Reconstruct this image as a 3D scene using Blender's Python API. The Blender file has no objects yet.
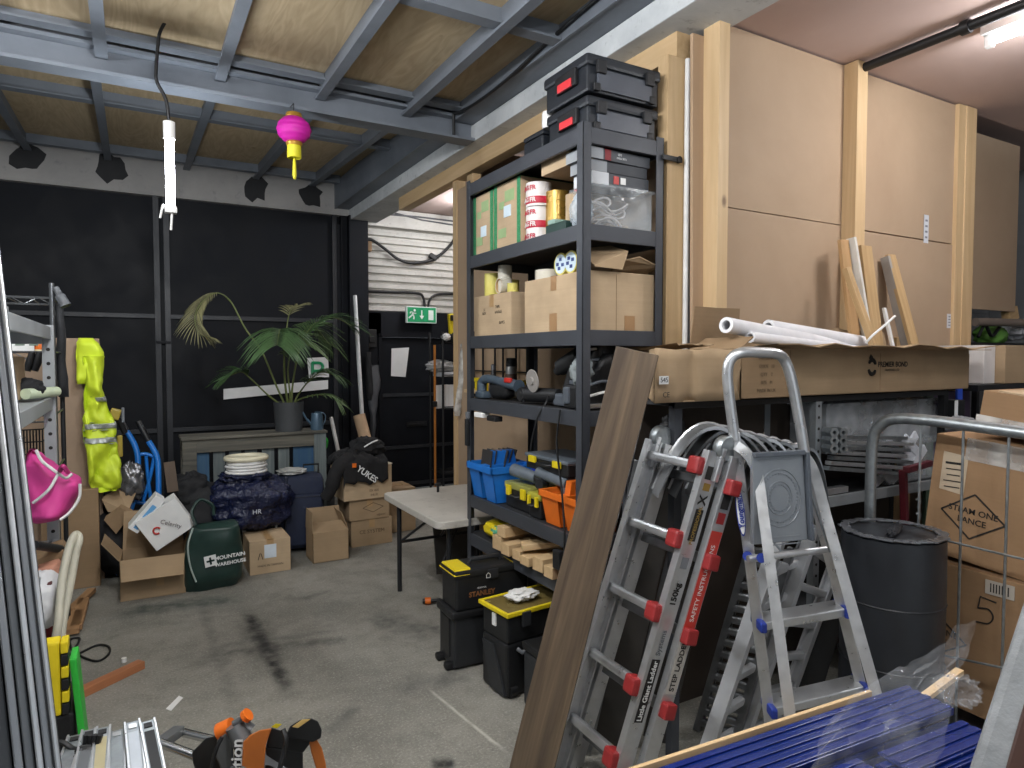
import bpy, bmesh, math, random
from mathutils import Vector as V, Matrix, noise as NZ
rnd = random.Random(11)
PI = math.pi
SC = bpy.context.scene
COL = SC.collection
# ------------------------------------------------------------------ camera
FPX = 663.0; YAW = 0.5185; PITCH = -0.0399
CAM = V((0, 0, 1.6))
FW = V((math.sin(YAW)*math.cos(PITCH), math.cos(YAW)*math.cos(PITCH), math.sin(PITCH)))
RT = V((math.cos(YAW), -math.sin(YAW), 0)); UP = RT.cross(FW)
def ray(px, py): return FW + RT*((px-512)/FPX) - UP*((py-384)/FPX)
def at(px, py, x=None, y=None, z=None, d=None):
    """point of the room seen at (px,py), on a plane x=, y=, z= or at a depth d="""
    r = ray(px, py)
    if d is not None: return CAM + r*d
    i, v = (0, x) if x is not None else ((1, y) if y is not None else (2, z))
    return CAM + r*((v-CAM[i])/r[i])
cd = bpy.data.cameras.new('camera'); cam = bpy.data.objects.new('camera', cd); COL.objects.link(cam)
cd.sensor_fit = 'HORIZONTAL'; cd.sensor_width = 36.0; cd.lens = 36.0*FPX/1024; cd.clip_start = .02
M3 = Matrix((RT, UP, -FW)).transposed()
cam.matrix_world = Matrix.Translation(CAM) @ M3.to_4x4()
SC.camera = cam
# ------------------------------------------------------------------ materials
def lin(c): return tuple((v/12.92 if v <= .04045 else ((v+.055)/1.055)**2.4) for v in c)
def hx(s):
    s = s.lstrip('#'); return lin(tuple(int(s[i:i+2], 16)/255 for i in (0, 2, 4)))
MATS = {}
class NT:
    def __init__(s, name):
        s.m = bpy.data.materials.new(name); s.m.use_nodes = True
        s.t = s.m.node_tree; s.t.nodes.clear()
        s.out = s.t.nodes.new('ShaderNodeOutputMaterial'); s.b = s.t.nodes.new('ShaderNodeBsdfPrincipled')
        s.t.links.new(s.b.outputs[0], s.out.inputs[0])
        s.tc = s.t.nodes.new('ShaderNodeTexCoord')
    def n(s, typ, **k):
        o = s.t.nodes.new(typ)
        for a, v in k.items(): setattr(o, a, v)
        return o
    def l(s, a, b): s.t.links.new(a, b)
    def coord(s, scale=(1, 1, 1), loc=(0, 0, 0), rot=(0, 0, 0), src='Object'):
        mp = s.n('ShaderNodeMapping'); mp.inputs['Scale'].default_value = scale
        mp.inputs['Location'].default_value = loc; mp.inputs['Rotation'].default_value = rot
        s.l(s.tc.outputs[src], mp.inputs[0]); return mp.outputs[0]
    def noise(s, vec, scale, detail=4, rough=.55, dist=0):
        o = s.n('ShaderNodeTexNoise'); o.inputs['Scale'].default_value = scale
        o.inputs['Detail'].default_value = detail; o.inputs['Roughness'].default_value = rough
        o.inputs['Distortion'].default_value = dist
        s.l(vec, o.inputs['Vector']); return o.outputs['Fac']
    def ramp(s, fac, stops):
        o = s.n('ShaderNodeValToRGB'); e = o.color_ramp.elements
        while len(e) < len(stops): e.new(.5)
        for k, (p, c) in enumerate(stops):
            e[k].position = p; e[k].color = (*c, 1) if len(c) == 3 else c
        s.l(fac, o.inputs[0]); return o.outputs['Color']
    def val(s, fac, a, b, lo=0., hi=1.):
        o = s.n('ShaderNodeMapRange'); o.inputs[1].default_value = a; o.inputs[2].default_value = b
        o.inputs[3].default_value = lo; o.inputs[4].default_value = hi; s.l(fac, o.inputs[0]); return o.outputs[0]
    def mix(s, fac, a, b, mode='MIX'):
        o = s.n('ShaderNodeMix', data_type='RGBA', blend_type=mode)
        for i, v in ((0, fac), (6, a), (7, b)):
            if isinstance(v, (int, float)): o.inputs[i].default_value = v
            elif isinstance(v, tuple): o.inputs[i].default_value = (*v, 1) if len(v) == 3 else v
            else: s.l(v, o.inputs[i])
        return o.outputs[2]
    def math(s, op, a, b=0.):
        o = s.n('ShaderNodeMath', operation=op)
        for i, v in ((0, a), (1, b)):
            if isinstance(v, (int, float)): o.inputs[i].default_value = v
            else: s.l(v, o.inputs[i])
        return o.outputs[0]
    def bump(s, h, strength=.3, dist=.01):
        o = s.n('ShaderNodeBump'); o.inputs['Strength'].default_value = strength
        o.inputs['Distance'].default_value = dist; s.l(h, o.inputs['Height']); s.l(o.outputs[0], s.b.inputs['Normal'])
    def set(s, **k):
        for a, v in k.items():
            i = s.b.inputs[a.replace('_', ' ')]
            if hasattr(v, 'node'): s.l(v, i)
            elif isinstance(v, tuple) and len(v) == 3: i.default_value = (*v, 1)
            else: i.default_value = v
def mat(name, col, rough=.55, metal=0., var=.12, scale=9., bump=0., bscale=None, spec=.5):
    """plain painted / plastic / metal surface with a little procedural unevenness"""
    if name in MATS: return MATS[name]
    c = hx(col) if isinstance(col, str) else col
    t = NT(name); v = t.coord()
    f = t.noise(v, scale)
    t.set(Base_Color=t.ramp(f, [(.25, tuple(x*(1-var) for x in c)), (.75, tuple(min(1, x*(1+var)) for x in c))]),
          Metallic=metal, Specular_IOR_Level=spec)
    t.set(Roughness=t.val(f, .2, .8, max(.03, rough-.08), min(1, rough+.08)))
    if bump: t.bump(t.noise(v, bscale or scale*3), bump)
    MATS[name] = t.m; return t.m
def grain(name, dark, light, axis='Z', rough=.55, scale=14., knots=False, ratio=.06):
    """wood with the grain along one local axis"""
    if name in MATS: return MATS[name]
    t = NT(name); s = [scale]*3; s['XYZ'.index(axis)] = scale*ratio
    v = t.coord(tuple(s)); f = t.noise(v, 1., 5, .6, .8); g = t.noise(v, 4., 3, .6, .3)
    c = t.ramp(f, [(.3, hx(dark)), (.7, hx(light))])
    c = t.mix(t.val(g, .35, .7, 0, .35), c, hx(dark))
    if knots:
        k = [2.2]*3; k['XYZ'.index(axis)] = 1.2
        vo = t.n('ShaderNodeTexVoronoi'); t.l(t.coord(tuple(k)), vo.inputs['Vector']); vo.inputs['Scale'].default_value = 1.6
        c = t.mix(t.val(vo.outputs['Distance'], .03, .07, .8, 0), c, hx('5a3d22'))
    t.set(Base_Color=c, Roughness=rough); t.bump(g, .08, .004)
    MATS[name] = t.m; return t.m
def emis(name, col, strength):
    if name in MATS: return MATS[name]
    t = NT(name); t.set(Base_Color=hx(col), Emission_Color=hx(col), Emission_Strength=strength)
    MATS[name] = t.m; return t.m
def film(name, tint='ffffff', alpha=.25, rough=.08, bump=.6, bscale=25):
    """thin clear plastic: mostly see-through with crinkled gloss"""
    if name in MATS: return MATS[name]
    t = NT(name); v = t.coord(); t.set(Base_Color=hx(tint), Roughness=rough)
    t.bump(t.noise(v, bscale, 3), bump, .02)
    tr = t.n('ShaderNodeBsdfTransparent'); mx = t.n('ShaderNodeMixShader')
    t.l(t.val(t.noise(v, bscale*.4, 2), .35, .75, alpha*.5, min(1, alpha*1.7)), mx.inputs[0])
    t.l(tr.outputs[0], mx.inputs[1]); t.l(t.b.outputs[0], mx.inputs[2]); t.l(mx.outputs[0], t.out.inputs[0])
    MATS[name] = t.m; return t.m
# ------------------------------------------------------------------ mesh builder
class MB:
    def __init__(s, M=None): s.v = []; s.f = []; s.M = M
    def add(s, vs, fs):
        o = len(s.v)
        s.v += [(s.M @ V(p)) if s.M is not None else V(p) for p in vs]
        s.f += [tuple(i+o for i in f) for f in fs]; return s
    def frame(s, c, size, R=None, bev=0.):
        """box of full size about c, axes R (3x3), bevelled edges"""
        R = R or Matrix.Identity(3); c = V(c); h = [max(1e-5, x/2) for x in size]; b = min(bev, *[x*.95 for x in h])
        if b <= 0:
            vs = [c + R @ V((sx*h[0], sy*h[1], sz*h[2])) for sz in (-1, 1) for sy in (-1, 1) for sx in (-1, 1)]
            return s.add(vs, [(0, 2, 3, 1), (4, 5, 7, 6), (0, 1, 5, 4), (2, 6, 7, 3), (0, 4, 6, 2), (1, 3, 7, 5)])
        bm = bmesh.new(); bmesh.ops.create_cube(bm, size=1)
        for v in bm.verts: v.co = V((v.co.x*2*h[0], v.co.y*2*h[1], v.co.z*2*h[2]))
        bmesh.ops.bevel(bm, geom=bm.edges[:], offset=b, segments=2, profile=.6, affect='EDGES')
        bm.verts.index_update()
        s.add([c + R @ v.co for v in bm.verts], [tuple(v.index for v in f.verts) for f in bm.faces]); bm.free(); return s
    def box(s, x0, x1, y0, y1, z0, z1, bev=0.):
        return s.frame(((x0+x1)/2, (y0+y1)/2, (z0+z1)/2), (abs(x1-x0), abs(y1-y0), abs(z1-z0)), None, bev)
    def bar(s, a, b, w, h, up=(0, 0, 1), bev=0.):
        """bar from a to b, w sideways, h along up"""
        a = V(a); b = V(b); R = axes(b-a, up)
        return s.frame((a+b)/2, (w, h, (b-a).length), R, bev)
    def ring(s, pts): pass
    def tube(s, pts, r, n=8, closed=False, cap=True):
        pts = [V(p) for p in pts]; N = len(pts); rs = r if isinstance(r, (list, tuple)) else [r]*N
        vs = []; fs = []; nrm = None
        for i in range(N):
            if closed: t = pts[(i+1) % N]-pts[i-1]
            else: t = pts[min(i+1, N-1)]-pts[max(i-1, 0)]
            if t.length < 1e-9: t = V((0, 0, 1))
            t.normalize()
            if nrm is None: nrm = t.orthogonal().normalized()
            else:
                nrm = nrm - t*nrm.dot(t)
                nrm = nrm.normalized() if nrm.length > 1e-6 else t.orthogonal().normalized()
            bn = t.cross(nrm)
            vs += [pts[i] + (nrm*math.cos(2*PI*k/n) + bn*math.sin(2*PI*k/n))*rs[i] for k in range(n)]
        for i in range(N if closed else N-1):
            j = (i+1) % N
            fs += [(i*n+k, i*n+(k+1) % n, j*n+(k+1) % n, j*n+k) for k in range(n)]
        if cap and not closed: fs += [tuple(range(n-1, -1, -1)), tuple((N-1)*n+k for k in range(n))]
        return s.add(vs, fs)
    def cyl(s, a, b, r, r2=None, n=16): return s.tube([a, b], [r, r if r2 is None else r2], n)
    def sweep(s, pts, w, h, up):
        """flat rectangular section carried along a path"""
        pts = [V(p) for p in pts]; N = len(pts); vs = []; fs = []
        for i in range(N):
            R = axes(pts[min(i+1, N-1)]-pts[max(i-1, 0)], up)
            vs += [pts[i]+R @ V((a*w/2, b*h/2, 0)) for a, b in ((-1, -1), (1, -1), (1, 1), (-1, 1))]
        for i in range(N-1): fs += [(4*i+k, 4*i+(k+1) % 4, 4*i+4+(k+1) % 4, 4*i+4+k) for k in range(4)]
        return s.add(vs, fs+[(3, 2, 1, 0), tuple(4*N-4+k for k in range(4))])
    def lathe(s, c, prof, n=24, R=None):
        """prof: (radius, height) pairs along local z"""
        c = V(c); R = R or Matrix.Identity(3); vs = []; fs = []
        for r, z in prof: vs += [c + R @ V((max(r, 1e-4)*math.cos(2*PI*k/n), max(r, 1e-4)*math.sin(2*PI*k/n), z)) for k in range(n)]
        for i in range(len(prof)-1): fs += [(i*n+k, i*n+(k+1) % n, (i+1)*n+(k+1) % n, (i+1)*n+k) for k in range(n)]
        return s.add(vs, fs)
    def prism(s, poly, vec):
        """polygon (world points) pushed along vec"""
        vec = V(vec); p = [V(q) for q in poly]; n = len(p)
        return s.add(p+[q+vec for q in p], [tuple(range(n-1, -1, -1)), tuple(range(n, 2*n))] + [(i, (i+1) % n, n+(i+1) % n, n+i) for i in range(n)])
    def grid(s, fn, nu, nv, closed_u=False):
        vs = [fn(i/(nu if closed_u else nu-1), j/(nv-1)) for j in range(nv) for i in range(nu)]; fs = []
        for j in range(nv-1):
            for i in range(nu if closed_u else nu-1):
                k = (i+1) % nu; fs.append((j*nu+i, j*nu+k, (j+1)*nu+k, (j+1)*nu+i))
        return s.add(vs, fs)
    def blob(s, c, r, amp=.12, freq=2.5, seed=0, p=2.4, flat=None, R=None, crease=0., n=40):
        """lumpy sack: superellipsoid with noise and creases, flattened below flat"""
        c = V(c); R = R or Matrix.Identity(3); off = V((seed*7.1, seed*3.3, seed*5.7))
        sg = lambda x: math.copysign(abs(x)**(2/p), x)
        def fn(u, v):
            th = u*2*PI; ph = (v-.5)*PI*.999
            d = V((sg(math.cos(ph))*sg(math.cos(th)), sg(math.cos(ph))*sg(math.sin(th)), sg(math.sin(ph))))
            k = 1 + amp*NZ.noise(d*freq+off) - crease*abs(NZ.noise(d*freq*2.3+off*2)) + amp*.35*NZ.noise(d*freq*3.1+off)
            q = c + R @ V((d.x*r[0]*k, d.y*r[1]*k, d.z*r[2]*k))
            if flat is not None and q.z < flat: q.z = flat
            return q
        return s.grid(fn, n, n//2+6, True)
    def build(s, name, m, parent=None, smooth=None, bevel=0., solid=0., label=None, sub=0):
        me = bpy.data.meshes.new(name)
        vs = s.v
        if parent is not None and parent.name in INV: I = INV[parent.name]; vs = [I @ p for p in vs]
        me.from_pydata([tuple(p) for p in vs], [], s.f); me.validate(); me.update()
        bm = bmesh.new(); bm.from_mesh(me); bmesh.ops.recalc_face_normals(bm, faces=bm.faces); bm.to_mesh(me); bm.free()
        o = bpy.data.objects.new(name, me); COL.objects.link(o); me.materials.append(m)
        if parent is not None:
            o.parent = parent
            if parent.name in INV: INV[o.name] = INV[parent.name]
        if smooth is not None:
            for q in me.polygons: q.use_smooth = True
            if smooth < 180: me.set_sharp_from_angle(angle=math.radians(smooth))
        if bevel:
            b = o.modifiers.new('bevel', 'BEVEL'); b.width = bevel; b.segments = 2; b.limit_method = 'ANGLE'
        if solid:
            b = o.modifiers.new('thickness', 'SOLIDIFY'); b.thickness = solid; b.offset = 0
        if sub:
            b = o.modifiers.new('smooth', 'SUBSURF'); b.levels = b.render_levels = sub
        if label: o['label'] = label
        return o
def axes(d, up=(0, 0, 1)):
    """3x3 whose z is d, y as close to up as can be"""
    z = V(d).normalized(); u = V(up); y = u - z*u.dot(z)
    if y.length < 1e-5: y = z.orthogonal()
    y.normalize(); x = y.cross(z); return Matrix((x, y, z)).transposed()
def rot2(a): return Matrix.Rotation(a, 3, 'Z')
def arc(a, b, c, n=10):
    """quadratic curve a-b-c"""
    a, b, c = V(a), V(b), V(c); return [a*(1-t)**2+b*2*t*(1-t)+c*t*t for t in [i/n for i in range(n+1)]]
def spline(pts, n=6):
    pts = [V(p) for p in pts]; P = [pts[0]*2-pts[1]]+pts+[pts[-1]*2-pts[-2]]; out = []
    for i in range(1, len(P)-2):
        for k in range(n):
            t = k/n; a, b, c, d = P[i-1], P[i], P[i+1], P[i+2]
            out.append(.5*((2*b)+(c-a)*t+(2*a-5*b+4*c-d)*t*t+(3*b-a-3*c+d)*t**3))
    return out+[pts[-1]]
INV = {}; MW = {}
def tag(o, label=None, cat=None, group=None, kind=None):
    if label: o['label'] = label
    if cat: o['category'] = cat
    if group: o['group'] = group
    if kind: o['kind'] = kind
    return o
def thing(name, label, cat, loc=(0, 0, 0), rz=0., group=None, R=None):
    o = bpy.data.objects.new(name, None); COL.objects.link(o); o.empty_display_size = .05
    M = Matrix.Translation(V(loc)) @ (R.to_4x4() if R else Matrix.Rotation(rz, 4, 'Z'))
    o.matrix_world = M; INV[o.name] = M.inverted(); MW[o.name] = M
    return tag(o, label, cat, group)
def L(o): return MB(MW[o.name])          # builder in the thing's own axes
def solo(mb, name, m, label, cat, group=None, origin=None, R=None, **k):
    """a thing that is one mesh, with its origin on itself"""
    if origin is None:
        xs = [p.x for p in mb.v]; ys = [p.y for p in mb.v]; zs = [p.z for p in mb.v]
        origin = ((min(xs)+max(xs))/2, (min(ys)+max(ys))/2, min(zs))
    M = Matrix.Translation(V(origin)) @ (R.to_4x4() if R else Matrix.Identity(4)); I = M.inverted()
    mb.v = [I @ p for p in mb.v]
    o = mb.build(name, m, None, **k); o.matrix_world = M; INV[o.name] = I; MW[o.name] = M
    return tag(o, label, cat, group)
def stick(name, a, b, w, h, m, label, cat, group=None, up=(0, 0, 1), bev=.002):
    """a straight board or bar as one mesh, local z along its length"""
    a = V(a); b = V(b); mb = MB().bar(a, b, w, h, up, bev)
    return solo(mb, name, m, label, cat, group, origin=a, R=axes(b-a, up))
def struct(mb, name, m, **k):
    o = mb.build(name, m, None, **k); o['kind'] = 'structure'; return o
def copy_tree(o, parent=None):
    c = o.copy(); COL.objects.link(c); c.parent = parent
    for ch in list(o.children): copy_tree(ch, c)
    return c
def text(s, size, o, xd, yd, m, parent, name='lettering', bold=0., align='CENTER', depth=.0006, label=None, lift=.0008):
    cu = bpy.data.curves.new('text', 'FONT'); cu.body = s; cu.size = size; cu.align_x = align; cu.align_y = 'CENTER'
    cu.extrude = depth/2; cu.offset = bold*size; cu.resolution_u = 3
    t = bpy.data.objects.new('text', cu); COL.objects.link(t)
    dg = bpy.context.evaluated_depsgraph_get(); me = bpy.data.meshes.new_from_object(t.evaluated_get(dg))
    xd = V(xd).normalized(); yd = V(yd); yd = (yd-xd*yd.dot(xd)).normalized(); n = xd.cross(yd); o = V(o)+n*lift
    mb = MB(); mb.add([o+xd*v.co.x+yd*v.co.y+n*v.co.z for v in me.vertices], [tuple(p.vertices) for p in me.polygons])
    bpy.data.objects.remove(t); bpy.data.meshes.remove(me); bpy.data.curves.remove(cu)
    return mb.build(name, m, parent, label=label)
X, Y, Z = V((1, 0, 0)), V((0, 1, 0)), V((0, 0, 1))
# ------------------------------------------------------------------ shared materials
BLK = mat('black_plastic', '1c1d1f', .45); BLKM = mat('black_steel', '17181a', .5, .1)
WHT = mat('white_plastic', 'd8d8d6', .45); ALU = mat('brushed_aluminium', 'c6c8ca', .32, .78, .08, 30)
GALV = mat('galvanised_steel', '9aa0a3', .42, .85, .18, 40); INK = mat('black_ink', '1d1a18', .8, 0, .05)
PAPER = mat('white_paper', 'dfe0df', .8, 0, .05); RED = mat('red_plastic', 'b5281f', .45)
YEL = mat('yellow_plastic', 'd9c21b', .45); BLUE = mat('blue_plastic', '1f6fc4', .42); ORA = mat('orange_plastic', 'd96a1c', .45)
GREYP = mat('grey_plastic', '6d7176', .45); TAPE = mat('brown_parcel_tape', 'a98a62', .3, 0, .08)
CLEAR = film('clear_plastic', 'dfe6ea', .15, .1, .12, 18); WFILM = film('clear_film', 'd9dde2', .085, .04, 1.0, 14)
GRN = mat('green_plastic', '2fae3c', .45); CHROME = mat('chrome', 'd5d7d8', .14, 1., .04)
def cardboard(name, col):
    if name in MATS: return MATS[name]
    t = NT(name); c = hx(col); v = t.coord()
    f = t.noise(v, 5, 5); g = t.noise(t.coord((2, 2, 90)), 1., 2)
    k = t.ramp(f, [(.25, tuple(x*.84 for x in c)), (.75, tuple(x*1.1 for x in c))])
    k = t.mix(t.val(g, .4, .6, 0, .10), k, tuple(x*.6 for x in c))
    t.set(Base_Color=k, Roughness=.82, Specular_IOR_Level=.25); t.bump(g, .08, .002)
    MATS[name] = t.m; return t.m
CARD = cardboard('cardboard', 'a18a6d'); CARD2 = cardboard('pale_cardboard', 'b8a183'); CARD3 = cardboard('dark_cardboard', '8a7358')
PINE = grain('pine_timber', 'b99b72', 'd0b48c', 'Z', .6, 14, True)
PINEX = grain('pine_timber_crosswise', 'b99b72', 'd0b48c', 'X', .6, 14)
PINEY = grain('pine_timber_lengthwise', 'b99b72', 'd0b48c', 'Y', .6, 14)
CURED = V
def carton(label, x0, x1, y0, y1, z0, z1, rz=0, m=None, group=None, tape='x', flaps=(), name='cardboard_box', cat='box', R=None, tm=None):
    """parcel carton: flaps = list of (side, degrees up from closed, length) makes it open"""
    m = m or CARD; w, d, h = x1-x0, y1-y0, z1-z0
    t = thing(name, label, cat, ((x0+x1)/2, (y0+y1)/2, z0), rz, group, R)
    b = L(t); k = .004
    if flaps:
        b.box(-w/2, w/2, -d/2, d/2, 0, k)
        b.box(-w/2, -w/2+k, -d/2, d/2, 0, h).box(w/2-k, w/2, -d/2, d/2, 0, h)
        b.box(-w/2, w/2, -d/2, -d/2+k, 0, h).box(-w/2, w/2, d/2-k, d/2, 0, h); b.build('body', m, t)
        for side, ang, ln in flaps:
            f = L(t); a = math.radians(ang); s = -1 if side[0] == '-' else 1
            # angle 0 = folded in flat, 90 = straight up, 180 = out flat, >180 hanging outside
            if side[1] == 'x':
                p0 = V((s*w/2, -d/2+.003, h)); v1 = V((-s*math.cos(a), 0, math.sin(a)))*ln; e = V((0, d-.006, 0))
            else:
                p0 = V((-w/2+.003, s*d/2, h)); v1 = V((0, -s*math.cos(a), math.sin(a)))*ln; e = V((w-.006, 0, 0))
            nn = v1.cross(e).normalized()*k
            f.prism([p0+e*.0, p0+e, p0+e*.97+v1*1., p0+e*.5+v1*.99, p0+e*.03+v1], nn).build('flap', m, t)
    else:
        b.frame((0, 0, h/2), (w, d, h), None, .004).build('body', m, t)
        if tape:
            q = L(t); tw = min(.05, w*.3, d*.3)/2; e = .0012; dn = min(.07, h*.4)
            if tape == 'x':
                q.box(-w/2-e, w/2+e, -tw, tw, h-.001, h+e).box(-w/2-e, -w/2+.001, -tw, tw, h-dn, h+e).box(w/2-.001, w/2+e, -tw, tw, h-dn, h+e)
            else:
                q.box(-tw, tw, -d/2-e, d/2+e, h-.001, h+e).box(-tw, tw, -d/2-e, -d/2+.001, h-dn, h+e).box(-tw, tw, d/2-.001, d/2+e, h-dn, h+e)
            q.build('tape', tm or TAPE, t)
        # the closing seam of the two top flaps and the folded corner edge
    return t
def on(t, p): return MW[t.name] @ V(p)
def dirw(t, v): return MW[t.name].to_3x3() @ V(v)
def patch(t, o, xd, yd, w, h, m, name='sticker', th=.0012, label=None):
    """thin label stuck on a thing: centre o, axes in the thing's own space"""
    o = on(t, o); xd = dirw(t, xd).normalized(); yd = dirw(t, yd).normalized(); n = xd.cross(yd)
    mb = MB().frame(o+n*th*.5, (w, h, th), Matrix((xd, yd, n)).transposed()); return mb.build(name, m, t, label=label)
# ================================================================== ROOM
def floor_mat():
    t = NT('worn_concrete'); v = t.coord()
    a = t.noise(v, .9, 6, .62, .4); b = t.noise(v, 7, 6, .7); c = t.noise(v, 90, 3, .8)
    k = t.ramp(a, [(.3, hx('67665f')), (.5, hx('828078')), (.72, hx('96938a'))])
    k = t.mix(t.val(b, .45, .75, 0, .45), k, hx('5e5c57'))
    k = t.mix(t.val(c, .54, .72, 0, .7), k, hx('b9b8b0'))
    k = t.mix(t.val(c, .22, .44, .7, 0), k, hx('43423f'))
    k = t.mix(t.val(t.noise(v, 22, 5, .75), .60, .74, 0, .6), k, hx('4f4e4a')); k = t.mix(t.val(t.noise(v, 3.1, 6, .7, .6), .58, .70, 0, .45), k, hx('56554f'))
    def streak(k, p, q, w, amt, col, wob=.05):
        """scuff or oil mark between two spots of the floor"""
        p = V(p); q = V(q); d = q-p; ln = d.length; ang = math.atan2(d.y, d.x)
        mp = t.n('ShaderNodeMapping', vector_type='TEXTURE'); mp.inputs['Location'].default_value = ((p.x+q.x)/2, (p.y+q.y)/2, 0)
        mp.inputs['Rotation'].default_value = (0, 0, ang); t.l(t.tc.outputs['Object'], mp.inputs[0])
        sp = t.n('ShaderNodeSeparateXYZ'); t.l(mp.outputs[0], sp.inputs[0])
        wv = t.math('MULTIPLY', t.math('SUBTRACT', t.noise(v, 9, 3), .5), wob*2)
        ay = t.math('ABSOLUTE', t.math('ADD', sp.outputs[1], wv)); ax = t.math('ABSOLUTE', sp.outputs[0])
        m = t.math('MULTIPLY', t.val(ay, w*.2, w, 1, 0), t.val(ax, ln*.35, ln*.55, 1, 0))
        m = t.math('MULTIPLY', m, t.val(t.noise(v, 14, 4), .3, .6, .35, 1))
        return t.mix(t.math('MULTIPLY', m, amt), k, hx(col))
    f = lambda px, py: at(px, py, z=0)
    k = streak(k, f(246, 610), f(290, 694), .055, .95, '1b1b1c', .015); k = streak(k, f(252, 620), f(272, 665), .12, .6, '2a2a2a', .05)
    k = streak(k, f(205, 655), f(365, 637), .07, .6, '343434', .03); k = streak(k, f(210, 648), f(340, 630), .05, .4, '444443', .05)
    k = streak(k, f(120, 612), f(240, 598), .14, .7, '33403c', .08)
    k = streak(k, f(395, 690), f(470, 672), .12, .55, '4a4a4a', .1)
    k = streak(k, f(330, 735), f(355, 705), .06, .5, '4a4a4a', .05)
    k = streak(k, f(370, 615), f(440, 635), .16, .6, '3a3a3b', .12)
    k = streak(k, f(430, 690), f(506, 752), .012, .7, 'c9c5ba', .01)
    k = streak(k, f(200, 600), f(240, 720), .05, .4, '4b4a48', .04)
    k = streak(k, f(300, 600), f(330, 590), .05, .5, '4b4a48', .05)
    k = streak(k, f(430, 765), f(455, 762), .05, .9, '1b1b1b', .03)
    t.set(Base_Color=k, Roughness=t.val(b, .3, .7, .62, .85), Specular_IOR_Level=.35)
    t.bump(t.math('ADD', t.math('MULTIPLY', b, .6), t.math('MULTIPLY', c, .5)), .35, .004)
    return t.m
def gate_mat():
    t = NT('black_gate_paint'); v = t.coord()
    f = t.noise(v, 2.2, 5, .6); g = t.noise(t.coord((1, 1, 4)), 3, 5, .6)
    k = t.ramp(f, [(.3, hx('0c0e13')), (.7, hx('14171d'))]); k = t.mix(t.val(f, .62, .8, 0, .3), k, hx('2b3038'))
    t.set(Base_Color=k, Roughness=t.val(f, .3, .7, .5, .72), Specular_IOR_Level=.2); t.bump(f, .05, .02); return t.m
def stain_mat(name, a, b, sc=3., rough=.8, dark=None):
    t = NT(name); v = t.coord(); f = t.noise(v, sc, 6, .65, .3); g = t.noise(v, sc*6, 4, .7)
    k = t.ramp(f, [(.3, hx(a)), (.7, hx(b))])
    if dark: k = t.mix(t.val(g, .58, .72, 0, .6), k, hx(dark))
    t.set(Base_Color=k, Roughness=rough, Specular_IOR_Level=.25); t.bump(g, .1, .004); return t.m
def ply_mat():
    t = NT('ceiling_plywood'); f = t.noise(t.coord((3.2, .55, 1)), 1.3, 3, .5, 1.2)
    w = t.n('ShaderNodeMath', operation='PINGPONG'); t.l(t.math('MULTIPLY', f, 9.), w.inputs[0]); w.inputs[1].default_value = .5
    k = t.mix(t.val(w.outputs[0], 0, .5, 0, 1), hx('b29e7e'), hx('c0ad8c'))
    k = t.mix(t.val(t.noise(t.coord((30, 3, 1)), 1., 4), .4, .7, 0, .35), k, hx('988468'))
    vo = t.n('ShaderNodeTexVoronoi'); t.l(t.coord((2.6, 1.9, 1)), vo.inputs['Vector']); vo.inputs['Scale'].default_value = 1.2
    k = t.mix(t.val(vo.outputs['Distance'], .03, .075, .75, 0), k, hx('5b4227'))
    t.set(Base_Color=k, Roughness=.75); return t.m
FLOORM = floor_mat(); GATE = gate_mat()
CONC = stain_mat('painted_concrete', 'aeb2b4', 'd0d3d3', 2.5, .8, '83878a')
LINT = stain_mat('grubby_lintel_paint', '8d8c8b', 'a3a19e', 1.6, .85, '77767a'); BLOT = mat('black_paint_blot', '17181b', .7)
STEEL = stain_mat('grey_steel_paint', '646a72', '777d85', 2.2, .5)
MDF = stain_mat('mdf_board', 'a18a72', 'ad967d', 1.2, .72); PLY = ply_mat()
PINK = stain_mat('pink_plasterboard', 'c6aea6', 'd0bbb4', .9, .9); WALLM = stain_mat('grey_wall', '6c6e70', '7e8081', 1.5, .85)
SHUT = stain_mat('white_shutter_paint', 'bcbab4', 'd2d0ca', 4, .6, '9b9994'); BLOCK = stain_mat('blockwork', '77797c', '8b8d8f', 5, .9)
XL, XR, YF, YB = -1.75, 7.2, -3.2, 7.6
struct(MB().box(XL, XR, YF, 8.0, -.12, 0), 'floor', FLOORM)
struct(MB().box(XL-.1, XL, YF, 7.8, 0, 3.7), 'wall_left', WALLM)
struct(MB().box(XR, XR+.1, YF, 7.8, 0, 3.7), 'wall_right', WALLM)
struct(MB().box(XL, -1.2, YF-.1, YF, 0, 3.7).box(3.2, XR, YF-.1, YF, 0, 3.7).box(-1.2, 3.2, YF-.1, YF, 2.9, 3.7), 'wall_front', WALLM)  # wide opening behind the camera, added to let in soft fill daylight
struct(MB().box(XL, 2.3, YF, 4.4, 3.36, 3.40), 'ceiling', PLY)
struct(MB().prism([V((XL, 4.4, 3.45)), V((XL, 7.6, 3.60)), V((XL, 7.6, 3.64)), V((XL, 4.4, 3.49))], (2.3-XL, 0, 0)).box(XL, 2.3, 4.38, 4.4, 3.36, 3.49), 'ceiling_rear_bay', PLY)
struct(MB().box(2.45, XR, YF, 2.34, 3.2, 3.24), 'ceiling_plasterboard', PINK)
struct(MB().box(2.45, XR, 2.34, 7.6, 3.34, 3.38), 'ceiling_rear', PINK)
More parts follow.
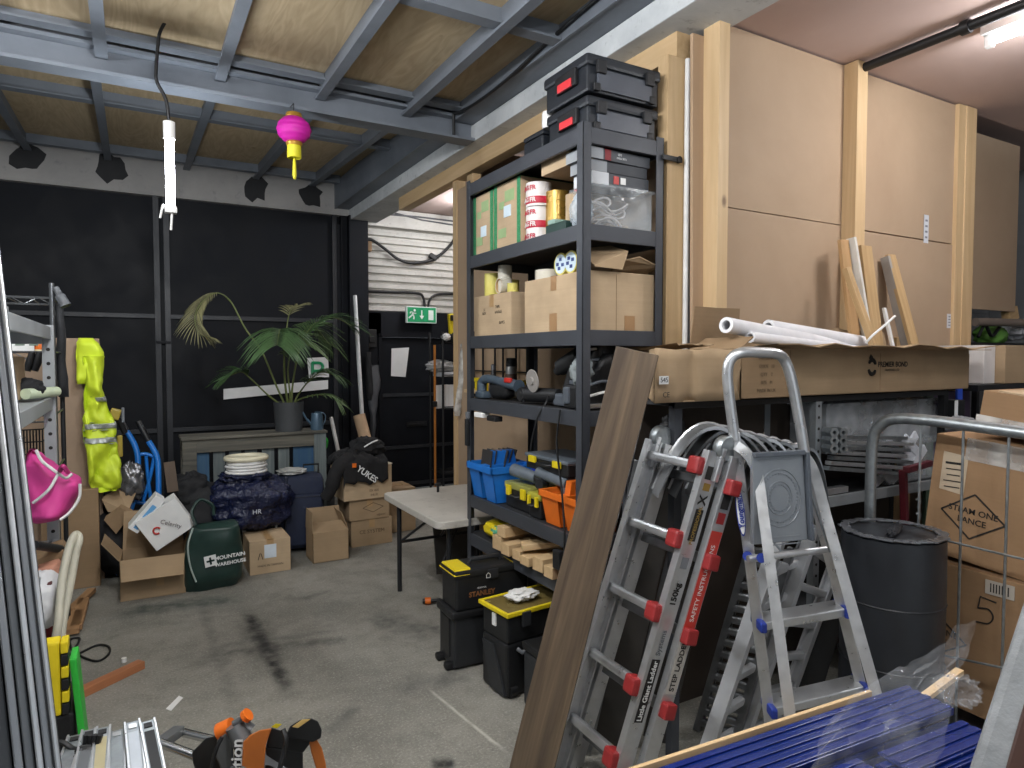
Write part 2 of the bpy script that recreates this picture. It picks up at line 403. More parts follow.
# --- back wall: lintel over the gate, pier, shutter, wall behind
struct(MB().box(XL, 2.33, 7.5, 7.9, 3.2, 3.66), 'wall_back', LINT)
m = MB()
for px, py in ((28, 157), (111, 167), (311, 194), (255, 187), (356, 203)):
    c = at(px, py, y=7.497)
    pts = [c+V((math.cos(a)*rnd.uniform(.09, .16), 0, math.sin(a)*rnd.uniform(.09, .17)-.01)) for a in [2*PI*k/14 for k in range(14)]]
    m.prism(pts, (0, .004, 0))
struct(m, 'trim_1', BLOT)
struct(MB().box(2.33, 7.2, 7.62, 7.9, 2.12, 3.5), 'wall_back', WALLM)
struct(MB().box(2.36, 7.2, 7.48, 7.62, 3.12, 3.33, .01), 'trim_2', SHUT)
m = MB(); zz = 2.14                                             # ribbed roller shutter
prof = []
while zz < 3.12:
    prof += [(7.60, zz), (7.555, zz+.012), (7.55, zz+.058), (7.60, zz+.072)]; zz += .088
poly = [V((2.36, y, z)) for y, z in prof]+[V((2.36, 7.63, zz)), V((2.36, 7.63, 2.14))]
struct(m.prism(poly, (2.3, 0, 0)), 'wall_shutter', SHUT)
# --- black pier
struct(MB().box(2.13, 2.35, 7.42, 7.75, 0, 3.2, .008), 'trim_3', GATE)
struct(MB().box(2.06, 2.13, 7.5, 7.6, 0, 3.2, .004).box(2.02, 2.06, 7.52, 7.6, 0, 3.1), 'trim_4', GATE)
# --- big black double gate
GRAIL = mat('black_gate_rail', '1d2026', .5, 0, .2)  # a little lighter than the gate, painting in the rail highlights
def leaf(name, x0, x1, pipes):
    g = struct(MB().box(x0, x1, 7.57, 7.61, .02, 3.2), name, GATE)
    m = MB().box(x0, x0+.05, 7.53, 7.57, .02, 3.2).box(x1-.05, x1, 7.53, 7.57, .02, 3.2)
    for z in (.04, .84, 1.99): m.box(x0+.05, x1-.05, 7.535, 7.57, z, z+.045, .003)
    m.build('gate_frame', GRAIL, g)
    return g
g1 = leaf('door_1', XL, .245, 0); g2 = leaf('door_2', .285, 2.02, 0)
struct(MB().box(.24, .29, 7.58, 7.62, 0, 3.2).box(2.01, 2.07, 7.59, 7.62, 0, 3.2), 'trim_0', GATE)
MB().box(.20, .33, 7.515, 7.535, 1.74, 1.765).build('slide_bolt', mat('gate_ironwork', '12151b', .75), g2)
# --- pedestrian door under the shutter
d3 = struct(MB().box(2.54, 3.52, 7.585, 7.62, .01, 1.84), 'door_3', GATE)
m = MB().box(2.37, 2.54, 7.55, 7.62, 0, 2.13, .004).box(3.52, 3.62, 7.55, 7.62, 0, 2.13, .004).box(2.37, 3.62, 7.55, 7.62, 1.86, 2.14, .004)
m.box(2.5, 2.54, 7.53, 7.57, 0, 1.86).box(2.5, 3.52, 7.53, 7.57, 1.84, 1.88)
m.build('door_frame', GATE, d3)
MB().box(2.56, 3.5, 7.57, 7.585, 1.13, 1.17, .003).box(2.56, 3.5, 7.57, 7.585, .50, .54, .003).box(2.56, 3.5, 7.57, 7.585, .05, .09).build('door_rail', mat('highlit_door_rail', '2b2d31', .45, 0, .2), d3)  # lighter colour paints in the highlights along the door rails
p = at(416, 424, y=7.58); MB().box(p.x-.12, p.x+.14, 7.565, 7.58, p.z-.03, p.z+.03, .003).box(p.x-.10, p.x+.10, 7.553, 7.566, p.z-.012, p.z+.012, .003).build('letter_slot', mat('worn_black_iron', '2c2d2f', .4, .4), d3)
p = at(371, 338, y=7.53); MB().box(p.x-.05, p.x+.06, 7.50, 7.55, p.z-.11, p.z+.10, .008).box(p.x-.03, p.x+.03, 7.48, 7.5, p.z-.05, p.z+.02, .006).build('door_lock', BLKM, d3)
struct(MB().box(3.62, 7.2, 7.6, 7.9, 0, 2.14), 'wall_back', GATE)
# --- concrete beam along the room, steel channel above, I-beam across
struct(MB().box(2.15, 2.47, YF, 7.6, 3.15, 3.27, .006).box(2.2, 2.47, YF, 7.6, 3.27, 3.6), 'trim_5', CONC)
struct(MB().box(1.99, 2.16, YF, 4.34, 3.272, 3.285).box(2.13, 2.16, YF, 4.34, 3.285, 3.36).box(1.99, 2.005, YF, 4.34, 3.265, 3.36), 'trim_6', STEEL)
struct(MB().box(1.99, 2.16, 4.46, 7.5, 3.272, 3.285).box(2.13, 2.16, 4.46, 7.5, 3.285, 3.62).box(1.99, 2.005, 4.46, 7.5, 3.265, 3.55), 'trim_27', STEEL)
struct(MB().box(XL, 2.15, 4.30, 4.44, 3.145, 3.165).box(XL, 2.15, 4.365, 4.375, 3.165, 3.29).box(XL, 2.15, 4.30, 4.44, 3.29, 3.31).box(XL, 2.15, 4.36, 4.385, 3.31, 3.46), 'trim_7', STEEL)
n = 8
for x in (-1.32, -.72, -.12, .48, 1.07, 1.65):                  # joists run front to back
    struct(MB().box(x-.03, x+.03, YF, 4.355, 3.245, 3.26).box(x-.008, x+.012, YF, 4.355, 3.26, 3.36), 'trim_%d' % n, STEEL); n += 1
for x in (-1.42, -.80, -.175, .50, 1.16, 1.745):
    P = [V((x-.03, 4.385, 3.33)), V((x-.03, 7.5, 3.485)), V((x-.03, 7.5, 3.50)), V((x-.03, 4.385, 3.345))]
    Q = [V((x-.008, 4.385, 3.345)), V((x-.008, 7.5, 3.50)), V((x-.008, 7.5, 3.60)), V((x-.008, 4.385, 3.45))]
    struct(MB().prism(P, (.06, 0, 0)).prism(Q, (.02, 0, 0)), 'trim_%d' % n, STEEL); n += 1
for y, z in ((3.0, 3.27), (4.22, 3.31), (1.4, 3.27), (-.6, 3.27), (5.66, 3.42), (7.3, 3.50)):
    struct(MB().box(XL, 2.0, y-.012, y+.012, z+.012, z+.09).box(XL, 2.0, y-.04, y+.04, z, z+.012), 'trim_%d' % n, STEEL); n += 1
n = 40
# --- stud enclosure lined with MDF
struct(MB().box(2.30, 2.325, 2.5, 4.92, 0, 2.95), 'wall_enclosure_side', MDF)
m = struct(MB().box(2.27, 2.37, 2.4, 6.2, 3.03, 3.15, .003), 'trim_%d' % n, PINEY); n += 1
for (x0, x1, y0, y1, z1) in ((2.29, 2.37, 4.92, 4.99, 3.03), (at(667, 200, y=2.4).x, at(684.5, 200, y=2.4).x, 2.4, 2.47, 3.03), (2.30, 2.37, 3.7, 3.76, 3.03)):
    struct(MB().box(x0, x1, y0, y1, 0, z1, .002), 'trim_%d' % n, PINE); n += 1
struct(MB().box(2.23, 2.30, 4.5, 4.6, 2.86, 2.98, .003), 'trim_%d' % n, PINEY); n += 1
SX = lambda px, y: at(px, 180, y=y).x
xa, xb, xc, xd = SX(728.5, 2.23), SX(856, 2.22), SX(866, 2.22), SX(957.5, 2.28)
struct(MB().box(xa-.04, xb+.02, 2.30, 2.32, 0, 2.325).box(xa-.04, xb+.02, 2.30, 2.32, 2.33, 3.19), 'wall_enclosure_front', MDF)
struct(MB().box(xc-.02, xd+.02, 2.30, 2.32, 0, 2.315).box(xc-.02, xd+.02, 2.303, 2.32, 2.323, 3.19), 'wall_enclosure_front', MDF)
struct(MB().box(2.37, 4.7, 4.90, 4.94, 0, 3.3), 'wall_enclosure_back', MDF)
struct(MB().box(5.05, at(1017.5, 230, y=2.52).x, 2.52, 2.54, at(990, 310, y=2.52).z, 3.2), 'wall_enclosure_return', MDF)
for (x0, x1, y0, y1) in ((SX(718, 2.23), SX(728.5, 2.23), 2.23, 2.33), (SX(856, 2.22), SX(866, 2.22), 2.22, 2.33), (SX(957.5, 2.28), SX(965, 2.28), 2.28, 2.34), (SX(965.3, 2.275), SX(975.5, 2.275), 2.275, 2.34)):
    struct(MB().box(x0, x1, y0, y1, 0, 3.195, .003), 'trim_%d' % n, PINE); n += 1
struct(MB().box(4.66, 4.72, 2.34, 3.3, 0, 3.2), 'wall_enclosure_end', MDF)
# block wall far right
m = MB()
for r in range(16):
    for k in range(6):
        x0 = 4.72+k*.45-(.22 if r % 2 else 0); a, b = max(4.72, x0), min(7.2, x0+.44)
        if b > a: m.box(a, b, 3.30, 3.4, r*.225, r*.225+.215)
struct(m, 'wall_rear_right', BLOCK); struct(MB().box(4.72, 7.2, 3.305, 3.5, 0, 3.4), 'wall_rear_right_mortar', WALLM)
# stickers of the boards
STK = mat('faded_sticker', 'c9ccd2', .7)
for (px, py, w, h) in ((926, 229, .05, .17), (949, 321, .05, .09)):
    p = at(px, py, y=2.3); o = solo(MB().frame(p+V((0, -.001, 0)), (w, .002, h)), 'board_sticker', STK, 'tall pale printed sticker near the middle of the MDF wall board' if py < 300 else 'small white square sticker low down beside the timber post', 'sticker')
    for k in range(4): MB().frame(p+V((0, -.0025, h*(-.3+.2*k))), (w*.5, .001, h*.07)).build('print', mat('faded_print', '7d8088', .8), o)
# black pipe under the pink ceiling
m = MB().cyl((3.46, 2.3, 3.165), (3.46, YF, 3.165), .024, n=12)
for y in (2.26, 1.72, .9): m.cyl((3.46, y-.02, 3.165), (3.46, y+.02, 3.165), .033, n=12)
solo(m, 'conduit_pipe', BLKM, 'black pipe running along under the pinkish ceiling', 'pipe', smooth=40)
# cables along the channel beam
pts = [at(*q) for q in ()]
c = spline([V((1.978, 1.9, 3.34)), V((1.978, 2.6, 3.33)), V((1.975, 3.1, 3.30)), V((1.965, 3.5, 3.255)), V((1.965, 3.9, 3.25)), V((1.97, 4.2, 3.28)), V((1.975, 4.28, 3.30)), V((1.98, 4.29, 3.16))])
solo(MB().tube(c, .011, 6), 'ceiling_cable', BLKM, 'black cable draped along the grey steel channel under the plywood ceiling', 'cable', smooth=60)
# --- things fixed to the back wall
c = spline([at(x, y, y=7.5) for x, y in ((365, 240), (372, 240), (385, 249), (398, 259), (412, 263), (428, 261), (440, 255), (452, 243), (458, 232))])
o = solo(MB().tube(c, .018, 8), 'hanging_cable', BLKM, 'thick black cable sagging across the white roller shutter', 'cable', smooth=60)
p = at(433, 257, y=7.5); MB().frame(p, (.1, .06, .06), Matrix.Rotation(.5, 3, 'Y'), .01).build('cable_joint', BLKM, o)
p = at(366, 246, y=7.5); solo(MB().frame(p+V((.02, .03, 0)), (.1, .08, .12), None, .012), 'junction_block', mat('brown_wood_block', '8a6f52', .7), 'small brown block fixed where the cable meets the shutter', 'block')
m = MB().tube(spline([at(x, y, y=7.52) for x, y in ((364, 291), (390, 292), (416, 293), (423, 297), (425, 308))]), .016, 8)
m.tube(spline([at(x, y, y=7.52) for x, y in ((460, 294), (440, 294), (432, 297), (429, 302), (428, 308))]), .014, 8)
solo(m, 'cable_conduit', BLKM, 'pair of dark conduits bending down to the green exit sign', 'conduit', smooth=60)
solo(MB().tube([at(x, y, y=7.47) for x, y in ((372, 213), (420, 217), (460, 222))], .01, 6).tube([at(x, y, y=7.47) for x, y in ((395, 213), (422, 220), (460, 226))], .009, 6), 'lintel_cable', mat('grey_cable', '55565a', .5), 'thin grey cables running along the white beam over the shutter', 'cable')
p = at(421, 315, y=7.45); ex = thing('exit_sign', 'green emergency exit sign with running man and down arrow over the door', 'sign', p)
G = mat('exit_sign_green', '1f9a63', .4); W = mat('exit_sign_white', 'e6efe9', .4)
w, h = .385, .195
MB().frame(p, (w, .045, h), None, .006).build('housing', W, ex)
sf = MB().frame(p+V((0, -.0235, 0)), (w-.025, .003, h-.022)).build('sign_face', G, ex)
q = p+V((0, -.0262, 0)); k = lambda a, b: q+V((a, 0, b))
m = MB()
for pts, r in (([(-.105, .03), (-.118, -.002)], .013), ([(-.118, -.002), (-.098, -.02), (-.102, -.055)], .0085), ([(-.118, -.002), (-.138, -.02), (-.165, -.042)], .0085),
               ([(-.107, .026), (-.085, .012), (-.072, .02)], .0065), ([(-.109, .026), (-.138, .034), (-.15, .014)], .0065)):
    for (a, b), (c2, d2) in zip(pts, pts[1:]):
        A, B = k(a, b), k(c2, d2); m.bar(A, B, r*2, .001, (0, 1, 0))
m.cyl(k(-.09, .052)+V((0, .0005, 0)), k(-.09, .052)-V((0, .0005, 0)), .015)
m.bar(k(0, .055), k(0, -.01), .014, .001, (0, 1, 0)); m.prism([k(-.03, -.01), k(.03, -.01), k(0, -.055)], (0, -.001, 0))
m.box(q.x+.085, q.x+.15, q.y-.0005, q.y+.0005, q.z-.06, q.z+.058)
m.build('symbols', W, sf)
# banner strip, P sign on gate, paper on door
def flat(name, label, cat, quad, y, m, th=.004):
    pts = [at(px, py, y=y) for px, py in quad]; return solo(MB().prism(pts, (0, -th, 0)), name, m, label, cat)
flat('paper_strip', 'long white strip fixed on the black gate behind the palm', 'strip', ((223.5, 389), (223.5, 399.5), (328, 389), (328, 380)), 7.53, PAPER)
o = flat('notice', 'square white notice with green P symbol on the black gate', 'sign', ((307, 358), (309, 378), (329, 377), (328, 357)), 7.53, PAPER)
p = at(316.5, 366, y=7.523); m = MB()
m.tube([p+V((-.055, 0, .035)), p+V((.02, 0, .035))]+[p+V((.02+.05*math.sin(a), 0, -.01+.045*math.cos(a))) for a in [PI*k/10 for k in range(1, 10)]]+[p+V((.02, 0, -.055)), p+V((-.03, 0, -.055))], .017, 6).tube([p+V((-.045, 0, .035)), p+V((-.045, 0, -.095))], .017, 6); m.build('symbol', G, o)
o = flat('door_notice', 'blank sheet of white paper stuck at a slant on the black door', 'paper', ((391.5, 348.5), (391, 376), (405.5, 377), (409, 347.5)), 7.58, PAPER, .003)
# ================================================================== LIGHTS
TUBE = emis('lit_tube', 'eef4ff', 26.0)
def batten(label, a, b, drop, name='ceiling_lamp', power=True):
    """fluorescent batten: housing, glowing tube, end caps"""
    a = V(a); b = V(b); t = thing(name, label, 'lamp', (a+b)/2)
    u = (b-a).normalized()
    MB().bar(a-u*.04, b+u*.04, .07, .05, (0, 0, 1), .006).build('housing', WHT, t)
    tb = drop
    MB().cyl(a+tb, b+tb, .019, n=14).build('tube', TUBE, t, smooth=40)
    MB().bar(a+tb-u*.03, a+tb+u*.005, .03, .06, (0, 0, 1), .004).build('lampholder', WHT, t); MB().bar(b+tb-u*.005, b+tb+u*.03, .03, .06, (0, 0, 1), .004).build('lampholder', WHT, t)
    return t
def lamp_light(name, a, b, w, energy, col=(.985, .99, 1), n=4, up=0):
    """light of a bare tube: given off all round along its length"""
    a = V(a); b = V(b)
    for k in range(n):
        l = bpy.data.lights.new(name, 'POINT'); l.energy = energy/n; l.color = col; l.shadow_soft_size = .06
        o = bpy.data.objects.new(name, l); COL.objects.link(o); o.location = a.lerp(b, (k+.5)/n)
batten('white fluorescent batten lit under the pink ceiling at top right', (3.62, 1.68, 3.18), (3.62, .36, 3.18), V((.0, 0, -.055)))
lamp_light('lamp_light_a', (3.62, 1.66, 3.05), (3.62, .36, 3.05), .05, 54, n=3)
for i, (x, y, e, lb) in enumerate(((.2, 1.95, 155, 'fluorescent batten on the plywood ceiling nearest the black gate'), (.8, .3, 75, 'fluorescent batten on the plywood ceiling above the camera'), (1.2, -1.6, 50, 'fluorescent batten on the plywood ceiling by the added front opening'))):
    batten(lb, (x, y-.75, 3.0), (x, y+.55, 3.0), V((0, 0, -.05)))
    lamp_light('lamp_light_b%d' % i, (x, y-.7, 2.91), (x, y+.5, 2.91), .05, e)
batten('added fill batten out of view at the left wall side of the plywood ceiling', (-1.25, 2.6, 3.05), (-1.25, 3.9, 3.05), V((0, 0, -.05)))  # unseen lamp added to brighten the back left and the gate
lamp_light('fill_light_c', (-1.25, 2.6, 2.96), (-1.25, 3.9, 2.96), .05, 75, n=3)
batten('fluorescent batten in the passage behind the tan partition', (3.3, 5.6, 3.30), (3.3, 6.9, 3.30), V((0, 0, -.05)))
lamp_light('lamp_light_d', (3.3, 5.6, 3.21), (3.3, 6.9, 3.17), .05, 48, n=2)
# hanging vertical tube
HY = 4.02; top = at(169, 122, y=HY); bot = at(168, 213, y=HY)
h = thing('hanging_lamp', 'bright tube lamp hanging upright on a black cable before the gate', 'lamp', bot)
MB().cyl(V((top.x, HY, bot.z+.03)), V((top.x, HY, top.z-.08)), .022, n=14).build('tube', emis('bright_tube', 'f2f6ff', 40.0), h, smooth=40)
MB().cyl((top.x, HY, top.z-.09), (top.x, HY, top.z), .03, n=10).build('lampholder', WHT, h, smooth=40); MB().box(top.x-.03, top.x+.03, HY-.025, HY+.025, bot.z, bot.z+.035, .006).build('lampholder', WHT, h, smooth=40)
MB().tube(spline([(top.x, HY, top.z)]+[at(x, y, y=HY-.01) for x, y in ((166, 100), (157, 82), (156, 70), (158, 45), (160, 32), (168, 17))]), .009, 6).build('cable', BLKM, h, smooth=60)
for q in (((-.02), (163, 205), (160, 218)), ((.02), (172, 212), (171, 230))): MB().tube(spline([(bot.x+q[0], HY, bot.z+.02)]+[at(x, y, y=HY) for x, y in q[1:]]), .006, 6).build('tape_end', WHT, h)
for k, sy in enumerate((1, -1)):
    l = bpy.data.lights.new('hanging_lamp_light', 'AREA'); l.shape = 'RECTANGLE'; l.size = .05; l.size_y = top.z-bot.z-.1; l.energy = (17, 9)[k]; l.color = (.90, .95, 1)
    o = bpy.data.objects.new('hanging_lamp_light', l); COL.objects.link(o)
    zz = V((0, -sy, 0)); yy = Z; xx = yy.cross(zz); o.matrix_world = Matrix.Translation((top.x, HY+sy*.05, (top.z+bot.z)/2)) @ Matrix((xx, yy, zz)).transposed().to_4x4()
w = bpy.data.worlds.new('world'); SC.world = w; w.use_nodes = True
w.node_tree.nodes['Background'].inputs[0].default_value = (.62, .68, .75, 1); w.node_tree.nodes['Background'].inputs[1].default_value = .9
SC.view_settings.view_transform = 'Standard'; SC.view_settings.look = 'None'; SC.view_settings.exposure = 0.0; SC.view_settings.gamma = 1.0
SC.view_settings.use_curve_mapping = False
# paper lantern under the I-beam
c = at(294, 130, y=4.2); t = thing('paper_lantern', 'magenta paper lantern with yellow tassel hanging from the grey beam', 'lantern', c)
r = .10; MG = mat('magenta_paper', 'c2189a', .6); YT = mat('yellow_tassel', 'd8cf28', .6); GD = mat('gold_trim', 'b88d3a', .4, .5)
prof = [(r*math.cos(a)*(1+.025*math.cos(14*a)), r*.82*math.sin(a)) for a in [-1.2+2.4*k/40 for k in range(41)]]
MB().lathe(c, prof, 28).build('shade', MG, t, smooth=30)
MB().lathe(c, [(.045, .072), (.05, .08), (.045, .098), (.03, .098)], 18).build('collar', GD, t, smooth=40); MB().lathe(c, [(.03, -.098), (.045, -.095), (.05, -.08), (.045, -.07)], 18).build('collar', GD, t, smooth=40)
m = MB().lathe(c, [(.04, -.092), (.043, -.165), (.038, -.17)], 16)
m.build('fringe', YT, t, smooth=60)
MB().lathe(c, [(.005, -.168), (.010, -.2), (.013, -.27), (.008, -.295)], 10).build('tassel', YT, t, smooth=60)
MB().tube([c+V((0, 0, .095)), c+V((0, 0, .16)), V((c.x, 4.32, 3.15))], .003, 5).build('cord', BLKM, t)
# ================================================================== BLACK RACK AND WHAT IS ON IT
RX0, RX1, RY0, RY1, RH = 1.72, 2.187, 2.39, 3.555, 2.63
RACKM = mat('rack_paint', '3a3d43', .5, .1); DECK = mat('rack_deck', '232427', .75)
rk = thing('storage_rack', 'tall black steel rack loaded with boxes and tools against the tan partition', 'shelf', (1.96, 2.975, 0))
for x, sx in ((RX0, 1), (RX1, -1)):
    for y, sy in ((RY0, 1), (RY1, -1)):
        MB().box(x, x+sx*.045, y, y+sy*.004, 0, RH).box(x, x+sx*.004, y, y+sy*.045, 0, RH).build('post', RACKM, rk)
LV = {1: 2.612, 2: 2.19, 3: 1.7235, 4: 1.36, 5: .785, 6: .555}
for k, z in LV.items():
    e = .005
    MB().box(RX0+.005, RX1-.005, RY0+.006, RY1-.006, z-.022, z-.004).build('shelf_panel', DECK, rk)
    for q in ((RX0+.001, RX0+.018, RY0+.045, RY1-.045), (RX1-.018, RX1-.001, RY0+.045, RY1-.045), (RX0+.045, RX1-.045, RY0+.001, RY0+.018), (RX0+.045, RX1-.045, RY1-.018, RY1-.001)):
        MB().box(*q, z-.07, z, .002).build('beam', RACKM, rk)
for x in (RX0+.022, RX1-.022):
    for y in (RY0+.022, RY1-.022): MB().box(x-.024, x+.024, y-.024, y+.024, 0, .02, .004).build('foot', BLKM, rk)
p = at(664, 157, y=2.38)
MB().box(2.17, 2.29, 2.375, 2.385, p.z-.012, p.z+.012, .002).cyl((2.27, 2.370, p.z), (2.27, 2.385, p.z), .016).build('wall_bracket', BLKM, rk)
SY = lambda px: at(px, 300, x=RX0+.03).y
SYX = lambda px, x: at(px, 300, x=x).y
SZ = lambda px, py: at(px, py, x=RX0+.03).z
e = .0008
# ---- top: two tool cases, one more behind
CASE = mat('tool_case_plastic', '1d2127', .42); CASEF = mat('tool_case_front', '4a4e56', .4); CB = mat('case_black', '121316', .5)
def tool_case(label, x0, x1, y0, y1, z0, h, red=True):
    t = thing('tool_case', label, 'tool box', ((x0+x1)/2, (y0+y1)/2, z0), group='tool cases on the top shelf'); w, d = x1-x0, y1-y0; b = L(t)
    b.frame((0, 0, h*.36), (w-.02, d-.02, h*.70), None, .012).build('body', CASE, t)
    L(t).frame((0, 0, h*.83), (w, d, h*.30), None, .014).build('lid', CASE, t)
    L(t).box(-w/2+.06, w/2-.06, -d/2-.001, -d/2+.012, h*.08, h*.62, .003).build('front_panel', CASEF, t)
    for sx in (-1, 1):
        L(t).frame((sx*(w/2-.075), -d/2-.004, h*.66), (.05, .022, h*.34), None, .005).build('latch', CB, t)
        L(t).frame((sx*(w/2-.055), -d/2+.004, h*.14), (.035, .02, .035), None, .006).build('bumper', CB, t)
    if red:
        q = L(t); q.frame((-w/2-.001, -.02, h*.52), (.02, d*.46, h*.46), None, .006).build('side_recess', CB, t)
        L(t).frame((-w/2-.010, -.02, h*.40), (.014, d*.30, h*.22), None, .003).build('handle', mat('case_red', 'c8343a', .4), t, label='red carry handle')
    L(t).box(-.1, .1, -.03, .03, h*.98, h*.98+.012, .004).build('top_rib', CB, t)
    return t
tool_case('lower black tool case with red side handle resting on the rack top', 1.765, 2.18, 2.42, 2.76, 2.6135, .155)
tool_case('upper black tool case with red side handle, stacked on another', 1.755, 2.185, 2.41, 2.77, 2.777, .17)
o = thing('instrument_case', 'small flat dark case behind the stacked tool cases on the rack top', 'tool box', (1.9, 2.89, 2.613))
MB().box(1.77, 2.05, 2.80, 2.98, 2.613, 2.70, .01).build('body', CASE, o); MB().box(1.768, 2.052, 2.798, 2.982, 2.702, 2.725, .008).build('lid', CASE, o)
MB().lathe((1.80, 2.79, 2.766), [(.03, -.04), (.034, -.03), (.034, .03), (.03, .04)], 16).build('cap', WHT, o, smooth=40)
# ---- second shelf
GT = stain_mat('green_print_tape', '2c7a4c', '47946a', 40, .4, 'b7d0b8')
LBLUE = mat('pale_label', 'c6d6e0', .7)
def green_box(label, px0, px1, z1, seed):
    y1, y0 = SY(px0), SY(px1); t = carton(label, 1.765, 2.12, y0, y1, LV[2]+e, z1, m=CARD2, tape=None, group='green taped cartons on the rack')
    for s in (y0+.017, y1-.017): MB().box(1.762, 1.768, s-.016, s+.016, LV[2]+.002, z1-.002).box(1.764, 2.1, s-.016, s+.016, z1-.002, z1+.001).build('green_tape', GT, t)
    d = y1-y0; zc = (LV[2]+z1)/2; yc = (y0+y1)/2
    MB().box(1.7615, 1.765, yc-.01-d*.12, yc-.01+d*.14, zc-.04+seed, zc+.02+seed).build('shipping_label', LBLUE, t)
    for k, (dy, dz, w, h) in enumerate(((.18, -.09, .3, .05), (-.1, .1, .35, .06), (.2, .06, .2, .04))):
        MB().box(1.7630, 1.765, yc+dy*d-w*d/2, yc+dy*d+w*d/2, zc+dz-h/2, zc+dz+h/2).build('print', mat('green_ink', '8fa878', .8), t)
    return t
green_box('cardboard box with green tape at the far left end of the rack', 471.5, 491, SZ(480, 194), -.03)
green_box('cardboard box with green tape beside the stacked fragile tape rolls', 492, 518, SZ(503, 182), .03)
FRT = mat('fragile_white', 'dcd6d2', .5); FRR = mat('fragile_red', 'b8243a', .5); CORE = mat('card_core', 'b59468', .8)
def tape_roll(name, label, c, r, h, m, axis=(0, 0, 1), group=None, ri=.038, stripe=None):
    t = thing(name, label, 'tape', c, 0, group, axes(axis, (0, 1, 0) if abs(axis[2]) > .5 else (0, 0, 1)))
    L(t).lathe((0, 0, 0), [(ri+.003, 0), (r, 0), (r+.0005, h*.5), (r, h), (ri+.003, h), (ri+.003, 0)], 30).build('winding', m, t, smooth=35)
    L(t).lathe((0, 0, 0), [(ri, 0), (ri+.003, 0), (ri+.003, h), (ri, h), (ri, 0)], 24).build('core', CORE, t, smooth=35)
    return t
yc = SYX(532, 1.80); z = LV[2]+e; zz = [.0, .058, .116, .174, .232]
pos = ['lowest', 'second lowest', 'middle', 'second highest', 'topmost']
for k in range(5):
    r = .066
    t = tape_roll('packing_tape_roll', pos[k]+' red and white fragile tape roll of the stack on the rack', V((1.84-(.006 if k > 2 else 0), yc-(.008 if k > 2 else 0), z+k*.0605)), r, .06, FRT, group='stack of red and white tape rolls', )
    cx, cy = MW[t.name].translation.x, MW[t.name].translation.y
    m = MB()
    if k in (1, 3): m.lathe((cx, cy, z+k*.0605), [(r+.001, .012), (r+.0016, .013), (r+.0016, .047), (r+.001, .048)], 30); m.build('red_band', FRR, t, smooth=40)
    col = FRT if k in (1, 3) else FRR
    for j in range(4):
        a = PI+.55-j*.62; s = 'FRAGILE'
        p = V((cx+(r+.0022)*math.cos(a), cy+(r+.0022)*math.sin(a), z+k*.0605+.03)); n = V((math.cos(a), math.sin(a), 0))
        text(s[j*2:j*2+2], .032, p, Z.cross(n), Z, col, t, bold=.03)
t = tape_roll('gold_tape_roll', 'tall gold coloured roll standing behind the fragile tape', V((1.90, SYX(554, 1.88), z)), .062, .2, mat('gold_film', '9a7a35', .3, .5), )
tape_roll('gold_tape_roll', 'gold roll balanced on top of the tall gold roll', V((1.90, SYX(554, 1.88), z+.201)), .062, .05, MATS['gold_film'])
o = carton('long plain box lying across the gold rolls under the rack top', 1.77, 2.12, SYX(569, 1.77), SYX(541, 1.77), z+.303, z+.37, m=CARD2, tape=None)
o = thing('toolbox_tray', 'dark green tray in front of the tape rolls on the rack', 'tray', (1.82, SY(556), z))
MB().box(1.745, 1.90, SY(566), SY(543)-.03, z, z+.045, .006).build('base', mat('dark_green_plastic', '16332c', .5), o); MB().box(1.75, 1.85, SY(552)-.02, SY(545)-.02, z+.046, z+.07, .005).build('grip', mat('pale_green_rubber', '8aa59a', .5), o)
o = carton('upright beige carton beside the clear bag on the rack', 1.84, 2.02, SYX(575, 1.84), SYX(565, 1.84), z, z+.2, m=CARD2, tape=None)
MB().box(1.86, 1.9, SYX(574, 1.84), SYX(570, 1.84), z+.2, z+.225, .006).build('red_cap', RED, o)
solo(MB().blob((1.79, SY(570)-.03, z+.075), (.05, .06, .075), .25, 3, 4, 2.2, z, crease=.2), 'plastic_bag', film('blueish_film', 'cdd9e2', .55, .12, .8, 30), 'crumpled clear plastic bag beside the front post on the rack', 'bag', smooth=60)
# right end of the shelf: clear crate with two parcels on it
def clear_crate(label, x0, x1, y0, y1, z0, h, lid=True, group=None):
    t = thing('storage_crate', label, 'storage box', ((x0+x1)/2, (y0+y1)/2, z0), group=group); w, d = x1-x0, y1-y0; k = .003; b = L(t)
    b.box(-w/2, w/2, -d/2, d/2, 0, k).box(-w/2, -w/2+k, -d/2, d/2, k, h).box(w/2-k, w/2, -d/2, d/2, k, h).box(-w/2+k, w/2-k, -d/2, -d/2+k, k, h).box(-w/2+k, w/2-k, d/2-k, d/2, k, h)
    b.build('body', CLEAR, t)
    b = L(t); b.box(-w/2-.012, w/2+.012, -d/2-.012, -d/2, h-.015, h).box(-w/2-.012, w/2+.012, d/2, d/2+.012, h-.015, h).box(-w/2-.012, -w/2, -d/2, d/2, h-.015, h).box(w/2, w/2+.012, -d/2, d/2, h-.015, h).build('rim', CLEAR, t)
    return t
cr = clear_crate('clear plastic crate of cables on the rack behind the front post', 1.80, 2.14, 2.42, 2.58, z, .19)
m = MB()
for k in range(7):
    c = V((rnd.uniform(1.86, 2.0), rnd.uniform(2.48, 2.52), z+.03+k*.016)); a = rnd.uniform(0, 3)
    m.tube([c+V((math.cos(q+a)*.06, math.sin(q)*.05, math.sin(q*2)*.02)) for q in [2*PI*i/18 for i in range(18)]], .005, 5, True)
tag(m.build('cable_coil', mat('mixed_cable', 'b9b3b0', .5), None), 'tangled pale cables inside the clear crate on the rack', 'cable')
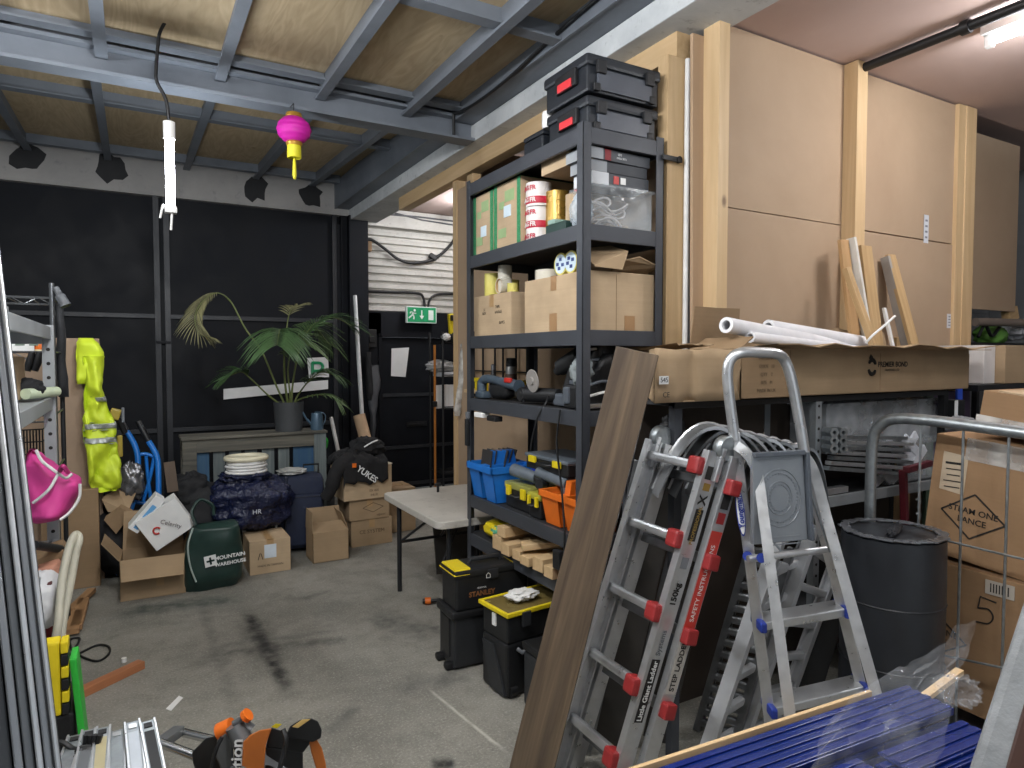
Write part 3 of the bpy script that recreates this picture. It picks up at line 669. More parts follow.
solo(MB().blob((2.07, 2.6, z+.03), (.06, .08, .025), .2, 3, 2, 2.2, z+.004), 'paper_scrap', CARD2, 'crumpled brown paper lying in the clear crate on the rack', 'paper', smooth=60)
DKG = mat('dark_box_card', '45484d', .6); GRB = mat('grey_box_card', '8f9397', .6); MAROON = mat('maroon_print', '7c1f24', .6)
zt = z+.191
def parcel(label, x0, x1, y0, y1, z0, h, m, band=None, name='product_box', rz=0):
    t = thing(name, label, 'box', ((x0+x1)/2, (y0+y1)/2, z0), rz); w, d = x1-x0, y1-y0
    L(t).frame((0, 0, h/2), (w, d, h), None, .003).build('body', m, t)
    if band: L(t).box(-w/2-.001, -w/2+w*band[1], -d/2-.001, d/2+.001, .001, h+.001).build('printed_end', band[0], t)
    return t
t = parcel('flat white and dark box lying on the clear crate of cables', 1.80, 2.13, 2.43, 2.57, zt, .055, DKG, (mat('off_white_card', 'c9ccd0', .6), .28))
patch(t, (-.03, -.071, .028), (1, 0, 0), (0, 0, 1), .03, .035, RED, 'red_print'); patch(t, (.01, -.071, .028), (1, 0, 0), (0, 0, 1), .03, .03, WHT, 'white_print')
parcel('plain dark grey box in the middle of the pile on the clear crate', 1.78, 2.12, 2.43, 2.57, zt+.056, .05, mat('slate_card', '3a3d42', .6), (GRB, .3))
t = parcel('grey and maroon box on top of the pile over the clear crate', 1.76, 2.13, 2.42, 2.58, zt+.107, .05, DKG, (GRB, .24), rz=.03)
patch(t, (-.07, -.081, .025), (1, 0, 0), (0, 0, 1), .035, .048, MAROON, 'maroon_print'); text('SDS', .014, on(t, (0, -.081, .034)), X, Z, PAPER, t); text('DRILL BITS', .012, on(t, (.01, -.081, .018)), X, Z, PAPER, t)
# ---- third shelf
z = LV[3]+e
t = carton('smaller carton at the left of the third shelf under yellow tape rolls', 1.775, 2.12, SY(507), SY(470.5), z, SZ(490, 294), m=CARD2, tape='x')
zt3 = SZ(490, 294)+.002
yc0 = (SY(507)+SY(470.5))/2
for k, (dy, dz, s) in enumerate(((.09, .05, '13'), (.09, .03, 'BOX'), (-.07, .06, 'TAPE'), (-.08, .03, '6 ROLLS'), (-.12, -.03, '36 PCS'))):
    text(s, .022, V((1.7745, yc0+dy, z+.1+dz)), -Y, Z, INK, t)
YT2 = mat('yellow_tape_film', 'cfc46a', .25, 0, .1); CT = mat('clear_tape_film', 'cfcabb', .2)
P2 = lambda px: SY(px)
for k, (px, r, h, m, lb) in enumerate(((482, .05, .13, YT2, 'tall yellow tape roll standing at the left on the third shelf carton'), (489, .05, .10, YT2, 'shorter yellow roll behind the grey tube end on the third shelf'), (505, .04, .16, CT, 'narrow pale upright roll at the right end of the third shelf carton'))):
    tape_roll('packing_tape_roll', lb, V((1.84 if k != 1 else 1.96, min(3.45, SYX(px, 1.84 if k != 1 else 1.96)-.0), zt3)), r, h, m, ri=.03)
tape_roll('packing_tape_roll', 'tape roll lying on its side with its grey core facing out', V((1.79, P2(492.5), zt3+.0435)), .043, .06, CT, (1, 0, 0), ri=.036)
tape_roll('packing_tape_roll', 'small yellow roll beside the grey tape core on the third shelf', V((1.83, P2(500), zt3)), .03, .05, YT2, ri=.02)
bz1 = SZ(548, 276)
big = carton('large worn carton with brown tape in the middle of the third shelf', 1.775, 2.17, SY(571)-.09, SY(520.5), z, bz1, m=CARD2, tape='x', tm=mat('old_brown_tape', '9c7b58', .35))
ybm = (SY(571)-.09+SY(520.5))/2
MB().box(1.7735, 1.776, ybm-.03, ybm+.035, z+.002, z+.09).build('tape', MATS['old_brown_tape'], big)
MB().box(1.773, 1.776, SY(571)-.085, SY(571)-.05, z+.004, z+.10).build('tape', MATS['old_brown_tape'], big)
MB().box(1.99, 2.05, SY(571)-.0925, SY(571)-.089, z+.002, z+.07).build('tape', MATS['old_brown_tape'], big)
MB().box(1.94, 1.942, SY(571)-.0915, SY(571)-.089, z+.002, bz1-.01).build('crease', CARD3, big)
for k, (dx, rot, ln) in enumerate(((1.80, -.25, .19), (1.97, .18, .2))):        # ragged flaps bent over the end
    y0 = SY(571)-.09
    m = MB(); pts = [V((dx, y0+.08, bz1+.012)), V((dx+ln, y0+.08, bz1+.012-.01*k)), V((dx+ln+.01, y0-.02, bz1+.055-.02*k)), V((dx+ln*.4, y0-.035, bz1+.07)), V((dx-.0, y0-.015, bz1+.05))]
    if k == 0: pts = [V((1.785, y0+.10, bz1+.10)), V((1.97, y0+.08, bz1+.13)), V((1.985, y0-.03, bz1+.09)), V((1.94, y0-.045, bz1+.005)), V((1.79, y0-.04, bz1+.01))]
    m.prism(pts, (0, 0, .005)); m.build('flap', CARD, big)
MB().prism([V((1.78, SY(571)-.06, bz1)), V((1.80, SY(571)+.03, bz1)), V((1.80, SY(571)+.02, bz1+.14)), V((1.78, SY(571)-.07, bz1+.15))], (.005, 0, 0)).build('flap', CARD, big)
DB = mat('blue_label', '2c3f78', .5)
for k, px in enumerate((551, 561)):
    t = tape_roll('packing_tape_roll', 'blue labelled tape roll standing on the big carton, %s' % ('left of the pair' if k == 0 else 'right of the pair'), V((1.80, SY(px)-.005, bz1+.057)), .054, .055, YT2, (1, 0, 0), 'pair of blue labelled tape rolls', ri=.036)
    L(t).lathe((0, 0, 0), [(.001, -.001), (.036, -.0015), (.046, -.001), (.046, .0), (.001, 0)], 24).build('label_disc', LBLUE, t)
    for j in range(4):
        a = j*1.7+k; L(t).frame((.022*math.cos(a), .022*math.sin(a), -.0022), (.022, .016, .001)).build('print', DB, t)
tape_roll('packing_tape_roll', 'wide clear tape roll lying flat at the left edge of the big carton', V((1.86, SY(524)-.06, bz1+.002)), .068, .05, CT)
# ---- fourth shelf: hand tools
z = LV[4]+e
TB = mat('tool_body_grey', '50565e', .45); TBK = mat('tool_black', '1b1c1e', .5); TEAL = mat('tool_blue_grey', '46535f', .42)
py0 = SY(484)
pl = thing('power_planer', 'blue grey power tool with red switch at the left of the tool shelf', 'power tool', (1.83, SY(492), z))
MB().tube(spline([V((1.80, SY(474), z+.03)), V((1.80, SY(475), z+.10)), V((1.80, SY(482), z+.115)), V((1.80, SY(496), z+.10)), V((1.80, SY(511), z+.085))]), [.03]*6+[.026]*6+[.024]*6+[.03]*6+[.036], 10).build('handle', TEAL, pl, smooth=50)
MB().frame((1.80, SY(476), z+.02), (.07, .10, .04), None, .012).build('sole', TEAL, pl)
MB().frame((1.775, SY(504), z+.115), (.02, .07, .028), None, .008).build('switch', RED, pl)
MB().blob((1.84, SY(488), z+.05), (.05, .12, .05), .1, 2, 1).build('motor', TBK, pl, smooth=60)
gr = thing('angle_grinder', 'black angle grinder with pale disc lying mid way along the tool shelf', 'power tool', (1.80, SY(530), z))
MB().cyl((1.79, SY(519), z+.045), (1.83, SY(546), z+.05), .04, .034, 16).build('motor', TBK, gr, smooth=40)
MB().lathe((1.765, SY(519), z+.045), [(.0, -.01), (.034, -.01), (.04, 0), (.04, .03), (.0, .03)], 20, axes((1, 0, 0))).build('gear_head', TBK, gr, smooth=40)
MB().lathe((1.765, SY(529)-.01, z+.12), [(.001, -.012), (.018, -.012), (.022, -.004), (.058, -.003), (.06, 0), (.058, .003), (.001, .003)], 28, axes((1, 0, .1))).build('disc', mat('abrasive_disc', '8f8b86', .7, .2), gr, smooth=30)
MB().tube(spline([V((1.77, SY(545), z+.05)), V((1.74, SY(548), z+.02)), V((1.71, SY(545), z-.05)), V((1.70, SY(541), z-.16)), V((1.70, SY(539.5), z-.22))]), .004, 6).build('cord', TBK, gr)
can = thing('spray_can', 'silver spray can with black cap standing on the tool shelf', 'can', (1.95, SY(508), z))
MB().lathe((1.95, SYX(511, 1.95), z), [(.001, 0), (.033, .001), (.033, .17), (.028, .185), (.001, .186)], 22).build('body', mat('silver_can', '9b9a96', .35, .5), can, smooth=35)
MB().lathe((1.95, SYX(511, 1.95), z+.186), [(.026, 0), (.03, .002), (.028, .05), (.001, .052)], 20).build('cap', TBK, can, smooth=40)
MB().lathe((1.95, SYX(511, 1.95), z+.08), [(.0335, 0), (.034, .002), (.034, .06), (.0335, .062)], 22).build('label', mat('can_label', '5a463c', .5), can, smooth=40)
o = thing('glue_bottle', 'slim dark bottle standing at the back left of the tool shelf', 'bottle', (1.98, SY(490), z))
MB().lathe((1.84, SYX(493, 1.84), z), [(.001, 0), (.022, .002), (.022, .12), (.012, .15), (.010, .165)], 18).build('body', TBK, o, smooth=40); MB().lathe((1.84, SYX(493, 1.84), z+.166), [(.013, 0), (.013, .03), (.006, .035), (.001, .035)], 14).build('cap', mat('grey_cap', '4d4d50', .5), o, smooth=40)
o = thing('cordless_drill', 'black cordless drill lying against the middle of the tool shelf', 'power tool', (1.85, SY(555), z))
MB().cyl((1.84, SY(546)+.0, z+.19), (1.86, SY(562), z+.25), .042, .046, 14).build('motor', TBK, o, smooth=40); MB().cyl((1.83, SY(543), z+.165), (1.84, SY(547), z+.195), .02, .03, 12).build('chuck', TBK, o, smooth=40)
MB().tube([V((1.86, SY(560), z+.24)), V((1.85, SY(555), z+.16)), V((1.84, SY(552), z+.06))], [.03, .026, .03], 10).build('handle', TBK, o, smooth=50); MB().frame((1.84, SY(551), z+.033), (.08, .12, .06), None, .012).build('battery', TB, o)
o = thing('battery_charger', 'grey and black battery charger at the right of the tool shelf', 'charger', (1.84, SY(566), z))
MB().frame((1.83, SY(566)-.01, z+.055), (.10, .15, .11), None, .014).build('body', TBK, o); MB().frame((1.785, SY(562), z+.06), (.03, .05, .08), None, .01).build('side_panel', TB, o)
MB().frame((1.83, SY(566)-.01, z+.122), (.07, .1, .02), None, .006).build('terminal', TB, o)
solo(MB().blob((1.82, SY(572)+.02, z+.17), (.05, .07, .075), .28, 2.6, 8, 2, crease=.25), 'rag_bundle', mat('pale_rag', '7f8687', .8), 'bundle of pale rag among the tools behind the front post', 'cloth', smooth=60)
for k in range(6):
    yy = 2.46+.02*k; zz = z+.06+.05*k
    solo(MB().tube(spline([V((1.80+.02*(k % 3), yy, zz)), V((1.88, yy-.03, zz+.02)), V((1.96, yy, zz+.005)), V((1.93, yy+.05, zz-.02))]), .007, 6), 'wire_offcut', WHT if k % 2 == 0 else TB, '%s %s wire offcut in the tangle right of the front post' % (['lowest', 'second lowest', 'third lowest', 'third highest', 'second highest', 'topmost'][k], ['white', 'grey'][k % 2]), 'cable', 'wire tangle on the tool shelf', smooth=60)
solo(MB().blob((1.93, 2.54, z+.17), (.13, .09, .17), .4, 2.4, 12, 2, z, crease=.3), 'cable_bundle', TBK, 'dark bundle of tool leads filling the right end of the tool shelf', 'cable', smooth=60)
solo(MB().frame((1.83, 2.44, z+.018), (.14, .03, .02), rot2(.3), .004), 'metal_offcut', ALU, 'pale metal offcut on the tool shelf edge by the front post', 'offcut')
solo(MB().frame((2.09, 2.47, z+.04), (.10, .08, .08), rot2(.1), .002), 'timber_block', PINEX, 'pale timber block at the right corner of the tool shelf by the board', 'timber')
# things behind, seen through the shelf: wire grid with yellow tags
m = MB()
for px in (474, 483, 495, 503, 516, 527): y = at(px, 380, x=2.27).y; m.cyl((2.27, y, 1.366), (2.27, y, 1.80), .008, n=6)
for zz in (1.50, 1.72): m.cyl((2.27, at(530, 380, x=2.27).y, zz), (2.27, at(472, 380, x=2.27).y, zz), .006, n=6)
solo(m, 'wire_grid', BLKM, 'black wire grid standing against the partition behind the tool shelf', 'rack')
ya, yb = at(532, 380, x=2.24).y, at(471, 380, x=2.24).y
sh = thing('wall_shelf', 'narrow pale ledge fixed to the partition beyond the tool shelf', 'shelf', (2.24, (ya+yb)/2, 1.34)); MB().box(2.18, 2.298, ya, yb, 1.335, 1.36, .002).build('ledge', PINEY, sh)
for y in (ya+.1, yb-.1): MB().prism([V((2.298, y, 1.334)), V((2.2, y, 1.334)), V((2.298, y, 1.24))], (0, .02, 0)).build('bracket', BLKM, sh)
for k in range(6):
    y = at(477+k*9, 380, x=2.21).y; zc = 1.361
    solo(MB().frame((2.21, y, zc+.075), (.03, .06, .03), rot2(k), .006).frame((2.21, y, zc+.03), (.02, .04, .06), None, .004), 'yellow_clamp', YEL, '%s of six yellow clamp ends in a row behind the tools' % ['first from left', 'second from left', 'third from left', 'third from right', 'second from right', 'last on the right'][k], 'clamp', 'yellow clamps on the partition ledge')
o = solo(MB().frame((1.735, SY(484), z-.09), (.05, .09, .028), rot2(.1), .004), 'paper_packet', PAPER, 'small white packet clipped under the left end of the tool shelf', 'packet')
solo(MB().frame((1.74, SY(496), z-.10), (.05, .10, .03), None, .006), 'black_strip', TBK, 'black bar clipped under the tool shelf beside the white packet', 'bar')
o = thing('spirit_level', 'short dark tool hanging on the outside of the rear left rack post', 'tool', (1.70, 3.53, 1.1)); MB().box(1.69, 1.715, 3.505, 3.53, 1.08, 1.24, .006).build('body', TBK, o); MB().box(1.695, 1.715, 3.505, 3.53, 1.24, 1.28, .005).build('tip', GREYP, o)
# ---- fifth shelf
z = LV[5]+e
def tote(label, x0, x1, y0, y1, z0, h, m, name='tool_tote'):
    """open carry tote: tapered bucket halves, flared rim, raised centre grip"""
    t = thing(name, label, 'tool tote', ((x0+x1)/2, (y0+y1)/2, z0)); w, d = x1-x0, y1-y0
    for s in (-1, 1):
        b = L(t); c = s*d*.26
        for q in (-1, 1): b.prism([(q*w*.36, c-d*.18, 0), (q*w*.36, c+d*.18, 0), (q*w*.46, c+d*.21, h*.62), (q*w*.46, c-d*.21, h*.62)], (-q*.006, 0, 0))
        for q in (-1, 1): b.prism([(-w*.36, c+q*d*.18, 0), (w*.36, c+q*d*.18, 0), (w*.46, c+q*d*.21, h*.62), (-w*.46, c+q*d*.21, h*.62)], (0, -q*.006, 0))
        b.box(-w*.36, w*.36, c-d*.18, c+d*.18, 0, .006); b.build('bucket', m, t)
    b = L(t); ro = [(w/2, d/2)]; z1 = h*.60; z2 = h*.74
    b.box(-w/2, w/2, -d/2, -d/2+.012, z1, z2, .003).box(-w/2, w/2, d/2-.012, d/2, z1, z2, .003).box(-w/2, -w/2+.012, -d/2, d/2, z1, z2, .003).box(w/2-.012, w/2, -d/2, d/2, z1, z2, .003).box(-w*.48, w*.48, -.03, .03, z1, z2-.004, .003); b.build('rim', m, t)
    b = L(t); b.prism([(-w*.30, -.022, z2-.01), (w*.30, -.022, z2-.01), (w*.24, -.018, h), (-w*.24, -.018, h)], (0, .044, 0)); b.build('grip', m, t)
    return t
by1, by0 = SY(463.5)+.0, SY(499)
bt = tote('bright blue tool tote at the left end of the rack, holding files', 1.70, 2.0, by0, 3.525, z, .275, BLUE)
for k in range(6):
    solo(MB().frame((1.76+.03*k, 3.39+.01*(k % 3), z+.18), (.006, .12, .2), Matrix.Rotation(.12+.05*k, 3, 'Y'), .001), 'tool_sleeve', mat('dark_folder', '33312f', .6) if k != 2 else mat('tan_folder', '7a6650', .6), '%s flat %s standing in the blue tote' % (['front', 'second', 'third', 'fourth', 'fifth', 'rear'][k], 'tan sleeve' if k == 2 else 'dark sleeve'), 'folder', 'sleeves in the blue tote')
DBL = mat('deep_blue_plastic', '2341b8', .4)
o = thing('glue_tube', 'deep blue tube standing behind the grip of the blue tote', 'tube', (1.95, SY(502), z)); MB().lathe((1.98, SY(497), z), [(.001, 0), (.03, 0), (.03, .2), (.02, .215), (.001, .216)], 16).build('body', DBL, o, smooth=40); MB().lathe((1.98, SY(497), z+.2165), [(.018, 0), (.016, .03), (.001, .031)], 12).build('cap', WHT, o, smooth=40)
GRL = mat('organiser_grey', '5f676f', .4)
def organiser(label, x0, x1, y0, y1, z0, h, lidm, latchm, bodym=None, latch_side='-x'):
    t = thing('tool_organiser', label, 'tool box', ((x0+x1)/2, (y0+y1)/2, z0)); w, d = x1-x0, y1-y0; bodym = bodym or TBK
    L(t).frame((0, 0, h*.36), (w-.015, d-.015, h*.72), None, .008).build('body', bodym, t)
    b = L(t).frame((0, 0, h*.84), (w, d, h*.26), None, .01); b.build('lid', lidm, t)
    for k in (-1, 1):
        q = L(t); q.frame((-w/2-.004, k*d*.28, h*.66), (.014, d*.16, h*.4), None, .003); q.build('latch', latchm, t)
    L(t).tube([(-w/2-.002, -d*.14, h*.5), (-w/2-.02, -d*.12, h*.5), (-w/2-.02, d*.12, h*.5), (-w/2-.002, d*.14, h*.5)], .007, 8).build('handle', bodym, t, smooth=50)
    return t
yA, yB = SY(548), SY(507)
organiser('black tool box with yellow topped lid under the grey drill cases', 1.77, 2.0, SY(527)+.005, SY(498)-.03, z, .14, mat('olive_clear_lid', '8a8a4a', .35), YEL)
organiser('small black organiser with yellow trim beside the orange tote', 1.75, 1.98, SY(541)+.005, SY(527), z, .13, mat('yellow_trim_lid', 'a5a03c', .35), YEL)
o = thing('cordless_drill', 'grey cordless drill lying on the black tool boxes of the rack', 'power tool', (1.85, SY(520), z+.14))
MB().cyl((1.80, SY(506), z+.20), (1.83, SY(524), z+.18), .035, .03, 14).build('motor', GRL, o, smooth=40); MB().cyl((1.83, SY(524), z+.18), (1.83, SY(531), z+.17), .022, .014, 12).build('chuck', TBK, o, smooth=40)
MB().tube([V((1.81, SY(509), z+.19)), V((1.84, SY(512), z+.165)), V((1.90, SY(516), z+.155))], .02, 10).build('handle', TBK, o, smooth=50)
o = thing('impact_driver', 'second grey driver lying lengthways behind the orange tote', 'power tool', (1.85, SY(540), z+.15))
MB().cyl((1.83, SY(526), z+.215), (1.85, SY(552), z+.19), .03, .03, 14).build('motor', GRL, o, smooth=40); MB().lathe((1.815, SY(532), z+.165), [(.001, -.03), (.026, -.03), (.03, 0), (.026, .02), (.001, .02)], 16, axes((1, .3, 0))).build('collar', TBK, o, smooth=40)
MB().tube([V((1.84, SY(540), z+.20)), V((1.88, SY(541), z+.165)), V((1.93, SY(542), z+.15))], .02, 10).build('handle', TBK, o, smooth=50)
organiser('flat grey lidded organiser with yellow latch on top of the tools', 1.82, 2.08, SY(556), SY(513)+.0, z+.225, .085, GRL, YEL)
o = solo(MB().box(1.86, 2.16, 2.60, 3.3, z, z+.125, .012), 'tool_case', TBK, 'long black case at the back of the fifth shelf under the drills', 'tool box')
ot = tote('orange tool tote beside the front post of the rack', 1.725, 1.98, 2.41, SY(529)-.13, z, .225, ORA)
for k, (dx, dy, s, mm) in enumerate(((0, .06, .16, TB), (.05, .1, .2, GREYP), (-.02, -.06, .14, TBK), (.06, -.08, .15, TBK))):
    solo(MB().frame((1.83+dx*.8, (2.41+SY(529)-.13)/2+dy, z+.02+s/2), (.045, .03, s), Matrix.Rotation(.12*(k-1.5), 3, 'X'), .004), 'hand_tool', mm, ['dark trowel blade standing in the left of the orange tote', 'grey flat tool standing tallest in the orange tote', 'short black tool in the right of the orange tote', 'black handled tool at the back of the orange tote'][k], 'tool')
# black lead hanging over the shelf edges by the front post
solo(MB().tube(spline([V((1.705, 2.54, 1.36)), V((1.70, 2.56, 1.2)), V((1.70, 2.52, 1.0)), V((1.698, 2.49, .8)), V((1.70, 2.50, .66)), V((1.70, 2.48, .58))]), .005, 6), 'hanging_lead', TBK, 'black lead hanging down past the fifth shelf beside the front post', 'cable', smooth=60)
solo(MB().frame((1.70, 2.545, .66), (.03, .06, .09), None, .008), 'plug', TBK, 'black plug dangling at the edge of the fifth shelf', 'plug')
# ---- sixth shelf
z = LV[6]+e
o = thing('compost_bag', 'small yellow printed bag lying at the left end of the lowest shelf', 'bag', (1.83, 3.36, z))
MB().blob((1.83, 3.33, z+.055), (.09, .12, .055), .12, 2, 5, 2.2, z, crease=.1).build('body', YEL, o, smooth=60)
MB().blob((1.778, 3.29, z+.06), (.03, .06, .03), .3, 3, 6).build('printed_patch', mat('green_print', '4f9a7a', .5), o, smooth=60)
blk = [(488, .075, .08, 1.74), (498, .07, .065, 1.73), (507, .06, .05, 1.72), (517, .08, .055, 1.74), (532, .08, .075, 1.74), (547, .08, .07, 1.73)]
names = ['stacked at the left end', 'second from the left', 'third from the left', 'in the middle of the row', 'third from the right end', 'at the right end of the row']
ys = [3.14, 3.03, 2.93, 2.83, 2.72, 2.61]
for k, yy in enumerate(ys):
    w = (.085, .075, .07, .075, .085, .07)[k]; h = (.075, .06, .05, .045, .065, .055)[k]; ln = (.26, .24, .3, .34, .3, .32)[k]; zz = z+h/2
    mm = PINEX if k not in (2,) else mat('dark_end_timber', '8c6f58', .7)
    stick('timber_offcut', (1.695-.01*(k % 2), yy, zz), (1.695+ln, yy+.02, zz), w, h, PINE, 'pale timber offcut end-on on the lowest rack shelf, '+names[k], 'timber', 'timber offcuts on the lowest rack shelf', bev=.003)
stick('timber_offcut', (1.70, 3.10, z+.107), (1.94, 3.12, z+.107), .075, .055, PINE, 'pale timber offcut lying on top of the left pair on the lowest shelf', 'timber', 'timber offcuts on the lowest rack shelf', bev=.003)
stick('timber_offcut', (1.71, 2.90, z+.078), (2.0, 2.76, z+.105), .09, .03, PINE, 'thin pale board laid slanting over the middle offcuts on the lowest shelf', 'timber', 'timber offcuts on the lowest rack shelf', bev=.003)
o = thing('hand_tool', 'black and red power tool at the right end of the lowest rack shelf', 'power tool', (1.80, 2.46, z)); MB().frame((1.80, 2.515, z+.03), (.16, .08, .055), None, .008).build('base', RED, o); MB().frame((1.80, 2.515, z+.085), (.18, .09, .055), None, .014).build('body', TBK, o); MB().frame((1.72, 2.43, z+.07), (.02, .03, .06), None, .005).build('switch', YEL, o)
# ---- boxes on the floor in front of the rack
STB = mat('tool_box_black', '191a1c', .48); STB2 = mat('tool_box_charcoal', '26282b', .5)
t = thing('tool_chest', 'deep black tool chest on the floor under the yellow-clipped tool box', 'tool box', (1.57, 3.12, 0), -.04)
L(t).frame((0, 0, .14), (.36, .2, .26), None, .014).build('body', STB2, t); L(t).frame((0, 0, .288), (.39, .225, .045), None, .014).build('lid', STB, t)
L(t).frame((-.182, 0, .16), (.012, .11, .2), None, .004).build('side_panel', STB, t); L(t).frame((-.19, -.06, .02), (.05, .05, .035), None, .012).build('wheel', BLKM, t); L(t).frame((-.19, .06, .02), (.05, .05, .035), None, .012).build('wheel', BLKM, t)
t = thing('tool_box', 'black tool box with yellow corner clips stacked on the deep chest', 'tool box', (1.60, 3.1, .312), -.03)
L(t).frame((0, 0, .085), (.41, .19, .17), None, .012).build('body', STB, t); L(t).frame((0, 0, .185), (.43, .205, .04), None, .01).build('lid', STB, t)
for s in (-1, 1): L(t).prism([(s*.217, -.104, .185), (s*.217, .104, .185), (s*.205, .085, .212), (s*.205, -.085, .212)], (-s*.085, 0, 0)).build('corner_clip', YEL, t, label='yellow corner clip')
L(t).tube([(-.09, 0, .203), (-.085, 0, .228), (.085, 0, .228), (.09, 0, .203)], .012, 8).build('handle', STB2, t, smooth=50)
L(t).frame((0, -.101, .17), (.06, .012, .05), None, .004).build('latch', STB2, t)
text('STANLEY', .036, on(t, (-.06, -.096, .075)), dirw(t, X), Z, mat('bronze_print', '8a5a34', .5), t, bold=.03)
text('\u2302', .04, on(t, (-.03, -.108, .165)), dirw(t, X), Z, PAPER, t); text('ESSENTIAL', .011, on(t, (-.06, -.096, .105)), dirw(t, X), Z, PAPER, t)
t = thing('tool_chest', 'rolling black tool chest below the yellow rimmed organiser', 'tool box', (1.66, 2.77, 0), .10)
L(t).frame((0, 0, .135), (.38, .21, .25), None, .014).build('body', STB, t)
for s in (-1, 1):
    L(t).prism([(s*.19, -.1, .02), (s*.19, .02, .02), (s*.19, .09, .23), (s*.19, .0, .23)], (s*.01, 0, 0)).build('side_rib', STB2, t)
    L(t).cyl((s*.15-.02, -.09, .03), (s*.15+.02, -.09, .03), .03).build('wheel', BLKM, t, smooth=40)
L(t).tube([(-.13, -.107, .23), (-.12, -.13, .22), (.12, -.13, .22), (.13, -.107, .23)], .010, 8).build('handle', GREYP, t, smooth=50)
t2 = thing('parts_organiser', 'black organiser with clear yellow rimmed lid on the rolling chest', 'tool box', (1.66, 2.77, .262), .10)
L(t2).frame((0, 0, .065), (.37, .21, .13), None, .012).build('body', STB, t2)
b = L(t2); b.box(-.2, .2, -.125, -.108, .132, .152, .004).box(-.2, .2, .108, .125, .132, .152, .004).box(-.2, -.183, -.108, .108, .132, .152, .004).box(.183, .2, -.108, .108, .132, .152, .004).build('lid_rim', YEL, t2, label='yellow lid rim')
L(t2).box(-.184, .184, -.109, .109, .135, .148).build('lid', mat('tinted_lid', '6e6038', .25), t2)
for s in (-.09, .09): L(t2).frame((s, -.125, .11), (.05, .014, .07), None, .004).build('latch', STB2, t2)
L(t2).frame((-.189, 0, .09), (.008, .03, .06), None, .002).build('side_clip', PAPER, t2)
solo(MB().blob((1.63, 2.76, .44), (.085, .05, .024), .35, 2.8, 3, 2.2, .415, crease=.2), 'plastic_bag', WHT, 'crumpled white plastic packet on the clear yellow lid', 'bag', smooth=60)
t = thing('tool_bag', 'small black tool box with pale blue handle behind the leaning board', 'tool box', (1.63, 2.50, 0))
MB().box(1.53, 1.73, 2.43, 2.58, 0, .26, .02).build('body', STB2, t); MB().box(1.525, 1.735, 2.425, 2.585, .262, .30, .012).build('lid', STB, t)
MB().tube(spline([V((1.535, 2.425, .25)), V((1.515, 2.40, .24)), V((1.51, 2.39, .15)), V((1.53, 2.40, .10)), V((1.56, 2.425, .095))]), .010, 8).build('handle', mat('pale_blue_plastic', '6fa3d6', .4), t, smooth=60, label='pale blue handle')
o = thing('hand_tool', 'black and orange hand tool lying on the floor beside the tool chest', 'tool', at(432, 600, z=.02))
a = at(425, 601, z=.025); b = at(441, 600, z=.025); MB().cyl(a, a+(b-a)*.35, .022, n=12).build('knob', ORA, o, smooth=40); MB().cyl(a+(b-a)*.35, b, .012, n=10).build('shaft', TBK, o, smooth=40); MB().cyl(a-(b-a)*.15, a, .016, n=10).build('tip', TBK, o, smooth=40)
# ================================================================== BACK OF THE ROOM
def loft(mb, rows, y, th, nz=.0, seed=0, n=22, p=2.3, freq=6.):
    """upright soft body from widths (px row, left px, right px) at the room plane y, thickness th, folded surface"""
    C = [(at((a+b)/2, py, y=y), abs(at(b, py, y=y).x-at(a, py, y=y).x)/2) for py, a, b in rows]
    sg = lambda x: math.copysign(abs(x)**(2/p), x); off = V((seed*3.7, seed, seed*2.1))
    K = len(C); fine = []
    for i in range(K-1):
        for k in range(4):
            t = k/4; t2 = t*t*(3-2*t); fine.append((C[i][0].lerp(C[i+1][0], t), C[i][1]*(1-t2)+C[i+1][1]*t2))
    fine.append(C[-1]); M = len(fine)
    def fn(u, v):
        c, w = fine[min(M-1, int(round(v*(M-1))))]; e = min(1, 4*min(v, 1-v)+.25)
        a = 2*PI*u; d = V((sg(math.cos(a))*w, sg(math.sin(a))*th/2*e, 0)); q = c+d
        k = (NZ.noise(V((q.x*freq, q.z*freq*.55, seed*1.3))+off)+.55*NZ.noise(V((q.x*freq*2.7+q.z*6, q.z*freq*1.3, seed*2.3))+off)-.5*abs(NZ.noise(V((q.x*freq*1.6-q.z*9, q.z*freq*.8, seed*.7))+off)))*nz
        return q+V((0, math.copysign(1, d.y)*k if abs(d.y) > 1e-4 else 0, 0))+V((k*.3, 0, 0))
    mb.grid(fn, n, M, True); o = len(mb.v)
    for c0, st in ((fine[0][0], len(mb.v)-n*M), (fine[-1][0], len(mb.v)-n)):
        mb.add([c0], []); ci = len(mb.v)-1; mb.f += [(ci, st+k, st+(k+1) % n) for k in range(n)]
    return mb
# ---- weathered pallet on edge
PAL = grain('weathered_grey_wood', '43423d', '7a766a', 'X', .85, 16); PALZ = grain('weathered_slats', '4c5355', '77807f', 'Z', .85, 16); PBL = grain('faded_blue_slats', '24496f', '415c6b', 'Z', .8, 16)
yp = 5.92; a = at(182, 436, y=yp); b = at(326, 432, y=yp); zt = (a.z+b.z)/2
pa = thing('pallet', 'weathered pallet stood on edge before the black gate carrying the palm', 'pallet', ((a.x+b.x)/2, 6.0, 0))
MB().box(a.x-.01, b.x+.01, yp-.02, yp+.30, zt-.022, zt, .004).build('top_board', PAL, pa)
MB().box(a.x, b.x, yp, yp+.03, zt-.13, zt-.022, .003).build('frame_board', PAL, pa); MB().box(a.x, b.x, yp, yp+.03, .30, .42, .003).build('frame_board', PAL, pa); MB().box(a.x, b.x, yp, yp+.03, .0, .10, .003).build('frame_board', PAL, pa)
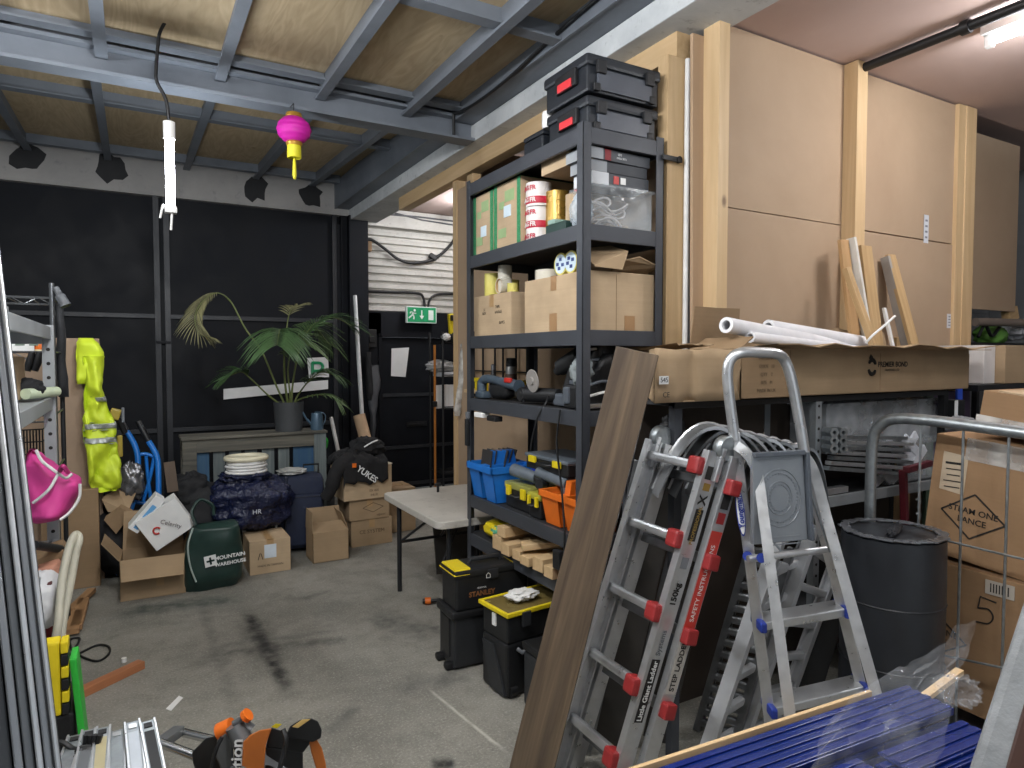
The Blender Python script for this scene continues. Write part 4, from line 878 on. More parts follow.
for x0, x1 in ((a.x, a.x+.105), (b.x-.105, b.x)): MB().box(x0, x1, yp-.004, yp+.03, 0, zt-.023, .003).build('upright', PALZ if x0 > 1 else PAL, pa); MB().box(x0, x1, yp+.2, yp+.30, 0, zt-.023, .003).build('block', PAL, pa)
sl = [(194, 209), (213, 225), (229, 241), (245, 257), (262, 274), (278, 289), (293, 314)]
for k, (p0, p1) in enumerate(sl):
    MB().box(at(p0, 460, y=yp+.05).x, at(p1, 460, y=yp+.05).x, yp+.032, yp+.052, .05, zt-.024, .002).build('slat', PBL if k in (0, 6) else PALZ, pa, label='faded blue slat' if k in (0, 6) else None)
# ---- potted palm
c = at(289, 434, y=6.05); c.z = zt+.001
pp = thing('potted_palm', 'potted kentia palm with long arching fronds standing on the pallet', 'plant', c)
r = .128; POT = mat('charcoal_pot', '3f4245', .55)
MB().lathe(c, [(.001, 0), (r*.88, .0), (r, .24), (r, .255), (r*.93, .255), (r*.92, .22), (.001, .215)], 28).build('pot', POT, pp, smooth=40)
LEAF = mat('palm_leaf', '3f5a34', .5, 0, .3, 6); LEAF2 = mat('palm_leaf_pale', '5c7547', .5, 0, .3, 6); LEAFD = mat('palm_leaf_dry', '7d7a55', .6, 0, .3, 6); STEM = mat('palm_stem', '66713f', .55)
def frond(path, start, m, ln, droop, width=.016, nl=22, seed=0, side=1.):
    """rachis along path, leaflets from fraction start to the tip"""
    r2 = random.Random(seed); P = spline(path, 8); N = len(P)
    mb = MB().tube(P, [.009*(1-.75*i/N) for i in range(N)], 6); mb.build('stem', STEM, pp, smooth=60)
    lf = MB()
    for i in range(nl):
        t = start+(1-start)*i/(nl-1); f = t*(N-1); k = min(N-2, int(f)); p = P[k].lerp(P[k+1], f-k); d = (P[k+1]-P[k]).normalized()
        s0 = d.cross(Z)
        if s0.length < .15: s0 = d.cross(Y)
        s0.normalize(); up = s0.cross(d)
        l = ln*(.55+.45*math.sin(PI*min(1, .2+.75*i/nl)))*r2.uniform(.85, 1.1)
        for s in (-1, 1):
            dirn = (s0*s*.9*side+d*.75+up*.25).normalized(); q0 = p; pts = []
            for j in range(5):
                u = j/4; pts.append(q0+dirn*l*u+V((0, 0, -1))*droop*l*u*u)
            w = width*r2.uniform(.8, 1.1); vs = []; 
            for j, q in enumerate(pts):
                u = j/4; ww = w*(math.sin(PI*(.12+.88*u))*.9+.05)*(1 if j < 4 else .1)
                n2 = dirn.cross(up).normalized() if dirn.cross(up).length > .1 else s0
                vs += [q-n2*ww*.5+up*.002, q+n2*ww*.5+up*.002]
            lf.add(vs, [(2*j, 2*j+1, 2*j+3, 2*j+2) for j in range(4)])
    lf.build('frond', m, pp, smooth=180, solid=.0015)
q = lambda px, py, y=6.05: at(px, py, y=y)
b0 = V((c.x, c.y, c.z+.2))
frond([b0+V((-.02, 0, 0)), q(276, 385), q(262, 352), q(245, 328), q(231, 302), q(217, 293, 5.95), q(203, 301, 5.88), q(195, 317, 5.82), q(199, 333, 5.78), q(212, 338, 5.76)], .56, LEAFD, .17, .45, .009, 36, 1)
frond([b0, q(285, 380, 6.0), q(284, 350, 5.9), q(283, 333, 5.75), q(280, 330, 5.55), q(277, 345, 5.35)], .58, LEAF, .36, .6, .017, 30, 2)
frond([b0+V((.02, 0, 0)), q(294, 375), q(303, 340, 6.1), q(318, 322, 6.15), q(335, 318, 6.15), q(352, 326, 6.15)], .42, LEAF, .34, .35, .013, 30, 3)
frond([b0+V((.01, .02, 0)), q(295, 370, 6.2), q(300, 340, 6.3), q(312, 325, 6.4), q(330, 345, 6.45)], .5, LEAF2, .30, .5, .012, 26, 4)
frond([b0+V((.03, -.02, 0)), q(298, 395), q(310, 380, 5.95), q(322, 372, 5.9), q(336, 376, 5.85)], .42, LEAF, .28, .45, .012, 26, 5)
frond([b0+V((-.03, -.02, 0)), q(268, 395, 5.98), q(250, 378, 5.92), q(240, 372, 5.9), q(222, 380, 5.88)], .55, LEAF, .26, .35, .016, 20, 6)
frond([b0+V((.0, -.03, 0)), q(290, 395, 5.98), q(288, 370, 5.95), q(292, 350, 5.92), q(300, 338, 5.9), q(305, 345, 5.8)], .5, LEAF2, .3, .5, .015, 24, 7)
frond([b0+V((0, .04, 0)), q(284, 370, 6.15), q(286, 335, 6.2), q(290, 312, 6.3), q(298, 306, 6.35)], .7, LEAFD, .2, .3, .014, 12, 8)
frond([b0+V((.03, .0, 0)), q(298, 400), q(316, 395, 5.9), q(330, 396, 5.85), q(340, 404, 5.8)], .4, LEAF2, .2, .4, .014, 14, 9)
# watering can
p = at(317, 433, y=6.0); p.z = zt+.001
t = thing('watering_can', 'small slate blue watering can on the right end of the pallet', 'watering can', p); BZ = mat('slate_blue_metal', '4a6173', .4, .3)
MB().lathe(p, [(.001, 0), (.054, 0), (.056, .02), (.048, .14), (.045, .15), (.042, .15), (.042, .02), (.001, .015)], 22).build('body', BZ, t, smooth=40)
MB().tube(spline([p+V((-.045, 0, .05)), p+V((-.09, 0, .1)), p+V((-.125, 0, .165))]), [.012]*6+[.008]*7, 8).build('spout', BZ, t, smooth=60)
MB().tube(arc(p+V((.05, 0, .03)), p+V((.13, 0, .17)), p+V((-.02, 0, .155)), 12), .005, 6).build('handle', BZ, t, smooth=60)
# ---- poles by the pier
a = at(355, 296, y=6.9); b = at(362.5, 425, y=6.33)
solo(MB().cyl(a, b, .021, n=14), 'metal_pole', mat('pale_pole_metal', 'c4c7c8', .4, .15), 'tall silver pole leaning beside the black pier, standing in a cardboard tube', 'pole', smooth=40)
tp = at(359, 415, y=6.33); bt = at(370.5, 458, y=6.22); dn = (bt-tp).normalized(); bt = tp+dn*(tp.z-.02)/(-dn.z)
m = MB(); R = axes(bt-tp); ln = (bt-tp).length
solo(m.lathe(tp, [(.052, 0), (.058, 0), (.058, ln), (.052, ln), (.052, 0)], 22, R), 'cardboard_tube', mat('cardboard_tube_tan', 'c0a384', .75), 'long tan cardboard tube leaning behind the stack of boxes', 'tube', smooth=40)
stick('white_pole', at(331, 417, y=6.5), V((at(344, 480, y=6.25).x+.06, 6.15, .01)), .03, .03, WHT, 'thin white pole leaning in the corner right of the pallet', 'pole', bev=.008)
sp = thing('garden_spade', 'spade with bright green D handle and wooden shaft leaning in the corner', 'spade', at(325, 520, y=6.3, z=None) if False else V((at(325, 500, y=6.3).x, 6.3, 0)))
h = at(321, 447, y=6.3)
MB().tube(spline([h+V((-.05, 0, .07)), h+V((-.045, 0, .0)), h+V((0, 0, -.05)), h+V((.045, 0, 0)), h+V((.05, 0, .07)), h+V((0, 0, .085))], 6), .014, 8, True).build('handle', GRN, sp, smooth=60)
MB().cyl(h+V((0, 0, -.05)), V((h.x+.05, 6.3, .3)), .018, n=10).build('shaft', mat('spade_shaft', 'a8b3a8', .5), sp, smooth=40)
MB().prism([V((h.x-.02, 6.29, .3)), V((h.x+.12, 6.29, .3)), V((h.x+.12, 6.29, .06)), V((h.x+.05, 6.29, .0)), V((h.x-.02, 6.29, .06))], (0, .006, 0)).build('blade', mat('spade_blade', '55595c', .4, .6), sp)
stick('timber_batten', at(313, 443, y=6.4), V((at(313, 443, y=6.4).x+.01, 6.3, 0)), .05, .025, PINE, 'short upright timber batten beside the green handled spade', 'timber')
# coats and umbrellas on the pier's right
UMB = mat('umbrella_cloth', '4a4c50', .6); CH = mat('dark_cloth', '17181b', .8)
solo(loft(MB(), [(365, 371, 379), (385, 369, 380), (400, 368, 378), (420, 371, 376), (440, 372, 375)], 7.4, .09, .02, 3), 'umbrella', UMB, 'grey folded umbrella hanging beside the door lock', 'umbrella', smooth=60)
solo(loft(MB(), [(352, 366, 371), (370, 365, 372), (388, 366, 373), (400, 367, 371)], 7.36, .08, .02, 5), 'umbrella', CH, 'black folded umbrella hanging left of the grey one', 'umbrella', smooth=60)
# ---- stack of three worn cartons with the hoodie
xs0, xs1 = at(352, 548, z=0).x, 1.92
def printed(t, rows, size, face_y, h0, m=INK, x0=0.):
    for k, s in enumerate(rows): text(s, size, on(t, (x0, face_y, h0-k*size*1.3)), dirw(t, X), Z, m, t)
FADE = mat('faded_ink', '5d4c38', .8)
ct = carton('worn cardboard carton at the bottom of the stack by the folding table', 1.56, 1.92, 5.46, 5.80, 0, .225, m=CARD, tape='y')
printed(ct, ['CE SYSTEM'], .045, -.1715, .12, FADE)
cm = carton('worn carton with a diamond print in the middle of the stack by the table', 1.54, 1.89, 5.45, 5.80, .2265, .405, rz=.02, m=CARD, tape='y')
o2 = on(cm, (.03, -.1765, .10)); dx = dirw(cm, X); mdm = MB(); pts = [o2+dx*.09, o2+Z*.04, o2-dx*.09, o2-Z*.04]
for k in range(4): mdm.bar(pts[k], pts[(k+1) % 4], .005, .001, (0, 1, 0))
mdm.build('diamond_print', FADE, cm); printed(cm, ['HEAVY'], .026, -.1765, .03, FADE, .10)
cu = carton('dented pale carton on top of the stack under the black hoodie', 1.48, 1.90, 5.42, 5.78, .4065, .685, rz=.05, m=CARD2, tape='y')
printed(cu, ['II', 'II'], .045, -.1815, .2, FADE, .12); printed(cu, ['EX 400', 'IHI III'], .028, -.1815, .07, FADE, .05)
MB().prism([on(cu, (.08, -.17, .281)), on(cu, (.22, -.17, .281)), on(cu, (.2, .1, .285)), on(cu, (.06, .1, .285))], (0, 0, .006)).build('flap', mat('torn_paper', 'd8cdb8', .8), cu)
patch(cu, (-.2105, -.05, .15), (0, -1, 0), (0, 0, 1), .09, .1, mat('brown_label', 'b9a184', .7), 'shipping_label')
carton('carton just visible behind the right side of the stacked cartons', 1.95, 2.25, 5.75, 6.1, 0, .40, m=CARD)
hd = thing('hoodie', 'black hooded top with white lettering slumped over the top carton', 'clothing', V((1.62, 5.5, .69)))
HOOD = mat('black_cotton', '141416', .9, 0, .2)
m = MB()
cc = on(cu, (0, 0, .282))
def hf(u, v):
    x = -.26+.62*u; y = -.30+.52*v
    z = .10*math.exp(-((x-.05)/.22)**2-((y-.05)/.25)**2)+.05*NZ.noise(V((x*7, y*7, 1)))+.03*NZ.noise(V((x*15, y*15, 4)))
    fy = -.182
    p = V((x*.62-.06, max(y, fy)-.012*(y < fy), .03+z))
    if y < fy: p.z -= (fy-y)*1.5; p.y -= .02*NZ.noise(V((x*9, y*4, 3)))+.012
    if p.x < -.21: p.z -= (-.21-p.x)*4
    return on(cu, (p.x, p.y, .282+max(p.z, .004) if y >= fy and p.x > -.21 else .282+p.z))
m.grid(hf, 34, 30); m.build('body', HOOD, hd, smooth=180, solid=.02)
MB().blob(cc+V((.06, .02, .13)), (.16, .13, .09), .3, 2.6, 6, 2.2, crease=.15).build('hood', HOOD, hd, smooth=60)
MB().tube(spline([cc+V((-.12, -.12, .06)), cc+V((-.25, -.17, -.02)), cc+V((-.30, -.17, -.16)), cc+V((-.34, -.14, -.24))]), [.07]*6+[.06]*6+[.05]*7, 12).build('sleeve', HOOD, hd, smooth=60)
text('YUKES', .07, on(cu, (-.03, -.236, .22)), dirw(cu, V((1, 0, -.75))), V((.35, 0, 1)), PAPER, hd, bold=.02); 
t = MB().frame(on(cu, (-.14, -.236, .305)), (.035, .003, .035), None, .001); t.build('orange_print', ORA, hd)
MB().tube(spline([cc+V((.0, -.10, .15)), cc+V((.06, -.11, .185)), cc+V((.12, -.09, .2))]), .007, 6).build('drawstring', PAPER, hd)
# ---- open carton before the suitcase
t = carton('small open carton with flaps up standing before the navy suitcase', 1.18, 1.46, 5.18, 5.42, 0, .235, m=CARD, flaps=[('+y', 92, .15), ('+x', 70, .15), ('-x', 88, .16), ('-y', 20, .15)])
MB().box(1.20, 1.44, 5.2, 5.4, .17, .21, .004).build('contents', PAPER, t)
# ---- navy suitcase
NAVY = mat('navy_fabric', '182138', .75, 0, .15, 40); NAVY2 = mat('navy_trim', '141b2e', .6)
sc = thing('suitcase', 'navy fabric wheeled suitcase standing upright between blue sack and cartons', 'suitcase', (1.17, 5.66, 0), -.12)
b = L(sc); b.frame((0.02, 0, .33), (.36, .28, .60), None, .05).build('body', NAVY, sc, smooth=40)
L(sc).frame((.03, -.15, .28), (.30, .06, .42), None, .025).build('front_pocket', NAVY, sc, smooth=40)
L(sc).tube([(-.11, -.182, .08), (-.11, -.182, .47), (.17, -.182, .47), (.17, -.182, .08)], .006, 6).build('zip', NAVY2, sc)
L(sc).frame((-.10, -.0, .33), (.03, .285, .612), None, .01).build('side_strap', NAVY2, sc)
for s in (-1, 1): L(sc).cyl((.02+s*.16-.015, .08, .035), (.02+s*.16+.015, .08, .035), .035).build('wheel', BLKM, sc, smooth=40)
L(sc).tube([(.05, .02, .62), (.05, .02, .70), (.17, .02, .70), (.17, .02, .62)], .009, 8).build('handle', BLKM, sc, smooth=50)
solo(MB().blob(on(sc, (-.05, -.02, .66)), (.12, .08, .03), .25, 2.5, 9, 2.4, .632, crease=.2), 'crumpled_wrapping', mat('crumpled_film', 'a9aaa6', .4), 'crumpled pale wrapping lying on top of the navy suitcase', 'wrapping', smooth=60)
# ---- box with label, blue sack, coil
t = carton('closed carton with square label at the foot of the blue sack', .71, 1.0, 5.12, 5.46, 0, .25, rz=.0, m=CARD2, tape='y')
patch(t, (.0, -.171, .165), (1, 0, 0), (0, 0, 1), .085, .10, mat('label_pale_blue', 'c9d3dd', .7), 'shipping_label'); printed(t, ['MADE IN TAIWAN'], .022, -.1715, .06, INK, .0); printed(t, ['/\\'], .07, -.1715, .13, INK, -.07)
NB = NT('blue_poly_sheet'); NB.set(Base_Color=hx('141b38'), Roughness=.22); NB.bump(NB.noise(NB.coord(), 16, 4, .7), .9, .03); NBM = NB.m
sk = thing('rubbish_sack', 'big shiny navy blue plastic sack on the labelled carton', 'sack', (.80, 5.5, .252))
MB().blob((.775, 5.50, .475), (.31, .22, .235), .25, 2.0, 4, 2.2, .252, crease=.16, n=70).build('body', NBM, sk, smooth=80)
MB().blob((.74, 5.5, .68), (.19, .15, .05), .25, 3, 7, 2.2, crease=.2).build('neck', NBM, sk, smooth=80)
text('HR', .05, at(257, 512, y=5.268), X, Z, mat('pale_print', 'b8bcc6', .5), sk)
cl = thing('hose_coil', 'cream coiled tubing lying on top of the blue sack', 'hose', (.76, 5.5, .765)); CRM = mat('cream_plastic', 'd3cdb4', .45)
for k in range(4): MB().tube([V((.75+(.146-.01*(k % 2))*math.cos(a), 5.5+.13*math.sin(a), .715+.022*k)) for a in [2*PI*i/30 for i in range(30)]], .0115, 8, True).build('coil', WHT, cl, smooth=60)
MB().tube([V((.75+.146*math.cos(a), 5.5+.13*math.sin(a), .819)) for a in [2*PI*i/30 for i in range(30)]], .021, 10, True).build('coil', CRM, cl, smooth=60)
# ---- dark green carrier bag with lettering
DG = mat('dark_green_bag', '1d3530', .45, 0, .2); 
bg = thing('carrier_bag', 'dark green carrier bag with white lettering beside the open carton', 'bag', (.47, 5.05, 0))
rows = [(592, 186, 236), (575, 184, 243), (555, 184, 244), (540, 187, 241), (530, 190, 239), (525, 193, 238), (522, 196, 235)]
loft(MB(), rows, 5.0, .22, .03, 2, p=2.8).build('body', DG, bg, smooth=60)
MB().tube(spline([at(196, 525, y=4.93), at(192, 512, y=4.97), at(200, 500, y=5.0), at(212, 505, y=5.02), at(214, 515, y=5.02)]), .012, 6).build('handle', DG, bg, smooth=60)
MB().tube(spline([at(193, 528, y=4.89), at(188, 545, y=4.88), at(190, 565, y=4.875), at(196, 582, y=4.87)]), .006, 6).build('piping', mat('pale_piping', '9aa8a2', .5), bg)
lo = at(223, 566, y=4.865); xd = at(243, 561, y=4.865)-at(203, 569, y=4.865)
text('MOUNTAIN', .036, at(230, 556, y=4.872), xd, Z, PAPER, bg, bold=.03); text('WAREHOUSE', .033, at(230.5, 562.5, y=4.87), xd, Z, PAPER, bg, bold=.03)
e = at(210.5, 561, y=4.872); m = MB().frame(e, (.075, .002, .075), Matrix.Rotation(-.13, 3, 'Y'), .0); m.build('logo_square', PAPER, bg)
MB().frame(e+V((0, -.002, 0)), (.05, .002, .013), Matrix.Rotation(-.13, 3, 'Y')).frame(e+V((0, -.002, 0)), (.013, .002, .05), Matrix.Rotation(-.13, 3, 'Y')).build('logo_cross', DG, bg)
# ---- open carton with white boxes
oc = carton('open carton with spread flaps holding tilted white boxes', -.10, .285, 4.98, 5.28, 0, .27, rz=-.04, m=CARD, flaps=[('-y', 218, .17), ('-x', 128, .16), ('+x', 112, .18), ('+y', 95, .26)])
patch(oc, (.04, -.151, .17), (1, 0, 0), (0, 0, 1), .045, .19, TAPE, 'tape')
q1 = [at(*p, y=5.03) for p in ((138, 527), (172, 494.5), (193, 522), (160, 550))]
wx = (q1[2]-q1[1]).normalized(); wz = (q1[1]-q1[0]).normalized(); cc = (q1[0]+q1[2])/2
wb = thing('white_box', 'white carton with small red print tilted in the open carton', 'box', cc)
R = Matrix((wx, wx.cross(wz)*-1, (wz-wx*wz.dot(wx)).normalized())).transposed()
MB().frame(cc+V((0, .10, 0)), ((q1[2]-q1[1]).length, .2, (q1[1]-q1[0]).length), R, .004).build('body', PAPER, wb)
text('Celerity', .042, cc+V((.03, -.004, .0)), R @ V((.8, 0, .6)), R @ V((-.6, 0, .8)), mat('grey_print', '6a5f5f', .6), wb)
MB().tube([cc+V((-.055, -.003, -.035))+V((.022*math.cos(a), 0, .022*math.sin(a))) for a in [.6+4.8*k/14 for k in range(15)]], .006, 6).build('logo_ring', RED, wb)
q1 = [at(*p, y=5.06) for p in ((129, 529), (157, 496), (164, 500), (136, 533))]
wz = (q1[1]-q1[0]).normalized(); cc = (q1[0]+q1[2])/2; xd = V((wz.z, 0, -wz.x)); R = Matrix((xd, Y, wz)).transposed()
nb = thing('narrow_box', 'long narrow white box with pale blue stripes tilted beside the white carton', 'box', cc); ln = (q1[1]-q1[0]).length
MB().frame(cc+V((0, .08, 0)), (.07, .16, ln), R, .003).build('body', PAPER, nb)
for s, l2 in ((-.3, .25), (.08, .38)): MB().frame(cc+wz*ln*s+V((0, -.001, 0))+xd*.004, (.03, .003, ln*l2), R).build('blue_stripe', mat('sky_blue_print', '5f9fd0', .5), nb)
# ---- black duffel behind, with a piece of board
t = thing('holdall', 'large black holdall heaped against the gate behind the open carton', 'bag', (.4, 5.75, 0))
MB().blob((.42, 5.67, .31), (.27, .19, .31), .2, 2.0, 21, 2.4, 0, crease=.1).build('body', CH, t, smooth=80)
MB().blob((.36, 5.66, .56), (.16, .13, .15), .3, 2.4, 23, 2.2, crease=.1).build('top_flap', CH, t, smooth=80)
stick('cardboard_strip', at(173, 492, y=5.45), at(169, 462, y=5.55), .012, .075, mat('brown_strip', '54463a', .8), 'upright brown strip of board sticking up before the black holdall', 'strip', up=(1, 0, 0))
# ---- blue sack truck
st = thing('sack_truck', 'bright blue sack truck with black grips leaning by the gate', 'sack truck', (-.02, 5.75, 0)); y1 = 5.8; TB2 = mat('bright_blue_paint', '1f74c9', .35)
left = [(126, 430), (135, 446), (138, 462), (136, 490), (128, 520), (124, 560)]; right = [(148, 440), (157, 457), (158.5, 475), (158.5, 497), (157, 515), (154, 552)]
for r_ in (left, right):
    P = [at(px, py, y=y1-.0015*(py-430)) for px, py in r_]; P[-1].z = max(P[-1].z, .04)
    MB().tube(spline(P), .021, 10).build('side_tube', TB2, st, smooth=60)
    d = (P[0]-P[1]).normalized(); MB().cyl(P[0]-d*.01, P[0]+d*.16, .022, n=10).build('grip', BLKM, st, smooth=40)
for p_ in (((138, 455), (146, 454), (157, 458)), ((136, 502), (146, 503), (158, 499))): MB().tube(spline([at(px, py, y=y1-.01) for px, py in p_]), .014, 8).build('cross_tube', TB2, st, smooth=60)
for p_ in (((146, 456), (148, 478), (151, 500)), ((154, 458), (150, 478), (143, 502))): MB().tube(spline([at(px, py, y=y1-.012) for px, py in p_]), .013, 8).build('brace', TB2, st, smooth=60)
MB().box(-.14, .14, 5.55, 5.62, .02, .045, .003).build('toe_plate', TB2, st)
for s in (-.13, .13): MB().cyl((s-.02, 5.82, .10), (s+.02, 5.82, .10), .10, n=20).build('wheel', BLKM, st, smooth=40)
sp2 = thing('loppers', 'black and yellow tool head hanging beside the hi-vis coat', 'tool', at(117, 420, y=5.7))
MB().frame(at(115, 414, y=5.7), (.07, .05, .08), Matrix.Rotation(.3, 3, 'Y'), .012).build('head', mat('dull_yellow', 'b09a3a', .5), sp2); MB().cyl(at(118, 418, y=5.7), at(125, 433, y=5.72), .02, n=10).build('arm', BLKM, sp2, smooth=40)
MB().frame(at(123, 415, y=5.69), (.02, .03, .11), None, .004).build('blade', GREYP, sp2); MB().frame(at(120, 446, y=5.7), (.035, .04, .16), None, .01).build('grip', mat('dull_yellow', 'b09a3a', .5), sp2)
# foil bag and card scraps left of the truck
t = solo(MB().blob(at(131, 482, y=5.62), (.09, .08, .15), .25, 2.6, 31, 2.2, crease=.3), 'foil_bag', mat('silver_foil', '77777a', .3, .6), 'dull silver foil bag wedged behind the blue sack truck', 'bag', smooth=60)
solo(MB().blob((-.13, 5.62, .26), (.15, .13, .26), .2, 2.2, 33, 2.4, 0, crease=.1), 'dark_sack', CH, 'dark sack on the floor left of the sack truck', 'sack', smooth=60)
for k, (q0, lb) in enumerate(((((102, 500), (118, 491), (136, 493), (128, 512), (108, 512)), 'crumpled sheet of torn cardboard left of the sack truck'), (((104, 520), (120, 508), (132, 514), (116, 534)), 'folded dark cardboard scrap under the torn sheet'))):
    P = [at(px, py, y=5.47-.05*k+.1*(py < 500)) for px, py in q0]; solo(MB().prism(P, (.01, .03, .02)), 'cardboard_scrap', CARD3 if k else CARD, lb, 'cardboard')
# ---- tall cartons and the hi-vis coat
sh = thing('flat_carton', 'very tall flat carton standing upright behind the chrome shelving', 'box', (-.38, 5.62, 0))
MB().box(at(52, 500, y=5.58).x-.35, at(97.5, 345, y=5.58).x+.01, 5.58, 5.70, 0, at(60, 338, y=5.58).z, .004).build('body', mat('brown_flat_card', '8c7763', .8), sh)
t = carton('plain tall carton standing in front below the hi-vis coat', at(40, 500, y=5.42).x, at(98.5, 500, y=5.42).x, 5.42, 5.57, 0, at(80, 490, y=5.42).z, m=CARD3, tape=None); text('S55', .065, at(65, 555, y=5.4185), X, Z, INK, t)
HV = mat('hi_vis_yellow', 'c3d62e', .6, 0, .06, 5); SIL = mat('reflective_band', 'a4a8a6', .35, .2)
hv = thing('hi_vis_coat', 'fluorescent yellow hi-vis coat with grey bands hanging from the tall carton', 'clothing', at(95, 338, y=5.5))
loft(MB(), [(338, 78.5, 93), (344, 77.5, 99), (353, 77, 104), (365, 77, 103.5), (378, 75.5, 102.5), (384, 76, 98)], 5.50, .10, .03, 1, freq=9).build('hood', HV, hv, smooth=70)
rows = [(356, 84, 103), (372, 86, 103), (386, 87, 103), (396, 87, 105), (405, 87, 108), (418, 84, 114), (432, 85, 118), (448, 85.5, 119), (465, 87, 121.5), (480, 88, 122), (488, 92, 121), (491, 99, 117)]
loft(MB(), rows, 5.46, .15, .08, 4, freq=9, n=48).build('body', HV, hv, smooth=70)
for (rA) in ([(422, 84.6, 115.5), (426, 85, 116.5), (430, 85.2, 117.5)], [(436, 85.2, 118.3), (440, 85.2, 118.5), (444, 85.5, 118.8)], [(396, 93, 105.5), (399, 95, 106.5), (402, 96, 107.5)]):
    loft(MB(), rA, 5.457, .172, .08, 4, freq=9, n=48).build('reflective_band', SIL, hv, smooth=70)
# ---- black wire shelf behind the partition
y2 = 6.7; x0 = at(430, 340, y=6.85).x; x1 = x0+.6; zt = at(431, 334, y=y2).z
ws = thing('wire_shelf', 'narrow black wire shelving unit beside the black door', 'shelf', ((x0+x1)/2, y2, 0))
for x in (x0, x1):
    for y in (6.5, 6.85): MB().cyl((x, y, 0), (x, y, zt+.02), .014, n=8).build('post', BLKM, ws, smooth=40)
for zz in (at(440, 342, y=6.5).z, at(440, 377, y=6.5).z, at(440, 409, y=6.5).z, .35):
    MB().box(x0, x1, 6.5, 6.85, zz-.012, zz).build('shelf', BLKM, ws); MB().tube([(x0, 6.49, zz+.02), (x1, 6.49, zz+.02)], .006, 6).build('rail', BLKM, ws)
zz = at(440, 377, y=6.5).z
solo(MB().blob((x0+.03, 6.62, zz+.11), (.17, .10, .07), .25, 2.5, 41, 2.2, zz+.05, crease=.25), 'plastic_parcel', mat('grey_poly', 'a3a4a4', .4), 'crumpled grey plastic parcel on the middle wire shelf', 'parcel', smooth=60)
solo(MB().box(x0-.02, x0+.22, 6.52, 6.72, zz+.002, zz+.05, .004), 'paper_box', mat('pale_box', 'c8ccd0', .6), 'pale flat box under the crumpled parcel on the wire shelf', 'box')
zz = at(440, 409, y=6.5).z
for k in range(3): solo(MB().frame((x0+.0+.14*k, 6.54+.02*k, zz+.13), (.15, .02, .25), Matrix.Rotation(.05*(k-1), 3, 'Y'), .003), 'paper_packet', PAPER, ['left', 'middle', 'right'][k]+' white printed packet on the lower wire shelf', 'packet', 'white packets on the lower wire shelf')
zz = at(440, 342, y=6.5).z
o = thing('strap_tool', 'yellow and black tool standing on the top of the wire shelf', 'tool', at(453, 335, y=6.5)); MB().frame(at(452.5, 324, y=6.5), (.09, .05, .22), Matrix.Rotation(-.08, 3, 'Y'), .012).build('body', YEL, o); MB().frame(at(453, 318, y=6.47), (.06, .03, .06), None, .008).build('head', BLKM, o); MB().blob(at(454, 337, y=6.5), (.06, .05, .05), .3, 4, 3).build('strap', BLKM, o, smooth=60)
o = thing('detergent_bottle', 'blue and yellow bottle at the top of the wire shelf beside the partition end', 'bottle', (x0+.32, 6.6, zz)); MB().frame(at(460.5, 322, y=6.6), (.09, .07, .26), None, .02).build('body', mat('pale_blue_bottle', '7da3cf', .4), o, smooth=50); MB().frame(at(461.5, 305, y=6.6), (.07, .06, .07), None, .015).build('cap', mat('pale_cap', 'dbe07a', .4), o, smooth=50)
solo(MB().blob(at(446, 337, y=6.5), (.05, .05, .04), .2, 3, 44, 2.2), 'cloth_scrap', WHT, 'small white cloth scrap on the top wire shelf', 'cloth', smooth=60)
m = MB(); a = at(434.5, 345, y=6.46); b = at(434, 492, y=6.46); m.box(a.x-.012, a.x+.012, 6.455, 6.46, b.z, a.z)
o = solo(m, 'ratchet_strap', mat('orange_webbing', 'a86a26', .7), 'long thin orange strap hanging down from the wire shelf', 'strap'); MB().frame(at(434.5, 404, y=6.45), (.05, .04, .06), None, .008).build('buckle', BLKM, o)
solo(loft(MB(), [(338, 461, 466), (355, 460, 465), (380, 459, 464.5), (398, 456, 464), (410, 454, 461), (416, 455, 460)], 4.86, .06, .03, 8), 'plastic_roll', film('hanging_film', 'd6d6d2', .65, .2, .6, 30), 'strip of crumpled clear plastic hanging at the rack corner', 'plastic', smooth=60)
# ---- folding table
tb = thing('folding_table', 'grey topped folding table with black legs left of the rack', 'table', (1.86, 4.05, 0)); TTOP = stain_mat('grubby_table_top', 'b1ada5', 'c6c2ba', 3, .5, '8f8a82')
zt = .635; x0, x1, y0, y1 = 1.525, 2.22, 3.54, 4.55
def rr(x0, x1, y0, y1, r, n=5):
    out = []
    for cx, cy, a0 in ((x1-r, y1-r, 0), (x0+r, y1-r, 90), (x0+r, y0+r, 180), (x1-r, y0+r, 270)):
        out += [(cx+r*math.cos(math.radians(a0+90*k/n)), cy+r*math.sin(math.radians(a0+90*k/n))) for k in range(n+1)]
    return out
MB().prism([V((x, y, zt-.045)) for x, y in rr(x0, x1, y0, y1, .06)], (0, 0, .045)).build('top', TTOP, tb, bevel=.006)
LEGB = mat('black_tube', '26272a', .4, .3)
for yy, s in ((4.28, 1), (3.60, -1)):
    for xx in (1.555 if s > 0 else 1.62, 2.15): MB().cyl((xx, yy, 0), (xx, yy, zt-.046), .016, n=10).build('leg', LEGB, tb, smooth=40)
    MB().cyl((1.555 if s > 0 else 1.62, yy, .16 if s < 0 else .34), (2.15, yy, .16 if s < 0 else .34), .011, n=8).build('cross_bar', LEGB, tb, smooth=40)
    MB().cyl((1.86, yy, .34), (1.86, yy-s*.28, zt-.05), .009, n=8).build('strut', LEGB, tb, smooth=40)
    MB().cyl((1.56, yy, .34), (1.80, yy-s*.2, zt-.05), .009, n=8).build('strut', LEGB, tb, smooth=40)
o = thing('clamp', 'tiny black clamp standing on the far side of the folding table', 'clamp', at(438, 488, z=zt)); p = at(438, 492, z=zt+.001)
